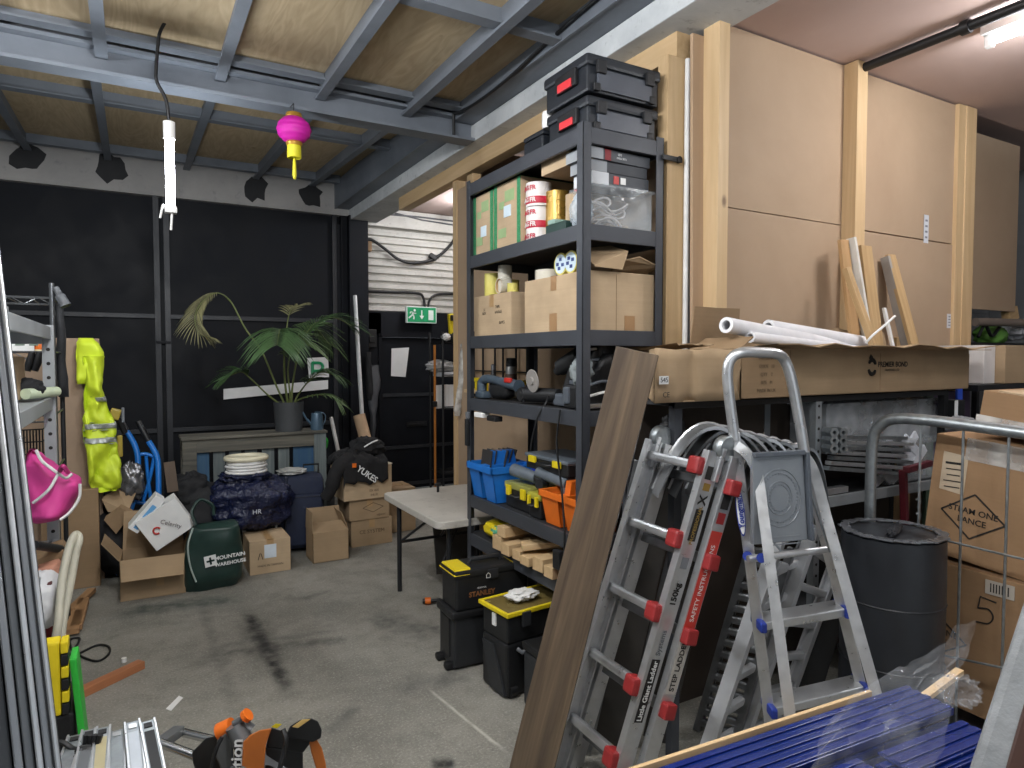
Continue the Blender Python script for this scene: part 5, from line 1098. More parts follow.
MB().cyl(p, p+V((0, 0, .05)), .010, n=8).build('base', BLKM, o); MB().frame(p+V((0, 0, .055)), (.05, .02, .02), None, .004).build('jaw', BLKM, o)
# dark panels standing under the table
stick('sheet_offcut', V((2.06, 4.42, .005)), V((2.10, 4.62, .5)), .34, .015, mat('dark_grey_sheet', '4b4845', .7), 'dark grey sheet leaning under the folding table', 'sheet', up=(0, 1, 0))
# ---- small things on the floor
stick('timber_batten', at(78, 694, z=.02), at(141.5, 664, z=.02), .05, .04, grain('reddish_timber', '9c6240', 'b87c55', 'Z', .6, 16), 'reddish timber batten lying on the floor by the green crate', 'timber')
solo(MB().prism([at(*p, z=.001) for p in ((166, 709), (171, 711), (183, 698), (179, 696))], (0, 0, .002)), 'paper_scrap', PAPER, 'small white slip of paper on the bare floor', 'paper')
solo(MB().cyl(at(124, 662, z=.0), at(124, 662, z=.0)+V((0, 0, .022)), .013, n=12), 'bottle_cap', WHT, 'tiny white cap standing on the floor beyond the reddish batten', 'cap', smooth=40)
P = [at(px, py, z=.008) for px, py in ((70, 655), (78, 643), (79, 638), (70, 640), (74, 652), (95, 661), (108, 655), (109, 647), (98, 645), (82, 652), (72, 658))]
solo(MB().tube(spline(P), .006, 6), 'floor_lead', BLKM, 'thin black lead looped on the floor behind the yellow crate', 'cable', smooth=60)
for k, (a, b) in enumerate((((78, 612), (72, 632)), ((84, 600), (76, 628)), ((92, 590), (71, 610)))):
    stick('timber_strip', at(*a, z=.03+.0), at(*b, z=.03), .07-.01*k, .03, grain('brown_timber', '8d6a48', 'ab845c', 'Z', .65, 16), ['middle brown timber strip on the floor by the cream tube', 'right brown timber strip on the floor by the cream tube', 'far brown timber strip on the floor by the tall carton'][k], 'timber', 'brown strips on the floor')
# ================================================================== RIGHT SIDE: RACK WITH LONG CARTON, LADDERS, CAGE
def dp(px, py, d): return at(px, py, d=d)
# ---- low grey/black rack that carries the long cartons
FY = 1.92
r2 = thing('storage_rack', 'low steel rack under the long cartons before the MDF wall', 'shelf', (2.9, 2.07, 0))
PST = mat('grey_rack_paint', '8b9093', .45, .3)
xl, xm, xr = at(678, 410, y=FY).x, at(818, 430, y=FY).x, at(945, 430, y=FY).x
for x, mm, lb in ((xl, RACKM, None), (xm, PST, 'pale grey post'), (xr, BLKM, None)):
    for y in (FY, 2.2): MB().box(x-.02, x+.02, y-.003, y, 0, 1.425).box(x-.02, x-.017, y, y+.03, 0, 1.425).build('post', mm, r2, label=lb)
m = MB()
for k in range(26): zz = .08+k*.052; m.cyl((xm, FY-.0045, zz), (xm, FY-.002, zz), .007, n=8)
m.build('slot_hole', INK, r2)['kind'] = 'stuff'
for zz in (1.43, .96, .45):
    xs = xl-.02 if zz > 1 else xm-.02; MB().box(xs, xr+.02, FY, 2.2, zz-.02, zz-.006).build('shelf_panel', DECK, r2); MB().box(xs, xr+.02, FY-.004, FY+.012, zz-(.03 if zz > 1.2 else .055), zz-.004, .002).build('beam', BLKM if zz > 1 else PST, r2)
MB().box(xl-.02, xr+.02, 2.2, 2.21, .02, 1.4).build('shade_panel', mat('shaded_wall_brown', '3d342c', .8), r2)  # dark sheet stands in for shade on the MDF wall below the cartons
# ---- long carton, rumpled carton, small printed carton, white rolls
zb = 1.432
lc = thing('long_carton', 'very long open carton with printed logo lying on the low rack', 'box', (3.1, 2.05, zb))
x0, x1 = at(780, 390, y=1.9).x, at(968, 387, y=1.9).x; zt = at(850, 349, y=1.9).z
MB().box(x0, x1, 1.9, 2.17, zb, zb+.005).box(x0, x1, 1.9, 1.905, zb, zt).box(x0, x1, 2.165, 2.17, zb, zt).box(x1-.005, x1, 1.9, 2.17, zb, zt).box(x0, x0+.005, 1.9, 2.17, zb, zt).build('body', CARD, lc)
def ragged(mb, a, b, v1, n, seed, amp=.012, th=.004):
    r3 = random.Random(seed); a = V(a); b = V(b); v1 = V(v1); top = []; bot = []
    for k in range(n+1):
        t = k/n; bot.append(a.lerp(b, t)); top.append(a.lerp(b, t)+v1*(1+r3.uniform(-.06, .06))+V((0, 0, r3.uniform(-amp, amp))))
    nn = V((0, 0, th)); o = bot+top; N = n+1
    mb.add([p for p in o]+[p+nn for p in o], [(k, k+1, N+k+1, N+k) for k in range(n)]+[(2*N+k, 3*N+k, 3*N+k+1, 2*N+k+1) for k in range(n)]+[(N+k, N+k+1, 3*N+k+1, 3*N+k) for k in range(n)]); return mb
ragged(MB(), (x0-.2, 1.9, zt), (x1, 1.9, zt), (.04, -.12, .012), 14, 3).build('flap', CARD, lc)
ragged(MB(), (x0, 2.17, zt), (x1-.3, 2.17, zt), (0, .02, .10), 12, 4).build('flap', CARD, lc)
MB().prism([V((x1, 1.9, zt)), V((x1, 2.17, zt)), V((x1+.17, 2.15, zt+.005)), V((x1+.15, 1.86, zt-.0))], (0, 0, .004)).build('flap', CARD, lc)
p = at(872, 367, y=1.898); text('PREMIER BOND', .036, at(893, 364.5, y=1.8995), X, Z, INK, lc, bold=.02); text('HANDRAILS LTD', .016, at(892, 370, y=1.8995), X, Z, INK, lc)
for a0, a1 in ((.4, 2.6), (3.5, 5.8)): MB().tube([p+V((.028*math.cos(a), 0, .034*math.sin(a))) for a in [a0+(a1-a0)*k/12 for k in range(13)]], [.006+.004*math.sin(k/12*PI) for k in range(13)], 6).build('logo', INK, lc)
MB().frame(p+V((-.01, -.001, .045)), (.022, .002, .022), Matrix.Rotation(.6, 3, 'Y')).build('logo', INK, lc)
for k in range(5): MB().box(x0+.45+.27*k, x0+.453+.27*k, 1.8985, 1.9, zb+.01, zt-.02).build('crease', CARD3, lc) if k in (1, 4) else None
rc = thing('rumpled_carton', 'rumpled long carton end with a number label behind the leaning board', 'box', (2.0, 2.02, zb))
y0, y1 = 1.86, 2.17; xa, xb = at(655, 365, y=y0).x, at(727, 365, y=y0).x; xl2 = at(648, 365, y=y1).x; xc = at(692, 365, y=y0).x
P = [(xa, .0), (xa+.1, -.012), (xc, .012), (xc+.03, -.01), (xb, -.02), (xb+.05, -.02)]
m = MB(); zt2 = zb+.2
def rf(u, v):
    k = u*(len(P)-1); i = min(len(P)-2, int(k)); t = k-i; x = P[i][0]*(1-t)+P[i+1][0]*t; dy = P[i][1]*(1-t)+P[i+1][1]*t
    return V((x, y0+dy+.012*NZ.noise(V((x*9, v*2, 1))), zb+v*.2+.012*NZ.noise(V((x*11, v, 5)))*v))
m.grid(rf, 22, 6); m.box(xl2, xb+.05, y1-.004, y1, zb, zt2).prism([V((xa, y0, zb)), V((xl2, y1, zb)), V((xl2, y1, zt2)), V((xa, y0, zt2))], (.004, 0, 0)).prism([V((xa, y0, zb)), V((xl2, y1, zb)), V((xb+.05, y1, zb)), V((xb+.05, y0, zb))], (0, 0, .004)); m.build('body', CARD, rc, smooth=40, solid=.003)
ragged(MB(), (xl2-.06, y1, zt2), (xb, y1, zt2), (-.04, -.27, .016), 10, 6, .006).build('flap', CARD, rc)
ns = patch(rc, (at(665, 371, y=y0-.03).x-2.0, y0-.024-2.02, .085), (1, 0, 0), (0, 0, 1), .045, .03, PAPER, 'number_sticker'); text('545', .026, V((at(665, 371, y=y0-.03).x, y0-.0265, zb+.085)), X, Z, INK, ns); text('II', .03, V((at(658, 352, y=y0-.03).x, y0-.022, zb+.165)), X, Z, INK, rc, bold=.04); text('CE', .028, V((at(667, 385, y=y0-.03).x, y0-.026, zb+.03)), X, Z, INK, rc)
sm = carton('small printed carton with raised flap between the two long cartons', xb+.055, x0-.01, 1.84, 2.12, zb, zb+.20, m=CARD3, flaps=[('+y', 85, .19), ('-x', 30, .1)])
for k, s in enumerate(('PRODUCT', 'CODE   10', 'QTY    2', 'SIZE   M', 'MADE IN UK')): text(s, .02, on(sm, (.0, -.1415, .165-.033*k)), X, Z, FADE, sm)
FOAM = mat('white_foam', 'dfdfe2', .6)
def rollp(label, a, b, r, k):
    a = V(a); b = V(b); R = axes(b-a); ln = (b-a).length
    solo(MB().lathe(a, [(r*.6, .02), (r*.6, 0), (r, 0), (r, ln), (r*.6, ln), (r*.6, ln-.02), (.001, ln-.02)], 20, R), 'foam_roll', FOAM, label, 'roll', 'white foam rolls in the long carton', smooth=40)
rollp('long white foam roll lying highest at the left across the small carton', at(726, 325, y=1.94), at(846, 347, y=2.10), .033, 0)
rollp('white foam roll lying in the middle over the long carton', at(768, 327, y=2.05), at(866, 343, y=2.10), .034, 1)
rollp('small white foam roll end poking out below the other rolls', at(750, 337, y=1.92), at(862, 351, y=2.06), .024, 2)
# ---- timber offcuts leaning on the MDF wall behind the carton
OAK = grain('pale_oak_board', 'a98a5f', 'c9ab80', 'Z', .55, 18)
def lean(name, label, p0, p1, w, h, m, y0=2.10, y1=2.24, **k):
    stick(name, at(*p0, y=y0), at(*p1, y=y1), w, h, m, label, 'timber', 'offcuts leaning on the MDF wall', up=(0, 1, 0), **k)
lean('timber_board', 'brown board leaning at the far left behind the long carton', (858, 370), (843, 240), .07, .02, grain('brown_board', 'a58257', 'c09a6c', 'Z', .6, 16), 2.12, 2.195)  # slightly browner grain than the oak boards
lean('trim_board', 'striped white edged board leaning beside the left brown board', (873, 372), (851, 238), .018, .05, mat('striped_white_edge', 'cfccc4', .6), 2.11, 2.18)
lean('timber_batten', 'short batten leaning across in front of the tall offcuts', (876, 352), (846, 268), .035, .03, OAK, 2.00, 2.12)
lean('timber_board', 'wide pale oak board leaning in the middle of the offcuts', (880, 372), (865, 246), .095, .018, OAK, 2.09, 2.19)
lean('timber_board', 'oak edged board leaning farthest right behind the long carton', (921, 372), (890, 255), .075, .02, OAK, 2.08, 2.25)
lean('grey_board', 'grey backed board leaning just left of the oak edged board', (912, 370), (885, 257), .02, .05, mat('grey_board_edge', '9b9690', .6), 2.12, 2.26)
lean('trim_board', 'short white trim standing between the oak boards', (893, 348), (884, 308), .02, .015, WHT, 2.06, 2.12)
solo(MB().tube(spline([at(866, 343, y=2.0), at(872, 336, y=1.98), at(885, 325, y=1.97), at(895, 316, y=1.96)]), .006, 6), 'cable_tie', PAPER, 'white plastic strip sticking up from the carton by the offcuts', 'strip', smooth=60)
# plank and pipe between the two end studs
stick('mdf_plank', V((at(701, 200, y=2.32).x, 2.30, 0)), V((at(701, 200, y=2.32).x, 2.34, 3.12)), .105, .018, grain('brown_mdf_strip', 'a78d72', 'b59a7e', 'Z', .7, 9), 'tall brown board standing between the two end studs', 'board', up=(0, 1, 0))
solo(MB().cyl((at(686.5, 200, y=2.38).x, 2.38, 0), (at(686.5, 200, y=2.38).x, 2.38, 3.02), .014, n=10), 'white_pipe', WHT, 'thin white pipe standing behind the end stud by the rack', 'pipe', smooth=40)
# ---- bins and metal parts on the low rack
zb2 = .962
def bin_(label, px0, px1, y0, y1, z0, h):
    return clear_crate(label, at(px0, 430, y=y0).x, at(px1, 430, y=y0).x, y0, y1, z0, h)
FB = film('grubby_bin_plastic', 'b9bec2', .5, .2, .4, 14)
b1 = clear_crate('long grubby clear bin at the back of the low rack', at(826, 430, y=1.99).x, at(940, 430, y=1.99).x, 1.99, 2.19, 1.14, .24)
for ch in b1.children: ch.data.materials[0] = FB
b2 = clear_crate('clear bin of white fittings at the right of the low rack shelf', at(884, 430, y=1.95).x, 3.70, 1.94, 1.985, .962, .22)
for ch in b2.children: ch.data.materials[0] = CLEAR
for k in range(10):
    c = V((rnd.uniform(3.25, 3.6), rnd.uniform(1.955, 1.97), rnd.uniform(1.0, 1.15))); solo(MB().frame(c, (.15, .012, .05), Matrix.Rotation(rnd.choice((-.7, .6, -.5)), 3, 'Y'), .003), 'white_fitting', mat('fitting_white', 'e6ebf2', .5), 'flat white fitting jumbled in the clear bin', 'fitting', 'white fittings in the clear bin')
for k in range(7):
    y = 1.93+.008*k; zz = .975+.022*k
    stick('metal_profile', at(826+2*k, 468-5.2*k, y=1.90), at(905+3*(k % 3), 474-6*k, y=1.93), .03, .018, ALU if k % 2 else GALV, '%s %s metal profile of the heap on the low rack' % (['lowest', 'second lowest', 'third lowest', 'middle', 'third highest', 'second highest', 'topmost'][k], ['dull', 'bright'][k % 2]), 'metal bar', 'metal profiles on the low rack')
for k in range(6):
    p = at(830+9*(k % 2), 432+8*(k//2), y=1.875); solo(MB().lathe(p, [(.010, -.03), (.024, -.03), (.024, .03), (.010, .03), (.010, -.03)], 6, axes((.3, 1, 0))), 'metal_fitting', GALV, '%s %s hexagon end in the stack of metal fittings on the low rack' % (['upper', 'middle', 'lower'][k//2], ['left', 'right'][k % 2]), 'fitting', 'stacked metal fittings')
solo(MB().box(at(833, 470, y=1.86).x, at(862, 470, y=1.86).x, 1.925, 1.965, .961, .99, .003), 'metal_angle', ALU, 'short bright angle lying at the shelf edge behind the step ladder', 'metal bar')
# trolley with red frame below
rt = thing('red_trolley', 'red framed trolley standing behind the wire cage', 'trolley', (3.2, 1.80, 0)); REDP = mat('dark_red_paint', '52101a', .5)
for (a, b) in (((903, 470, 1.86), (907, 585, 1.86)), ((906, 470, 1.84), (930, 463, 1.88))):
    MB().bar(at(a[0], a[1], y=a[2]), at(b[0], b[1], y=b[2]), .030, .03, (0, 1, 0), .004).build('frame_tube', REDP, rt)
MB().bar(at(907, 580, y=1.86), V((at(907, 580, y=1.86).x, 1.86, .0)), .045, .03, (0, 1, 0), .004).build('frame_tube', REDP, rt)
for k in range(5): MB().tube(arc(at(916, 500+14*k, y=1.84), at(923, 496+14*k, y=1.82), at(918, 508+14*k, y=1.84), 6), .006, 6).build('hook', GALV, rt)
solo(MB().box(2.85, 3.25, 1.95, 2.15, .462, .75, .02), 'dark_crate', mat('very_dark_crate', '1a1614', .7), 'dark crate sitting in the shade on the lower shelf of the low rack', 'crate')
# purple and blue things beyond the rack
stick('purple_board', V((4.22, 2.1, 0)), V((4.22, 2.14, 1.40)), .42, .03, mat('purple_panel', '4a3a52', .6), 'purple board standing right of the low rack', 'board', up=(0, 1, 0))
stick('blue_strip', V((at(963, 460, y=1.98).x, 1.97, 0)), at(959, 384, y=2.0), .055, .012, mat('royal_blue', '2a4fc0', .5), 'bright blue strip hanging beside the purple board', 'strip', up=(0, 1, 0))
stick('green_board', V((3.93, 2.08, 0)), V((3.93, 2.10, 1.42)), .07, .02, mat('dull_green_panel', '4c5f4c', .7), 'dull green strip standing beside the blue strip', 'board', up=(0, 1, 0))
stick('timber_board', V((3.95, 2.26, 0)), V((3.95, 2.26, 1.72)), .17, .02, OAK, 'pale timber board standing right of the long carton end', 'timber', up=(0, 1, 0))
o = thing('camera_box', 'small black box with white face on the rack end', 'box', at(950, 408, y=1.93)); p = at(952, 408, y=1.93); MB().frame(p, (.10, .08, .09), None, .004).build('body', BLKM, o); MB().frame(p+V((-.04, -.041, 0)), (.03, .003, .09)).build('white_face', PAPER, o)
solo(MB().blob(at(960, 424, y=1.85), (.10, .07, .04), .3, 2.5, 51, 2.2, crease=.2), 'grey_bag', mat('grey_film', '8d9196', .4), 'crumpled grey bag beside the black box behind the cage tube', 'bag', smooth=60)
# far right: cartons, dark shelf
xq = at(984, 360, y=2.0).x
carton('white sided carton at the far right beyond the long carton', xq, xq+.13, 2.0, 2.28, 1.446, at(980, 345, y=2.0).z, m=mat('white_board_box', 'c6c2bf', .6), tape=None)
carton('brown carton at the right picture edge beside the white one', xq+.135, xq+.75, 1.95, 2.25, 1.446, at(1000, 345, y=1.95).z, m=CARD, tape='y')
t = thing('support_table', 'dark bench under the cartons at the far right', 'bench', (4.6, 2.1, 0)); MB().box(4.13, 5.1, 1.94, 2.285, 1.41, 1.444).build('top', BLKM, t)
for x in (4.6, 5.05):
    for y in (1.98, 2.24): MB().box(x-.02, x+.02, y-.02, y+.02, 0, 1.409).build('leg', BLKM, t)
ds = thing('wall_shelf', 'dark shelf of odds and ends under the hanging MDF board', 'shelf', (5.4, 2.6, 0)); zs = at(990, 343, y=2.45).z
MB().box(4.85, 6.1, 2.40, 2.9, zs-.05, zs).build('shelf_panel', BLKM, ds)
for x in (4.9, 6.05):
    for y in (2.44, 2.86): MB().box(x-.02, x+.02, y-.02, y+.02, 0, zs-.051).build('leg', BLKM, ds)
solo(MB().blob(at(990, 333, y=2.6)+V((0, 0, -.02)), (.14, .1, .08), .2, 2, 53, 2.2, zs+.002), 'green_bag', mat('leaf_green_bag', '5c8a3c', .5), 'green bag on the dark shelf under the hanging board', 'bag', smooth=60)
solo(MB().cyl(at(975, 322, y=2.5), at(1030, 323, y=2.45), .03, n=12), 'grey_pipe', mat('dull_pipe', '75695f', .5), 'dull pipe lying across the dark shelf at the right edge', 'pipe', smooth=40)
solo(MB().tube(spline([at(978, 337, y=2.5), at(985, 325, y=2.5), at(992, 336, y=2.5), at(1000, 326, y=2.5)]), .012, 6), 'black_hose', BLKM, 'black hose looped over the green bag', 'hose', smooth=60)
solo(MB().blob(at(1016, 331, y=2.55), (.12, .1, .07), .3, 3, 55, 2.2, zs+.002, crease=.2), 'clear_bag', mat('pale_crumple', 'a9abaf', .4), 'crumpled pale bag at the right end of the dark shelf', 'bag', smooth=60)
stick('timber_block', at(1006, 318, y=2.56), at(1014, 312, y=2.56), .06, .1, OAK, 'small timber block under the corner of the hanging board', 'timber')
# ---- wire cage trolley of galvanised tube
cg = thing('cage_trolley', 'galvanised tube cage trolley with thin wires in front of the big cartons', 'trolley', (2.80, 1.4, 0))
cx = 2.80; P = [at(px, py, x=cx) for px, py in ((869, 560), (870, 520), (871, 470), (873, 440), (879, 427), (894, 419), (930, 420.5), (980, 427), (1024, 433), (1080, 441))]
P[0] = V((cx, P[0].y, .06))
MB().tube(spline(P, 6), .0235, 12).build('tube', GALV, cg, smooth=60)
for px in (921, 963.5, 1009, 1060): t0 = at(px, 422+(px-905)*.13, x=cx); MB().cyl(t0, V((t0.x, t0.y, .1)), .005, n=6).build('wire', GALV, cg)
for py in ((528, 556), (645, 668)): MB().cyl(at(885, py[0]-2, x=cx-.005), at(1060, py[1]+12, x=cx-.005), .005, n=6).build('wire', GALV, cg)
MB().box(cx, 3.5, .75, 1.65, .06, .10).build('base', GALV, cg)
for (x, y) in ((2.86, .82), (2.86, 1.58), (3.44, .82), (3.44, 1.58)): MB().cyl((x-.015, y, .03), (x+.015, y, .03), .03).build('caster', BLKM, cg)
# cartons in the cage: local x runs along the seen face (towards the viewer's right), tilt in that face
def facebox(label, quad_o, ang, w, h, depth, m):
    """carton whose front face lies in a plane x=const; o is its top-left corner, tilted by ang in that plane"""
    xd = V((0, -math.cos(ang), -math.sin(ang))); zd = V((0, -math.sin(ang), math.cos(ang))); n = V((-1, 0, 0)); R = Matrix((xd, n*-1, zd)).transposed()
    c = quad_o+xd*w/2-zd*h/2+V((depth/2, 0, 0)); t = thing('cardboard_box', label, 'box', c, R=R)
    L(t).frame((0, 0, 0), (w, depth, h), None, .004).build('body', m, t); return t
def diamond(t, c, a, b, ln1, ln2, size, d):
    o = on(t, c); xd = dirw(t, X); zd = dirw(t, Z); P = [o-xd*a, o+zd*b, o+xd*a, o-zd*b]; nn = dirw(t, -Y)
    m = MB()
    for k in range(4): m.bar(P[k]+nn*.001, P[(k+1) % 4]+nn*.001, .006, .002, nn)
    m.build('diamond_print', INK, t); text(ln1, size, o+zd*size*.55, xd, zd, INK, t, bold=.01); text(ln2, size, o-zd*size*.6, xd, zd, INK, t, bold=.01)
K1 = cardboard('brown_cardboard', '98795a')  # browner card for the cartons in the cage
ca = facebox('big brown carton with diamond lettering leaning in the wire cage', at(937, 433, x=2.93), .10, .72, .50, .5, K1)
diamond(ca, (-.185, -.251, -.06), .118, .092, 'STEAM ONE', 'LANCE', .034, 0)
patch(ca, (-.275, -.2505, .10), (1, 0, -.05), (0, 0, 1), .095, .16, mat('delivery_note', 'b9a78f', .7), 'delivery_note'); 
for k in range(5): MB().frame(on(ca, (-.275, -.2525, .14-.025*k)), (.002, .07-.01*(k % 3), .009 if k == 0 else .004), None).build('print', INK, ca)
cb = facebox('lower brown carton with a handwritten 5 under the diamond lettered one', at(921, 556, x=2.90), .03, .75, .58, .5, K1)
diamond(cb, (-.31, -.251, -.02), .13, .095, 'STEAM ONE', 'LANCE', .036, 0)
o = on(cb, (-.12, -.252, .14)); xd = dirw(cb, X); zd = dirw(cb, Z)
MB().tube([o+xd*.036+zd*.05, o-xd*.02+zd*.056, o-xd*.026+zd*.008]+spline([o-xd*.025+zd*.008, o+xd*.012+zd*.014, o+xd*.028-zd*.012, o+xd*.012-zd*.042, o-xd*.03-zd*.05]), .003, 5).build('handwritten_number', INK, cb)
pz = on(cb, (-.075, -.253, .245)); t = MB().frame(pz, (.003, .10, .055), None); t.build('barcode_label', mat('barcode_paper', 'b5aca0', .7), cb)
for k in range(7): MB().frame(pz+V((-.002, .03-.01*k, 0)), (.001, .004, .035)).build('bar_print', INK, cb)
cc = facebox('carton wrapped in clear tape on top of the diamond lettered carton', at(984, 390, x=2.98), .14, .6, .16, .45, K1)
MB().frame(on(cc, (-.1, -.2265, -.05)), (.002, .42, .06), Matrix.Rotation(.14, 3, 'X')).build('clear_tape', film('broad_clear_tape', 'e0dcd6', .5, .15, .3), cc)
MB().frame(on(ca, (.06, -.2515, .21)), (.002, .6, .09), Matrix.Rotation(.10, 3, 'X')).build('clear_tape', MATS['broad_clear_tape'], ca)
MB().prism([on(cc, (-.25, -.22, .081)), on(cc, (.3, -.22, .081)), on(cc, (.3, .1, .085)), on(cc, (-.2, .1, .085))], (0, 0, .006)).build('flap', CARD2, cc)
# ---- dark wrapped drum
DRM = mat('dark_wrap', '25282d', .42, 0, .15); c = at(891, 600, d=2.62); c.z = 0
dr = thing('wrapped_drum', 'big dark grey wrapped drum standing behind the aluminium step ladder', 'drum', c)
zt = .91; r = .182
MB().lathe(c, [(.001, 0), (r, 0), (r+.002, .25), (r-.001, .42), (r+.002, .66), (r, zt), (r-.012, zt+.003), (.001, zt+.012)], 40).build('body', DRM, dr, smooth=30)
m = MB()
for k in range(40):
    a = 2*PI*k/40; p = c+V((math.cos(a)*(r-.012), math.sin(a)*(r-.012), zt+.012)); m.frame(p, (.035, .022+.01*(k % 3), .006), rot2(a+PI/2+rnd.uniform(-.3, .3)), .002)
m.build('crimped_edge', mat('silver_crimp', '6d7075', .3, .4), dr)
for zz in (.42, .66): MB().lathe(c, [(r+.002, zz-.004), (r+.005, zz), (r+.002, zz+.004)], 40).build('band', DRM, dr, smooth=60)
MB().blob(c+V((-.02, -.02, zt+.022)), (.12, .02, .010), .4, 4, 3, crease=.3, R=rot2(.4)).build('knot', DRM, dr, smooth=60)
# ---- leaning laminate plank
LAM = NT('wood_grain_laminate'); v = LAM.coord((40, 40, 1.6)); w = LAM.noise(v, 1, 4, .6, .8); g = LAM.noise(LAM.coord((9, 9, .7)), 1, 3, .5, 1.5)
LAM.set(Base_Color=LAM.mix(LAM.val(w, .35, .65, 0, .6), LAM.ramp(g, [(.3, hx('4d4238')), (.7, hx('776652'))]), hx('40362d')), Roughness=.27, Specular_IOR_Level=.6); LAMM = LAM.m
a = dp(531, 772, 2.38); b = dp(637.5, 351, 2.42); dn = (b-a).normalized(); a = a-dn*((a.z-.003)/dn.z)
ud = (CAM-(a+b)/2); ud = ud+V((-.35, .25, 0))
stick('laminate_plank', a, b, .157, .022, LAMM, 'long dark wood grain plank leaning upright against the carton end before the rack', 'plank', up=ud, bev=.002)
# ---- multi position ladder with red rung ends
def ladder(label, group, TL, TR, BL, BR, nr, w_st, th, m, rungs=True, caps=None, f0=.05, f1=.97, parts=None):
    """deep channel stiles and round-fronted rungs between four corner points"""
    t = thing('aluminium_ladder', label, 'ladder', (BL+BR)/2, group=group); wd = (TR-TL).normalized(); nd = wd.cross((TL-BL).normalized()).normalized(); ndl = nd if nd.dot(RT) < 0 else -nd
    for k, (A, B) in enumerate(((BL, TL), (BR, TR))):
        s = MB().bar(A, B, w_st, .006, wd, .001); b = MB()
        for e in (-1, 1): b.bar(A+nd*e*(w_st/2-.004)-wd*.012*(1 if k else -1), B+nd*e*(w_st/2-.004)-wd*.012*(1 if k else -1), .008, .024, wd, .001)
        s.build('stile', m, t)
        for e in (-1, 1): MB().bar(A+nd*e*(w_st/2-.004)-wd*.015*(1 if k else -1), B+nd*e*(w_st/2-.004)-wd*.015*(1 if k else -1), .008, .024, wd, .001).build('stile_flange', m, t)
    for k in range(nr):
        f = f0+(f1-f0)*k/(nr-1); p = BL.lerp(TL, f); q = BR.lerp(TR, f)
        MB().bar(p+wd*.004, q-wd*.004, .034, .030, nd, .010).build('rung', m, t)
        if caps:
            for e, s in ((q, -1),): MB().bar(e+wd*s*.062+ndl*.03, e+wd*s*.002+ndl*.034, .062, .052, nd, .012).build('rung_end', caps, t, label='red rung end')
    return t, wd, nd
DARKALU = mat('dull_aluminium', '8a8c8e', .34, .9, .12, 20)
Dl, Dr = 2.58, 2.28
def foot(p, q):
    d = (q-p).normalized(); return p-d*((p.z-.004)/d.z)
TL, TR = dp(652, 440, Dl), dp(716, 452, Dr); BL, BR = dp(566, 730, Dl), dp(624, 768, Dr)
BL, BR = foot(BL, TL), foot(BR, TR)
fR = lambda py_: 0
CRED = mat('rung_end_red', '8c2627', .45)
# rungs sit at the heights seen: parametrise by height
lt, wd, nd = ladder('nearest aluminium ladder with red rung ends and printed stile beside the wood grain plank', None, TL, TR, BL, BR, 5, .066, .03, ALU, caps=CRED, f0=.16, f1=.955)
nv = nd if nd.dot(CAM-TR) > 0 else -nd; sd = (TR-BR).normalized()
off = -nv*.074
# second section behind
t2 = thing('aluminium_ladder', 'second ladder section with red printed stile close behind the nearest red ended ladder', 'ladder', (BL+BR)/2+off)
BR2, TR2, BL2, TL2 = BR+off+wd*.02, TR+off+wd*.02, BL+off+wd*.02, TL+off+wd*.02
for A, B in ((BL2, TL2), (BR2, TR2)): MB().bar(A, B, .060, .028, wd, .003).build('stile', ALU, t2)
for k in range(5):
    f = .12+.2*k; p = BL2.lerp(TL2, f); q = BR2.lerp(TR2, f); MB().bar(p, q, .036, .03, nv, .006).build('rung', DARKALU, t2); MB().bar(q-wd*.01, q+wd*.045, .055, .05, nv, .008).build('rung_end', CRED, t2, label='red rung end')
# hinges between the sections
def hinge(c, t):
    MB().lathe(c-wd*.02, [(.001, 0), (.04, 0), (.045, .006), (.045, .034), (.04, .04), (.001, .04)], 22, axes(wd)).build('hinge_disc', GALV, t, smooth=40)
    MB().bar(c-sd*.12+nv*.02, c+nv*.02, .045, .02, nv, .004).build('hinge_plate', ALU, t)
    MB().cyl(c-wd*.04, c-wd*.02, .016, n=12).build('hinge_pin', TBK, t, smooth=40)
for c0 in (TL, TR): hinge(c0+off*.5+sd*.02, lt)
# writing up the outer face of the printed stile
ow = wd if wd.dot(CAM-TR) > 0 else -wd; rd = sd.cross(ow)*-1; rd = ow.cross(sd)
st = lambda f: BR.lerp(TR, f)+ow*.0034
st2 = lambda f: BR2.lerp(TR2, f)+ow*.0145
def ribbon(A, B, w, m, t, name, lift=.0006):
    return MB().bar(A+ow*lift, B+ow*lift, w, .0012, ow).build(name, m, t)
GLD = mat('gold_print', '9a7d3c', .5, .3)
up_ = lambda s, size, p, m, t, b=.02: text(s, size, p, sd, ow.cross(sd), m, t, bold=b)
k1 = ribbon(st(.27), st(.44), .036, INK, lt, 'black_label'); up_('Little Giant Ladder', .028, st(.355)+ow*.0015, PAPER, k1); up_('Systems', .028, st(.485)+ow*.0005, GREYP, lt)
up_('150kg', .034, st(.615)+ow*.0005, INK, lt, .03); ribbon(st(.685), st(.715), .03, GREYP, lt, 'data_mark')
k1 = ribbon(st(.76), st(.845), .034, INK, lt, 'black_label'); up_('PROFESSIONAL', .020, st(.802)+ow*.0015, GLD, k1)
up_('X', .05, st(.87)+ow*.0005, INK, lt); ribbon(st(.895), st(.915), .03, GLD, lt, 'gold_label'); ribbon(st(.925), st(.96), .04, INK, lt, 'round_label')
k1 = ribbon(st2(.52), st2(.80), .05, mat('red_label', 'b8392f', .45), t2, 'red_label'); up_('SAFETY INSTRUCTIONS', .026, st2(.66)+ow*.0015, PAPER, k1, 0)
k1 = ribbon(st2(.36), st2(.515), .046, mat('white_label', 'b9b5ae', .5), t2, 'white_label'); up_('STEP LADDER', .030, st2(.437)+ow*.0015, INK, k1, .02)
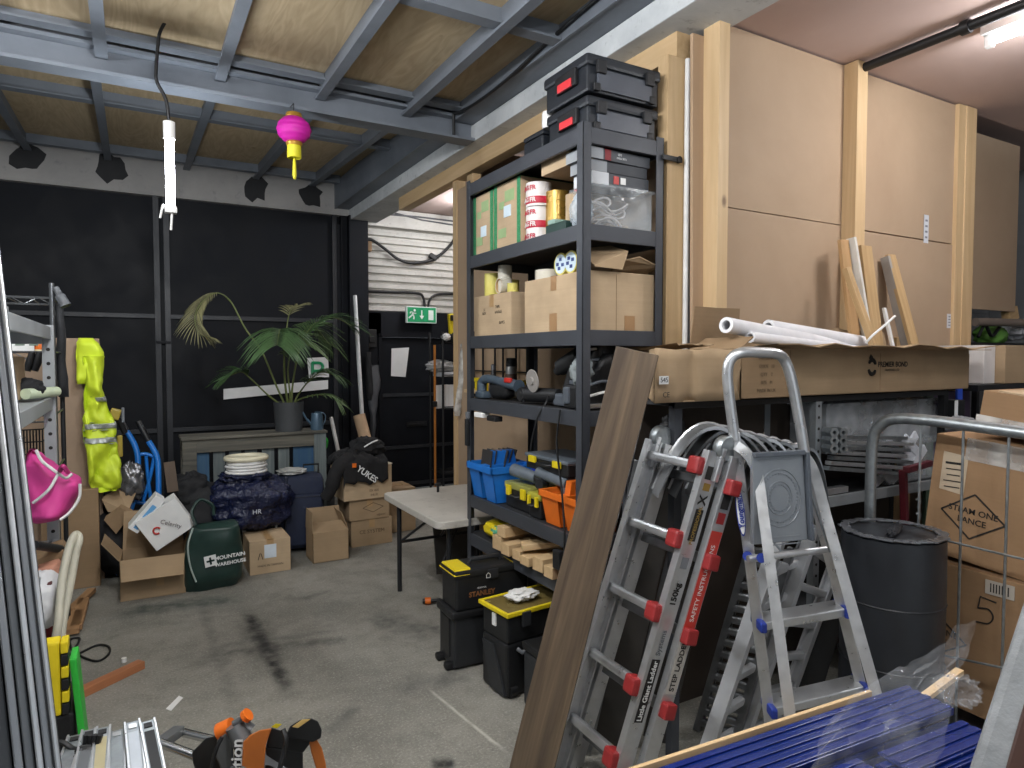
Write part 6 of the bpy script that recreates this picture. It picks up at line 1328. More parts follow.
ribbon(st2(.86), st2(.90), .036, INK, t2, 'round_label'); ribbon(st2(.82), st2(.85), .034, CRED, t2, 'red_mark')
# ---- more ladders behind it
P0 = lambda px, py, d: dp(px, py, d)
def back_ladder(label, tl, tr, bl, br, dl, dr, n, m, w=.05, th=.03, caps=None):
    a, b, c, d = dp(*tl, dl), dp(*tr, dr), dp(*bl, dl), dp(*br, dr); c, d = foot(c, a), foot(d, b)
    return ladder(label, 'ladders leaning behind the front ladder', a, b, c, d, n, w, th, m, caps=caps)
PALEALU = mat('pale_anodised_aluminium', 'cfd1d4', .4, .35, .08, 12)
back_ladder('narrow ladder with many close rungs behind the printed stiles', (748, 545), (795, 548), (690, 745), (735, 752), 2.85, 2.72, 16, DARKALU, .03)
back_ladder('pale aluminium ladder leaning behind the left leg of the step ladder', (778, 535), (815, 520), (708, 742), (738, 742), 2.62, 2.80, 7, PALEALU, .055)
back_ladder('white edged ladder leaning between the step ladder legs', (808, 540), (838, 560), (742, 735), (775, 735), 2.75, 2.90, 6, PALEALU, .05)
SHT = mat('dark_sheet_metal', '4a4744', .38, .55, .15, 8)
for k, (tp, bt, d, m, w, lb) in enumerate((((645, 462), (582, 745), 2.68, DARKALU, .085, 'leftmost dull metal board leaning behind the rungs of the red ended ladder'), ((668, 470), (606, 745), 2.71, SHT, .12, 'second dark metal board leaning behind the rungs of the red ended ladder'), ((694, 478), (630, 745), 2.74, DARKALU, .07, 'third dull metal board leaning behind the rungs of the red ended ladder'), ((713, 482), (655, 745), 2.77, SHT, .11, 'rightmost dark metal board leaning behind the rungs of the red ended ladder'), ((848, 560), (800, 720), 2.98, mat('near_black_sheet', '26282b', .4), .1, 'near black board leaning between the step ladder and the drum'))):
    b = dp(*tp, d); a = foot(dp(*bt, d), b); stick('metal_board', a, b, w, .016, m, lb, 'board', 'boards leaning behind the ladders', up=(CAM-b))
# nested curved aluminium strips above them
for k in range(8):
    d = 2.52+.02*k; c0 = dp(655+17*k, 492, d); c1 = dp(715+14*k, 346+6*k, d+.06); c2 = dp(782+6*k, 520, d+.03)
    A = arc(c0, c1, c2, 18); c1b = c1+V((0, 0, .0)); t = thing('curved_strip', '%s of the nested curved aluminium strips above the ladders' % ['first from the left', 'second from the left', 'third from the left', 'fourth from the left', 'fourth from the right', 'third from the right', 'second from the right', 'last on the right'][k], 'metal strip', c0, group='nested curved strips')
    n = (c2-c0).cross(Z).normalized(); m = MB(); vs = []; fs = []
    for i, p in enumerate(A): vs += [p-n*.05, p+n*.05, p+n*.05+V((0, 0, -.014)), p-n*.05+V((0, 0, -.014))]
    for i in range(len(A)-1):
        for j in range(4): fs.append((4*i+j, 4*i+(j+1) % 4, 4*i+4+(j+1) % 4, 4*i+4+j))
    m.add(vs, fs+[(0, 1, 2, 3), tuple(4*(len(A)-1)+j for j in range(4))]); m.build('strip', ALU if k % 2 == 0 else DARKALU, t, smooth=30)
    MB().tube([p+V((0, 0, .004))-n*.042 for p in A], .006, 5).build('edge_bead', ALU, t, smooth=50)
hm = lt; MB().prism([dp(652, 449, 2.66), dp(661, 428, 2.66), dp(674, 449, 2.66)], nv*-.03).build('plate', ALU, hm); MB().blob(dp(672, 428, 2.68), (.045, .04, .05), .35, 3, 3).build('strap', TBK, hm, smooth=60); MB().blob(dp(678, 440, 2.70), (.035, .04, .055), .25, 3, 4).build('clamp', GALV, hm, smooth=60); MB().cyl(dp(650, 447, 2.66), dp(654, 447, 2.64), .014, n=10).build('bolt', PAPER, hm, smooth=40)
# ---- platform step ladder, seen from its back
sl = thing('step_ladder', 'silver platform step ladder with hoop handrail standing nearest on the right', 'ladder', (2.0, 1.2, 0))
D1 = 2.30; DT, DB_ = 2.24, 1.98
def rail(name, pts, w, th, m=ALU, face=None):
    P = [V(p) for p in pts]; P[0] = foot(P[0], P[1]); 
    for a, b in zip(P, P[1:]): MB().bar(a, b, w, th, face or (CAM-a), .004).build(name, m, sl)
f_ = lambda px, py, d: dp(px, py, d)
HOOP = spline([f_(735, 440, D1), f_(729, 395, D1), f_(727.5, 372, D1), f_(731, 359, D1), f_(742, 352.5, D1), f_(762, 352.5, D1+.02), f_(777, 354, D1+.04), f_(785, 361, D1+.06), f_(792, 382, D1+.06), f_(801, 430, D1+.06), f_(806, 465, D1+.06)], 6)
MB().tube(HOOP, .019, 10).build('hoop', ALU, sl, smooth=60)
rail('front_rail', [f_(770, 722, D1), f_(734, 432, D1)], .038, .028); rail('front_rail', [f_(862, 690, D1+.06), f_(806, 462, D1+.06)], .036, .028)
def swept(name, pts, w=.033, th=.024):
    P = [V(p) for p in pts]; P[0] = foot(P[0], P[1]); P = P[:2]+spline(P[1:], 5)[1:]
    MB().sweep(P, th, w, CAM-P[1]).build(name, ALU, sl) if False else MB().sweep(P, w, th, (CAM-P[1])).build(name, ALU, sl, smooth=30)
swept('rear_rail', [f_(790, 715, DB_), f_(763.5, 515, DT-.04), f_(758.5, 478, DT), f_(753, 463, DT), f_(746, 453, DT+.01), f_(737, 446, DT+.03)])
swept('rear_rail', [f_(875, 690, DB_+.06), f_(826, 515, DT+.02), f_(818, 484, DT+.05), f_(813, 469, DT+.06), f_(807, 459, DT+.07), f_(799, 453, DT+.08)])
HR = f_(862, 690, D1+.06)-f_(806, 462, D1+.06)
def onr(py, right):
    return f_(770-(722-py)*36/290, py, D1) if not right else f_(862-(690-py)*56/228, py, D1+.06)
NAVYP = mat('navy_cap', '24388c', .4)
for (pl_, pr_) in ((622, 608), (706, 684)):
    a, b = onr(pl_, 0), onr(pr_, 1); MB().bar(a, b, .085, .03, Z, .004).build('tread', ALU, sl)
    u = (b-a).normalized(); vv = V((-.3, -.5, 0)).normalized()
    for e, s in ((a, 1), (b, -1)): MB().bar(e+u*s*.002-vv*.05, e+u*s*.002+vv*.06, .022, .034, Z, .006).build('tread_bracket', NAVYP, sl, label='navy blue bracket')
PG = mat('platform_grey', '8c9196', .38, .5)
Q = [f_(753, 545, DT-.02), f_(753, 455, DT-.02), f_(803, 452, DT+.01), f_(808, 540, DT+.01)]
nq = (Q[2]-Q[1]).cross(Q[0]-Q[1]).normalized(); nq = nq if nq.dot(CAM-Q[0]) > 0 else -nq
MB().prism(Q, -nq*.02).build('platform', PG, sl, bevel=.003)
c = (Q[0]+Q[1]+Q[2]+Q[3])/4+nq*.001; ux = ((Q[2]-Q[1])+(Q[3]-Q[0])).normalized(); uy = nq.cross(ux)
if uy.z < 0: uy = -uy
for rr_, th in ((.078, .0022), (.045, .002)): MB().tube([c+ux*rr_*math.cos(a)+uy*rr_*1.25*math.sin(a) for a in [2*PI*k/40 for k in range(40)]], th, 6, True).build('raised_ring', PG, sl, smooth=60)
for rr_, n in ((.066, 40), (.036, 24)):
    m = MB()
    for k in range(n): a = 2*PI*k/n; m.frame(c+ux*rr_*math.cos(a)+uy*rr_*1.25*math.sin(a), (.004, .004, .004))
    m.build('raised_dots', PG, sl)
for s in (-1.25, -1.05, 1.05, 1.25): MB().bar(c+uy*s*.125-ux*.07, c+uy*s*.125+ux*.07, .004, .003, nq, .001).build('raised_rib', PG, sl)
MB().bar(Q[1]+nq*.004, Q[2]+nq*.004, .016, .026, nq, .003).build('platform_lip', TB, sl); MB().bar(Q[2]+nq*.002+ux*.008, Q[3]+nq*.002+ux*.008, .014, .03, nq, .003).build('platform_edge', TB, sl)
MB().tube([f_(748, 559, DT-.03), f_(838, 548, DT+.04)], .012, 10).build('cross_tube', ALU, sl, smooth=60)
for a, b in (((811, 494, DT), (830, 552, DT+.02)), ((764, 530, DT), (785, 556, DT))): MB().cyl(f_(*a), f_(*b), .004, n=6).build('stay_wire', GALV, sl)
for px, py, d in ((747.5, 556, D1-.03), (761.5, 558, DT-.05)): p = f_(px, py, d); n0 = (CAM-p).normalized(); MB().cyl(p-n0*.006, p+n0*.010, .016, n=16).build('pivot_cap', NAVYP, sl, smooth=40)
p = f_(740.5, 512, D1-.017); n0 = (CAM-p).normalized(); ud = (onr(470, 0)-onr(560, 0)).normalized(); xs = ud.cross(n0).normalized()
MB().prism([p+ud*.085*math.sin(a)+xs*.014*math.cos(a) for a in [2*PI*k/24 for k in range(24)]], n0*.002).build('maker_label', NAVYP, sl)
lf_ = MB().prism([p+n0*.002+ud*.078*math.sin(a)+xs*.011*math.cos(a) for a in [2*PI*k/24 for k in range(24)]], n0*.001).build('label_face', PAPER, sl)
text('Youngman', .026, p+n0*.004, ud, n0.cross(ud), NAVYP, lf_, bold=.03)
for px, py, d, w in ((770, 722, D1, 0), (862, 690, D1+.06, 1), (790, 715, DB_, 2), (875, 690, DB_+.06, 3)):
    q = {0: onr(440, 0), 1: onr(462, 1), 2: f_(758.5, 480, DT), 3: f_(818, 484, DT+.05)}[w]; p = foot(f_(px, py, d), q)
    MB().frame(p+V((0, 0, .025)), (.05, .04, .045), None, .006).build('foot', NAVYP, sl)
# ================================================================== NEAR RIGHT: BLUE PANELS IN FILM
BP = mat('blue_ribbed_plastic', '081f60', .24, 0, .12, 4)
dirx = V((math.cos(-.07), math.sin(-.07), 0)); diry = V((-dirx.y, dirx.x, 0))
def pack(base, n, ln, w, th, gap, label, grp, sh, stag=0., ribs=6):
    for k in range(n):
        e = base+V((0, 0, -k*(th+gap)))-dirx*(sh[k % len(sh)])-diry*stag*k; c = e-dirx*ln/2-diry*w/2
        t = thing('blue_plank', label % ('lowest' if k == n-1 else ['topmost', 'second', 'third', 'fourth', 'fifth', 'sixth', 'seventh', 'eighth', 'ninth', 'tenth'][k]), 'plank', c-V((0, 0, th)), group=grp, R=Matrix((dirx, diry, Z)).transposed())
        L(t).frame((0, 0, (th-.004)/2), (ln, w, th-.004), None, .002).build('panel', BP, t)
        for j in range(ribs): y = -w/2+w*(j+.5)/ribs; L(t).frame((0, y, th-.004+.002), (ln-.004, w/ribs*.62, .0036), None, .0015).build('rib', BP, t)
top1 = at(905, 684, d=1.74); zt1 = top1.z
pack(top1, 5, 1.35, .125, .022, .002, '%s ribbed blue plank of the far film wrapped bundle', 'far bundle of blue planks', [0, .02, .0, .03, .01], 0, 5)
top2 = top1-diry*.150-dirx*.02-V((0, 0, .012))
pack(top2, 11, .30, .085, .010, .002, '%s ribbed blue plank of the short near bundle at the right', 'short near bundle of blue planks', [0, .03, .01, .02, .005], .014, 3)
pack(top2-dirx*.37+V((0, 0, .006)), 6, .95, .10, .018, .002, '%s ribbed blue plank of the long near bundle at the left', 'long near bundle of blue planks', [0, .02, .0, .01], .012, 4)
tr = thing('timber_trestle', 'low timber trestle carrying the wrapped blue panels', 'trestle', (1.35, 1.0, 0))
zl = min(zt1-.122, top2.z-.130)
for xx in (.65, 1.58):
    ya, yb = top2.y-.26, top1.y+.03
    MB().box(xx-.04, xx+.04, ya, yb, zl-.06, zl, .003).build('bearer', PINEY, tr)
    for yy in (ya+.04, yb-.04): MB().box(xx-.035, xx+.035, yy-.035, yy+.035, 0, zl-.061, .003).build('leg', PINE, tr)
pz = zl+.001
zp = zt1-.122
if zp-pz > .004: solo(MB().box(.55, 1.62, top1.y-.125, top1.y, pz, zp, .001), 'packing_board', PINEX, 'pale board packed under the far bundle of blue panels', 'board')
solo(MB().bar(top1+diry*.012-dirx*1.25-V((0, 0, .06)), top1+diry*.012-dirx*.12-V((0, 0, .06)), .010, .128, Z, .001), 'edge_board', PINEX, 'thin pale timber board on edge along the far side of the blue bundle', 'timber')
stick('timber_batten', dp(905, 712, 1.72), dp(960, 671, 1.85), .022, .015, PINE, 'thin pale stick poking up from the end of the blue panels', 'timber')
# film over the bundles
def filmsheet(name, corners, nu, nv, amp, seed, label, m=WFILM):
    a, b, c, d = [V(p) for p in corners]
    def fn(u, v):
        p = (a*(1-u)+b*u)*(1-v)+(d*(1-u)+c*u)*v; e = math.sin(PI*u)**.5*math.sin(PI*v)**.5
        return p+V((0, 0, 1))*(amp*NZ.noise(V((u*5+seed, v*4, seed)))+amp*.6*NZ.noise(V((u*13, v*9, seed+3)))+amp*.7*abs(NZ.noise(V((u*4, v*4, seed+9)))))+V((.4, -.5, 0))*amp*NZ.noise(V((u*7, v*6, seed+5)))
    solo(MB().grid(fn, nu, nv), name, m, label, 'plastic film', smooth=180)
filmsheet('plastic_film', [dp(800, 800, 1.36), dp(830, 720, 1.50), dp(975, 620, 1.62), dp(930, 790, 1.30)], 60, 60, .03, 2, 'crumpled clear film draped over the near blue bundle')
filmsheet('plastic_film', [dp(700, 757, 1.46), dp(772, 722, 1.60), dp(838, 738, 1.50), dp(770, 790, 1.36)], 30, 26, .010, 7, 'clear film stretched round the end of the far blue bundle')
solo(MB().blob(dp(958, 690, 1.66), (.05, .05, .035), .4, 3.5, 61, 2, crease=.4), 'film_scrap', WFILM, 'twist of clear film at the end of the blue panels', 'plastic film', smooth=60)
# wrapped post leaning at the very right
a = dp(985, 800, .98); b = dp(1075, 520, 1.06)
stick('wrapped_post', foot(a, b), b, .055, .06, mat('grey_wrapped', '85888a', .35, 0, .12, 14, .4, 30), 'grey film wrapped post leaning at the right picture edge', 'post', up=(CAM-a), bev=.012)
a = dp(1030, 800, .95); b = dp(1110, 520, 1.02)
stick('brown_post', foot(a, b), b, .07, .05, mat('dark_brown_paint', '3a241c', .5), 'dark brown post leaning beside the wrapped grey post', 'post', up=(CAM-a), bev=.004)
# ================================================================== LEFT SIDE AND FOREGROUND
# ---- aluminium section leaning beside the camera
al = thing('aluminium_section', 'ribbed aluminium frame section leaning close at the left picture edge', 'profile', dp(0, 768, .85)); AG = mat('grey_aluminium_profile', '8d9094', .38, .7, .08, 10)
a = dp(66, 800, .86); b = dp(-8, 180, .98); b0 = b; a = foot(a, b); u = (b-a).normalized(); fd = (CAM+V((0, .2, -.3))-(a+b)/2); sdv = u.cross(fd).normalized(); fd = sdv.cross(u).normalized()
if sdv.dot(RT) > 0: sdv = -sdv                      # sdv points to the left of the picture
DGP = mat('dark_grey_profile', '47494c', .42, .5); MGP = mat('mid_grey_profile', '74777a', .4, .6)
for off, w, z_, mm in ((.004, .006, .016, ALU), (.013, .008, .008, AG), (.022, .007, .016, ALU), (.032, .010, .004, MGP), (.043, .009, .012, AG), (.056, .014, .002, DGP), (.072, .014, .008, MGP), (.092, .022, .0, DGP), (.112, .014, .006, MGP), (.135, .03, .0, DGP)):
    MB().bar(a+sdv*off+fd*z_, b+sdv*off+fd*z_, w, .03, fd, .002).build('flange', mm, al)
MB().bar(a+sdv*.075-fd*.02, b+sdv*.075-fd*.02, .15, .012, fd, .001).build('web', DGP, al)
# ---- grey bolted rack
GRK = mat('light_grey_rack', '9fa3a6', .42, .2)
px_ = at(49.5, 400, y=4.0); XR_ = px_.x; zt = at(49, 325, y=4.0).z
gk = thing('storage_rack', 'light grey bolted rack at the left edge with slotted end post', 'shelf', (XR_-.25, 3.4, 0))
for x in (XR_, XR_-.5):
    for y in (4.0, 2.6): MB().box(x-.025, x+.025, y-.003, y, 0, zt).box(x-.025 if x < XR_ else x+.022, x-.022 if x < XR_ else x+.025, y, y+.03, 0, zt).build('post', GRK, gk)
m = MB()
for k in range(24): zz = .1+k*.07; m.cyl((XR_, 3.9955, zz), (XR_, 3.998, zz), .009, n=8)
m.build('slot_hole', INK, gk)['kind'] = 'stuff'
lev = [zt-.01, at(50, 397, y=4.0).z, at(50, 540, y=4.0).z, .25]
for k, zz in enumerate(lev):
    MB().box(XR_-.5, XR_, 2.6, 4.0, zz-.03, zz-.012).build('shelf_panel', GRK, gk); MB().box(XR_-.003, XR_+.014, 2.6, 3.996, zz-.06, zz, .002).build('beam', GRK, gk); MB().box(XR_-.5, XR_-.02, 3.985, 3.998, zz-.085, zz, .002).build('beam', GRK, gk)
# ---- black and chrome wire rack behind
yw = 4.3; xw = at(50.5, 350, y=yw).x+.012
wk = thing('wire_rack', 'chrome and black wire rack behind the light grey rack', 'shelf', (xw-.4, 4.5, 0)); CB2 = mat('dull_chrome', '6e7174', .35, .8)
ztp = at(50, 283, y=yw).z
for x in (xw, xw-.9):
    for y in (yw, yw+.45): MB().cyl((x, y, 0), (x, y, ztp), .0125, n=10).build('post', CB2 if y < 4.5 else BLKM, wk, smooth=40)
for py in (298, 352, 415, 470): 
    zz = at(50, py, y=yw).z; MB().cyl((xw-.9, yw, zz), (xw, yw, zz), .006, n=6).build('rail', CB2, wk); MB().cyl((xw-.9, yw, zz-.035), (xw, yw, zz-.035), .005, n=6).build('rail', CB2, wk); MB().cyl((xw, yw, zz), (xw, yw+.45, zz), .006, n=6).build('rail', CB2, wk)
    MB().tube([V((xw-.9+.06*k, yw, zz-.035*(k % 2))) for k in range(16)], .003, 5).build('zigzag_wire', CB2, wk)
    for k in range(9): MB().cyl((xw-.9+.1*k, yw, zz), (xw-.9+.1*k, yw+.45, zz), .003, n=5).build('deck_wire', CB2, wk)
solo(MB().tube(spline([at(56, 288, y=4.3), at(60, 296, y=4.28), at(66, 306, y=4.27)]), [.016]*6+[.026]*6+[.03], 10), 'torch', mat('grey_torch', '4f5256', .5), 'dark grey torch shaped tool hooked on the wire rack corner', 'tool', smooth=60)
solo(loft(MB(), [(300, 56, 63), (330, 57, 66), (360, 57, 67), (385, 57, 68.5), (397, 58, 69)], 4.70, .09, .03, 9), 'black_jacket', CH, 'black jacket hanging from the corner of the wire rack', 'clothing', smooth=60)
# ---- things on the racks at the left
zq = lev[0]; 
o = thing('appliance_box', 'white and green printed box on the wire shelf at the left', 'box', at(26, 347, y=4.35)); zz = at(50, 352, y=yw).z+.004
x0, x1 = at(8, 340, y=4.33).x, at(34, 340, y=4.33).x; MB().box(x0, x1, 4.33, 4.6, zz, zz+.10, .003).build('body', PAPER, o)
for k in range(3): MB().box(x0+.03+.06*k, x0+.07+.06*k, 4.328, 4.331, zz+.03, zz+.07).build('print', mat('grey_green_print', '6f7f74', .6), o)
MB().lathe((x1-.03, 4.329, zz+.05), [(.001, -.003), (.035, -.003), (.035, .001)], 20, axes((0, -1, 0))).build('round_print', mat('green_round', '5f9a4f', .6), o)
o = thing('spray_can', 'small can with orange and yellow label beside the printed box', 'can', at(40, 350, y=4.35)); c = V((at(40, 350, y=4.36).x, 4.36, zz)); MB().lathe(c, [(.001, 0), (.03, 0), (.03, .09), (.022, .105), (.001, .106)], 18).build('body', mat('cream_label', 'd9cda6', .5), o, smooth=40); MB().lathe(c, [(.0305, .01), (.031, .012), (.031, .04), (.0305, .042)], 18).build('band', ORA, o, smooth=40)
for k, px in enumerate((30, 37.5)): P = [at(px+2, 352, y=4.28), at(px, 362, y=4.28), at(px-3, 371, y=4.28)]; solo(MB().tube(P, [.014, .02, .016], 8), 'black_strap', BLKM, ['left', 'right'][k]+' of two black straps dangling under the wire shelf', 'strap', 'black straps under the wire shelf', smooth=60)
z1 = lev[1]+.001
carton('brown carton on the second shelf of the grey rack', at(2, 380, y=3.75).x, at(19, 380, y=3.75).x, 3.72, 3.95, z1, z1+.2, m=CARD, tape=None)
solo(MB().blob(at(27, 391, y=3.85)+V((0, 0, .01)), (.07, .06, .05), .2, 3, 71, 2.2, z1), 'black_bag', CH, 'small black bag on the second shelf of the grey rack', 'bag', smooth=60)
o = solo(MB().cyl(V((at(28, 388, y=3.85).x, 3.76, z1+.027)), V((at(28, 388, y=3.85).x+.10, 3.97, z1+.027)), .025, n=16), 'film_roll', mat('green_white_roll', 'c9d6b8', .5), 'pale white and green roll lying at the end of the grey rack shelf', 'roll', smooth=40)
bk = thing('wire_basket', 'dark wire basket on the lower wire shelf behind the pink bag', 'basket', at(30, 450, y=4.2)); zz = at(50, 470, y=4.3).z
x0, x1 = at(18, 450, y=4.33).x, at(43, 450, y=4.33).x
for k in range(9): x = x0+(x1-x0)*k/8; MB().cyl((x, 4.33, zz+.02), (x, 4.33, zz+.22), .004, n=5).build('bar', BLKM, bk)
for k in range(4): MB().tube([(x0, 4.6, zz+.02+.066*k), (x0, 4.33, zz+.02+.066*k), (x1, 4.33, zz+.02+.066*k), (x1, 4.6, zz+.02+.066*k)], .004, 5).build('hoop', BLKM, bk)
# pink bag
PK = mat('pink_fabric', 'd0418f', .6, 0, .12, 6); pb = thing('pink_bag', 'bright pink sports bag with white piping hanging off the grey rack', 'bag', at(50, 520, y=3.75))
loft(MB(), [(449, 34, 38), (456, 30, 48), (466, 24, 60), (474, 22, 72), (482, 22, 80), (494, 22, 80.5), (506, 24, 78), (516, 27, 69), (521, 34, 58)], 3.72, .34, .09, 6, n=44, freq=5).build('body', PK, pb, smooth=70)
for P in (((36, 450), (42, 461), (52, 469), (59, 474), (66, 478), (72, 474)), ((58, 474), (50, 488), (42, 496), (33, 503)), ((80, 484), (79, 498), (70, 512), (60, 520))):
    MB().tube(spline([at(px, py, y=3.55+.0016*abs(px-50)) for px, py in P]), .007, 6).build('piping', PAPER, pb, smooth=60)
MB().tube(spline([at(60, 471, y=3.55), at(63, 466, y=3.52), at(68, 473, y=3.54)]), .010, 6).build('handle', mat('pink_dark', 'a92d6d', .6), pb, smooth=60)
o = solo(MB().cyl(at(34, 545, y=3.35), at(60, 549, y=3.55), .018, n=12), 'black_bar', BLKM, 'black bar end poking out under the pink bag', 'bar', smooth=40)
for k, (a, b, mm, lb) in enumerate((((30, 562), (66, 548), CARD3, 'brown bundle wedged below the grey rack shelf'), ((36, 575), (62, 566), mat('salmon_card', 'b8836c', .7), 'salmon coloured packet below the brown bundle'), ((30, 590), (55, 585), mat('dark_red_box', '4f2426', .6), 'dark red box low down behind the white sack'))):
    solo(MB().bar(at(*a, y=3.6-.1*k), at(*b, y=3.6-.1*k), .16, .07, Z, .02), 'rolled_bundle', mm, lb, 'bundle')
solo(MB().box(at(40, 640, y=3.45).x, at(58, 640, y=3.45).x, 3.4, 3.7, 0, at(50, 615, y=3.4).z, .01), 'red_crate', mat('deep_red_plastic', '6d1c20', .5), 'dark red crate behind the yellow crate at the left', 'crate')
solo(MB().blob(at(40, 601, y=3.42), (.095, .14, .135), .12, 2.2, 73, 2.3, at(46, 628, y=3.35).z, crease=.12), 'white_sack', mat('white_poly_sack', 'cdced0', .45), 'bulging white plastic sack on the dark red crate at the left', 'sack', smooth=80)
# cream bent tube frame
ct = thing('tube_frame', 'cream bent tube frame standing at the left end of the racks', 'frame', at(68, 645, y=3.3)); CRT = mat('aged_cream_paint', 'aeab9b', .5, 0, .15, 12)
MB().tube(spline([at(60, 690, y=3.15), at(61, 640, y=3.2), at(65, 610, y=3.25), at(71, 580, y=3.3), at(76, 552, y=3.34), at(79, 540, y=3.36), at(77, 534.5, y=3.38), at(73.5, 537, y=3.36), at(68.5, 550, y=3.32), at(63, 575, y=3.27), at(60, 600, y=3.22), at(58, 625, y=3.17), at(52, 660, y=3.14)]), .016, 12).build('tube', CRT, ct, smooth=60)
# yellow black crate, green lid, black box
yc = thing('folding_crate', 'yellow and black lidded crate standing on end at the left', 'crate', at(60, 735, y=2.9)); yy = 2.72
x1 = at(71, 680, y=yy).x; x0 = x1-.28; z0, z1 = at(60, 716, y=yy).z, at(60, 642, y=yy).z
MB().box(x0, x1-.03, yy, yy+.07, z0, z1, .008).build('body', YEL, yc); MB().box(x1-.075, x1-.07, yy-.004, yy, z0+.02, z1-.02).build('groove', mat('dark_yellow', '9f8d12', .5), yc)
for k in range(6): zz = z0+(z1-z0)*k/6; MB().box(x1-.028, x1-.006, yy-.006, yy+.065, zz+.002, zz+(z1-z0)/6-.002, .004).build('edge_clip', YEL if k % 2 else BLKM, yc)
MB().box(x0, x1+.005, yy+.005, yy+.29, 0, z0-.002, .01).build('base', BLKM, yc)
gl = stick('green_board', V((x1+.045, yy+.07, .0)), V((x1+.006, yy+.07, at(75, 660, y=yy).z)), .12, .022, GRN, 'bright green plastic board standing against the yellow crate', 'board', up=(1, 0, 0), bev=.006)
# ---- aluminium profiles in the foreground
pw = thing('timber_trestle', 'low trestle under the foreground aluminium profiles', 'trestle', dp(110, 800, 1.9)); 
ends = [(76, 741, 59, 792), (90, 735, 79, 792), (103, 733, 98, 792), (117, 736, 117, 792), (132, 727, 139, 792), (147, 726, 160, 792)]
nm = ['leftmost', 'second from left', 'third from left', 'third from right', 'second from right', 'rightmost']
for k, (xa, ya, xb, yb) in enumerate(ends):
    A = dp(xa, ya, 2.0); B = dp(xb, yb, 1.78); B = A+(B-A)*4.2
    t = thing('aluminium_profile', nm[k]+' of the aluminium profiles lying together in the foreground', 'profile', A, group='foreground aluminium profiles'); d = (B-A).normalized(); upv = (Z-d*Z.dot(d)).normalized(); sx = upv.cross(d)
    MB().bar(A, B, .046, .040, upv, .003).build('body', GALV, t)
    MB().bar(A+d*.05+upv*.0205, B+upv*.0205, .026, .002, upv).build('face_strip', (GALV, MATS['mid_grey_profile'], mat('yellowish_print', 'a09775', .5), GALV, mat('pale_face', 'a9afb6', .4, .3), BLKM)[k], t)
    for s in (-1, 1): MB().bar(A+sx*s*.019+upv*.022, B+sx*s*.019+upv*.022, .006, .006, upv, .001).build('lip', ALU, t)
    MB().frame(A-d*.001, (.030, .022, .004), axes(d, upv), .001).build('end_slot', BLKM, t); MB().frame(A+upv*.022+d*.025, (.022, .004, .02), axes(d, upv), .001).build('end_clip', BLKM if k in (0, 1, 2, 5) else ALU, t)
A = dp(112, 770, 1.93); zl = A.z-.07
MB().bar(dp(60, 775, 1.95)-V((0, 0, .09)), dp(180, 765, 1.93)-V((0, 0, .09)), .06, .06, Z, .003).build('bearer', PINE, pw)
for q in (dp(66, 775, 1.95), dp(174, 765, 1.93)): MB().box(q.x-.03, q.x+.03, q.y-.03, q.y+.03, 0, q.z-.125, .003).build('leg', PINE, pw)
o = thing('black_plug', 'black plug and lead lying on the foreground profiles', 'plug', dp(85, 756, 1.9)); p = dp(84, 752, 1.93)
for k in range(4): MB().tube([p+V((.0, 0, .0))+RT*(.012*k), p+RT*(.012*k+.005)+UP*.03, p+RT*(.014*k+.006)+UP*.05], .008, 6).build('prong', BLKM, o, smooth=60)
MB().blob(p+RT*.015, (.04, .03, .025), .2, 3, 2).build('body', BLKM, o, smooth=60); MB().tube(spline([p, dp(72, 748, 1.93), dp(60, 742, 1.94), dp(40, 748, 1.95)]), .007, 6).build('lead', BLKM, o, smooth=60)
# ---- mitre saw
ms = thing('mitre_saw', 'orange and black sliding mitre saw in the foreground', 'saw', dp(260, 800, 2.0)); DD = 2.0; SORA = mat('saw_orange', 'b8682c', .4); SGR = mat('saw_grey', '6b6e70', .4, .4)
S = lambda px, py, d=DD: dp(px, py, d)
def facet(poly, d, th, name, m, bev=.004):
    bev = min(bev, .004)
    P = [S(px, py, d) for px, py in poly]; MB().prism(P, -th*(CAM-P[0]).normalized()).build(name, m, ms, bevel=bev)
MB().cyl(S(161, 743, 2.12), S(206, 760, 2.06), .014, n=12).build('slide_rail', CHROME, ms, smooth=40); MB().cyl(S(177, 731, 2.26), S(222, 742, 2.2), .014, n=12).build('slide_rail', CHROME, ms, smooth=40)
MB().bar(S(159, 745, 2.12), S(179, 730, 2.26), .04, .03, Z, .005).build('rail_end', SGR, ms)
facet([(192, 752), (206, 738), (226, 733), (233, 745), (236, 800), (206, 800), (193, 763)], 2.04, .16, 'rear_housing', TBK, .01)
facet([(217, 740), (226, 733), (232, 745), (234, 768), (222, 772), (216, 757)], 2.02, .05, 'pivot_bracket', SGR, .006)
MB().cyl(S(219, 732, 2.05), S(232, 726, 2.05), .026, n=18).build('orange_knob', ORA, ms, smooth=40)
MB().cyl(S(234, 725, 2.02), S(243, 742, 2.02), .026, .032, 18).build('pivot_cylinder', SGR, ms, smooth=40)
MB().cyl(S(234, 724, 2.02), S(246, 716, 2.02), .011, n=12).build('lock_stem', SGR, ms, smooth=40); MB().cyl(S(245, 717, 2.02), S(248.5, 714, 2.02), .020, n=16).build('lock_knob', ORA, ms, smooth=40)
MB().cyl(S(244, 726, 2.04), S(251, 731, 2.04), .02, n=14).build('boss', SGR, ms, smooth=40)
arc1 = [(243, 742), (250, 735), (260, 730), (272, 728), (270, 733), (266, 745), (262, 800), (240, 800)]
facet(arc1, 1.955, .05, 'orange_guard', SORA, .006)
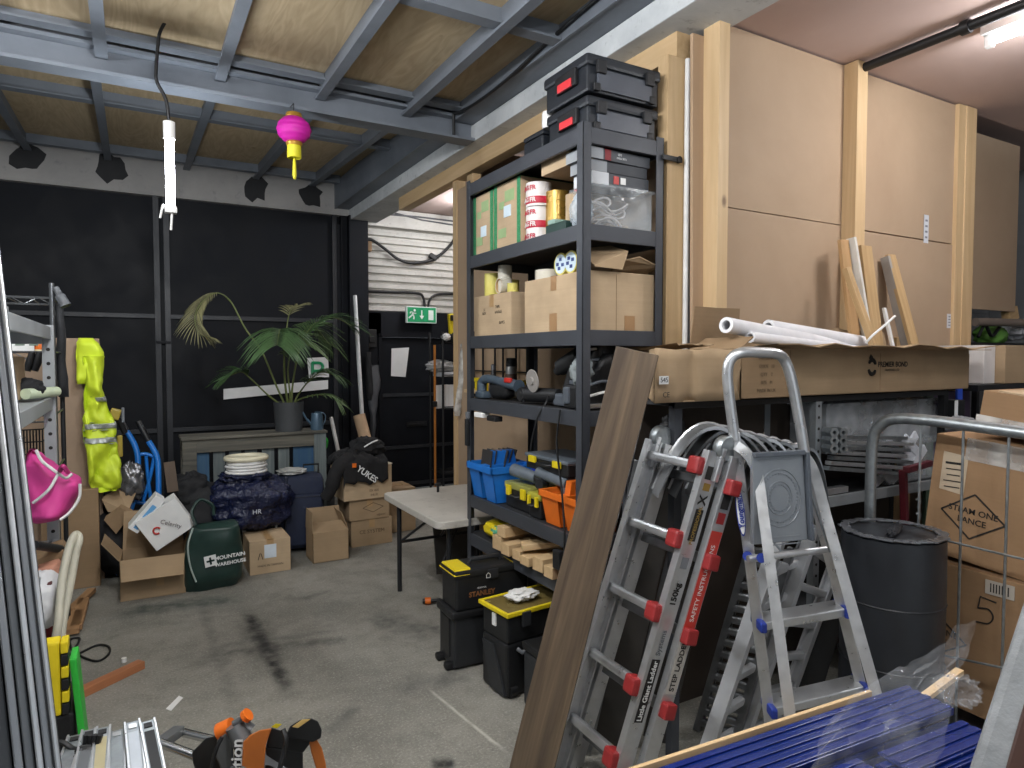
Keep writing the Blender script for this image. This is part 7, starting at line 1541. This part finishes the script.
facet([(234, 743), (242, 741), (240, 800), (234, 800)], 1.978, .05, 'name_strip', INK, .002); text('evolution', .052, S(237.5, 772, 1.968), -UP*-1, -RT, PAPER, ms, bold=.02)
facet([(266, 747), (271, 727.5), (284, 731), (312, 735), (312, 741), (303, 753)], 1.985, .07, 'black_motor_body', TBK, .004); facet([(266, 747), (303, 752), (303, 800), (264, 800)], 1.985, .07, 'black_motor_body', TBK, .004)
facet([(285, 737), (290, 726), (300, 720), (311, 718), (318, 721), (322, 730), (321, 738), (313, 742)], 1.955, .10, 'motor', TBK, .012)
facet([(292, 727), (302, 719.5), (311, 719), (298, 728)], 1.93, .004, 'warning_label', mat('amber_label', 'd2b06a', .5), .001); facet([(271, 727), (276, 723.5), (282, 724), (277, 728.5)], 1.95, .004, 'yellow_label', YEL, .001)
facet([(309, 742), (316, 738), (322, 748), (326, 764), (328, 800), (318, 800), (316, 768), (311, 752)], 1.97, .035, 'grip', SORA, .008)
c = S(266, 776, 1.96); nn = (CAM-c).normalized(); R = axes(nn)
MB().lathe(c, [(.028, 0), (.055, 0), (.075, 0), (.078, -.006), (.078, -.03), (.028, -.03), (.028, 0)], 30, R).build('blade_guard_ring', SGR, ms, smooth=35)
for k in range(6): a = k*PI/3; MB().cyl(c+R @ V((.066*math.cos(a), .066*math.sin(a), -.001)), c+R @ V((.066*math.cos(a), .066*math.sin(a), .003)), .005, n=8).build('screw', TBK, ms)
MB().lathe(c-nn*.09, [(.001, 0), (.11, 0), (.11, -.003), (.001, -.003)], 40, R).build('blade', GALV, ms, smooth=35)
MB().tube(spline([S(283, 729, 1.94), S(286, 740, 1.93), S(284, 752, 1.93), S(280, 768, 1.92), S(276, 800, 1.92)]), .007, 6).build('lead', TBK, ms, smooth=60); MB().tube(spline([S(222, 737, 1.99), S(216, 750, 1.98), S(212, 768, 1.98), S(211, 800, 1.98)]), .006, 6).build('lead', TBK, ms, smooth=60)
q = S(258, 790, 2.02); MB().box(q.x-.28, q.x+.28, q.y-.2, q.y+.22, .02, .09, .02).build('base', SGR, ms); MB().lathe(V((q.x, q.y, .092)), [(.001, 0), (.17, 0), (.17, .03), (.001, .03)], 32).build('turntable', SGR, ms, smooth=35)
MB().bar(V((q.x-.1, q.y+.14, .12)), S(214, 775, 2.08), .07, .06, Y, .01).build('arm_post', TBK, ms)
for sx in (-1, 1): MB().box(q.x+sx*.26-.03, q.x+sx*.26+.03, q.y-.2, q.y+.22, 0, .019).build('foot', TBK, ms)
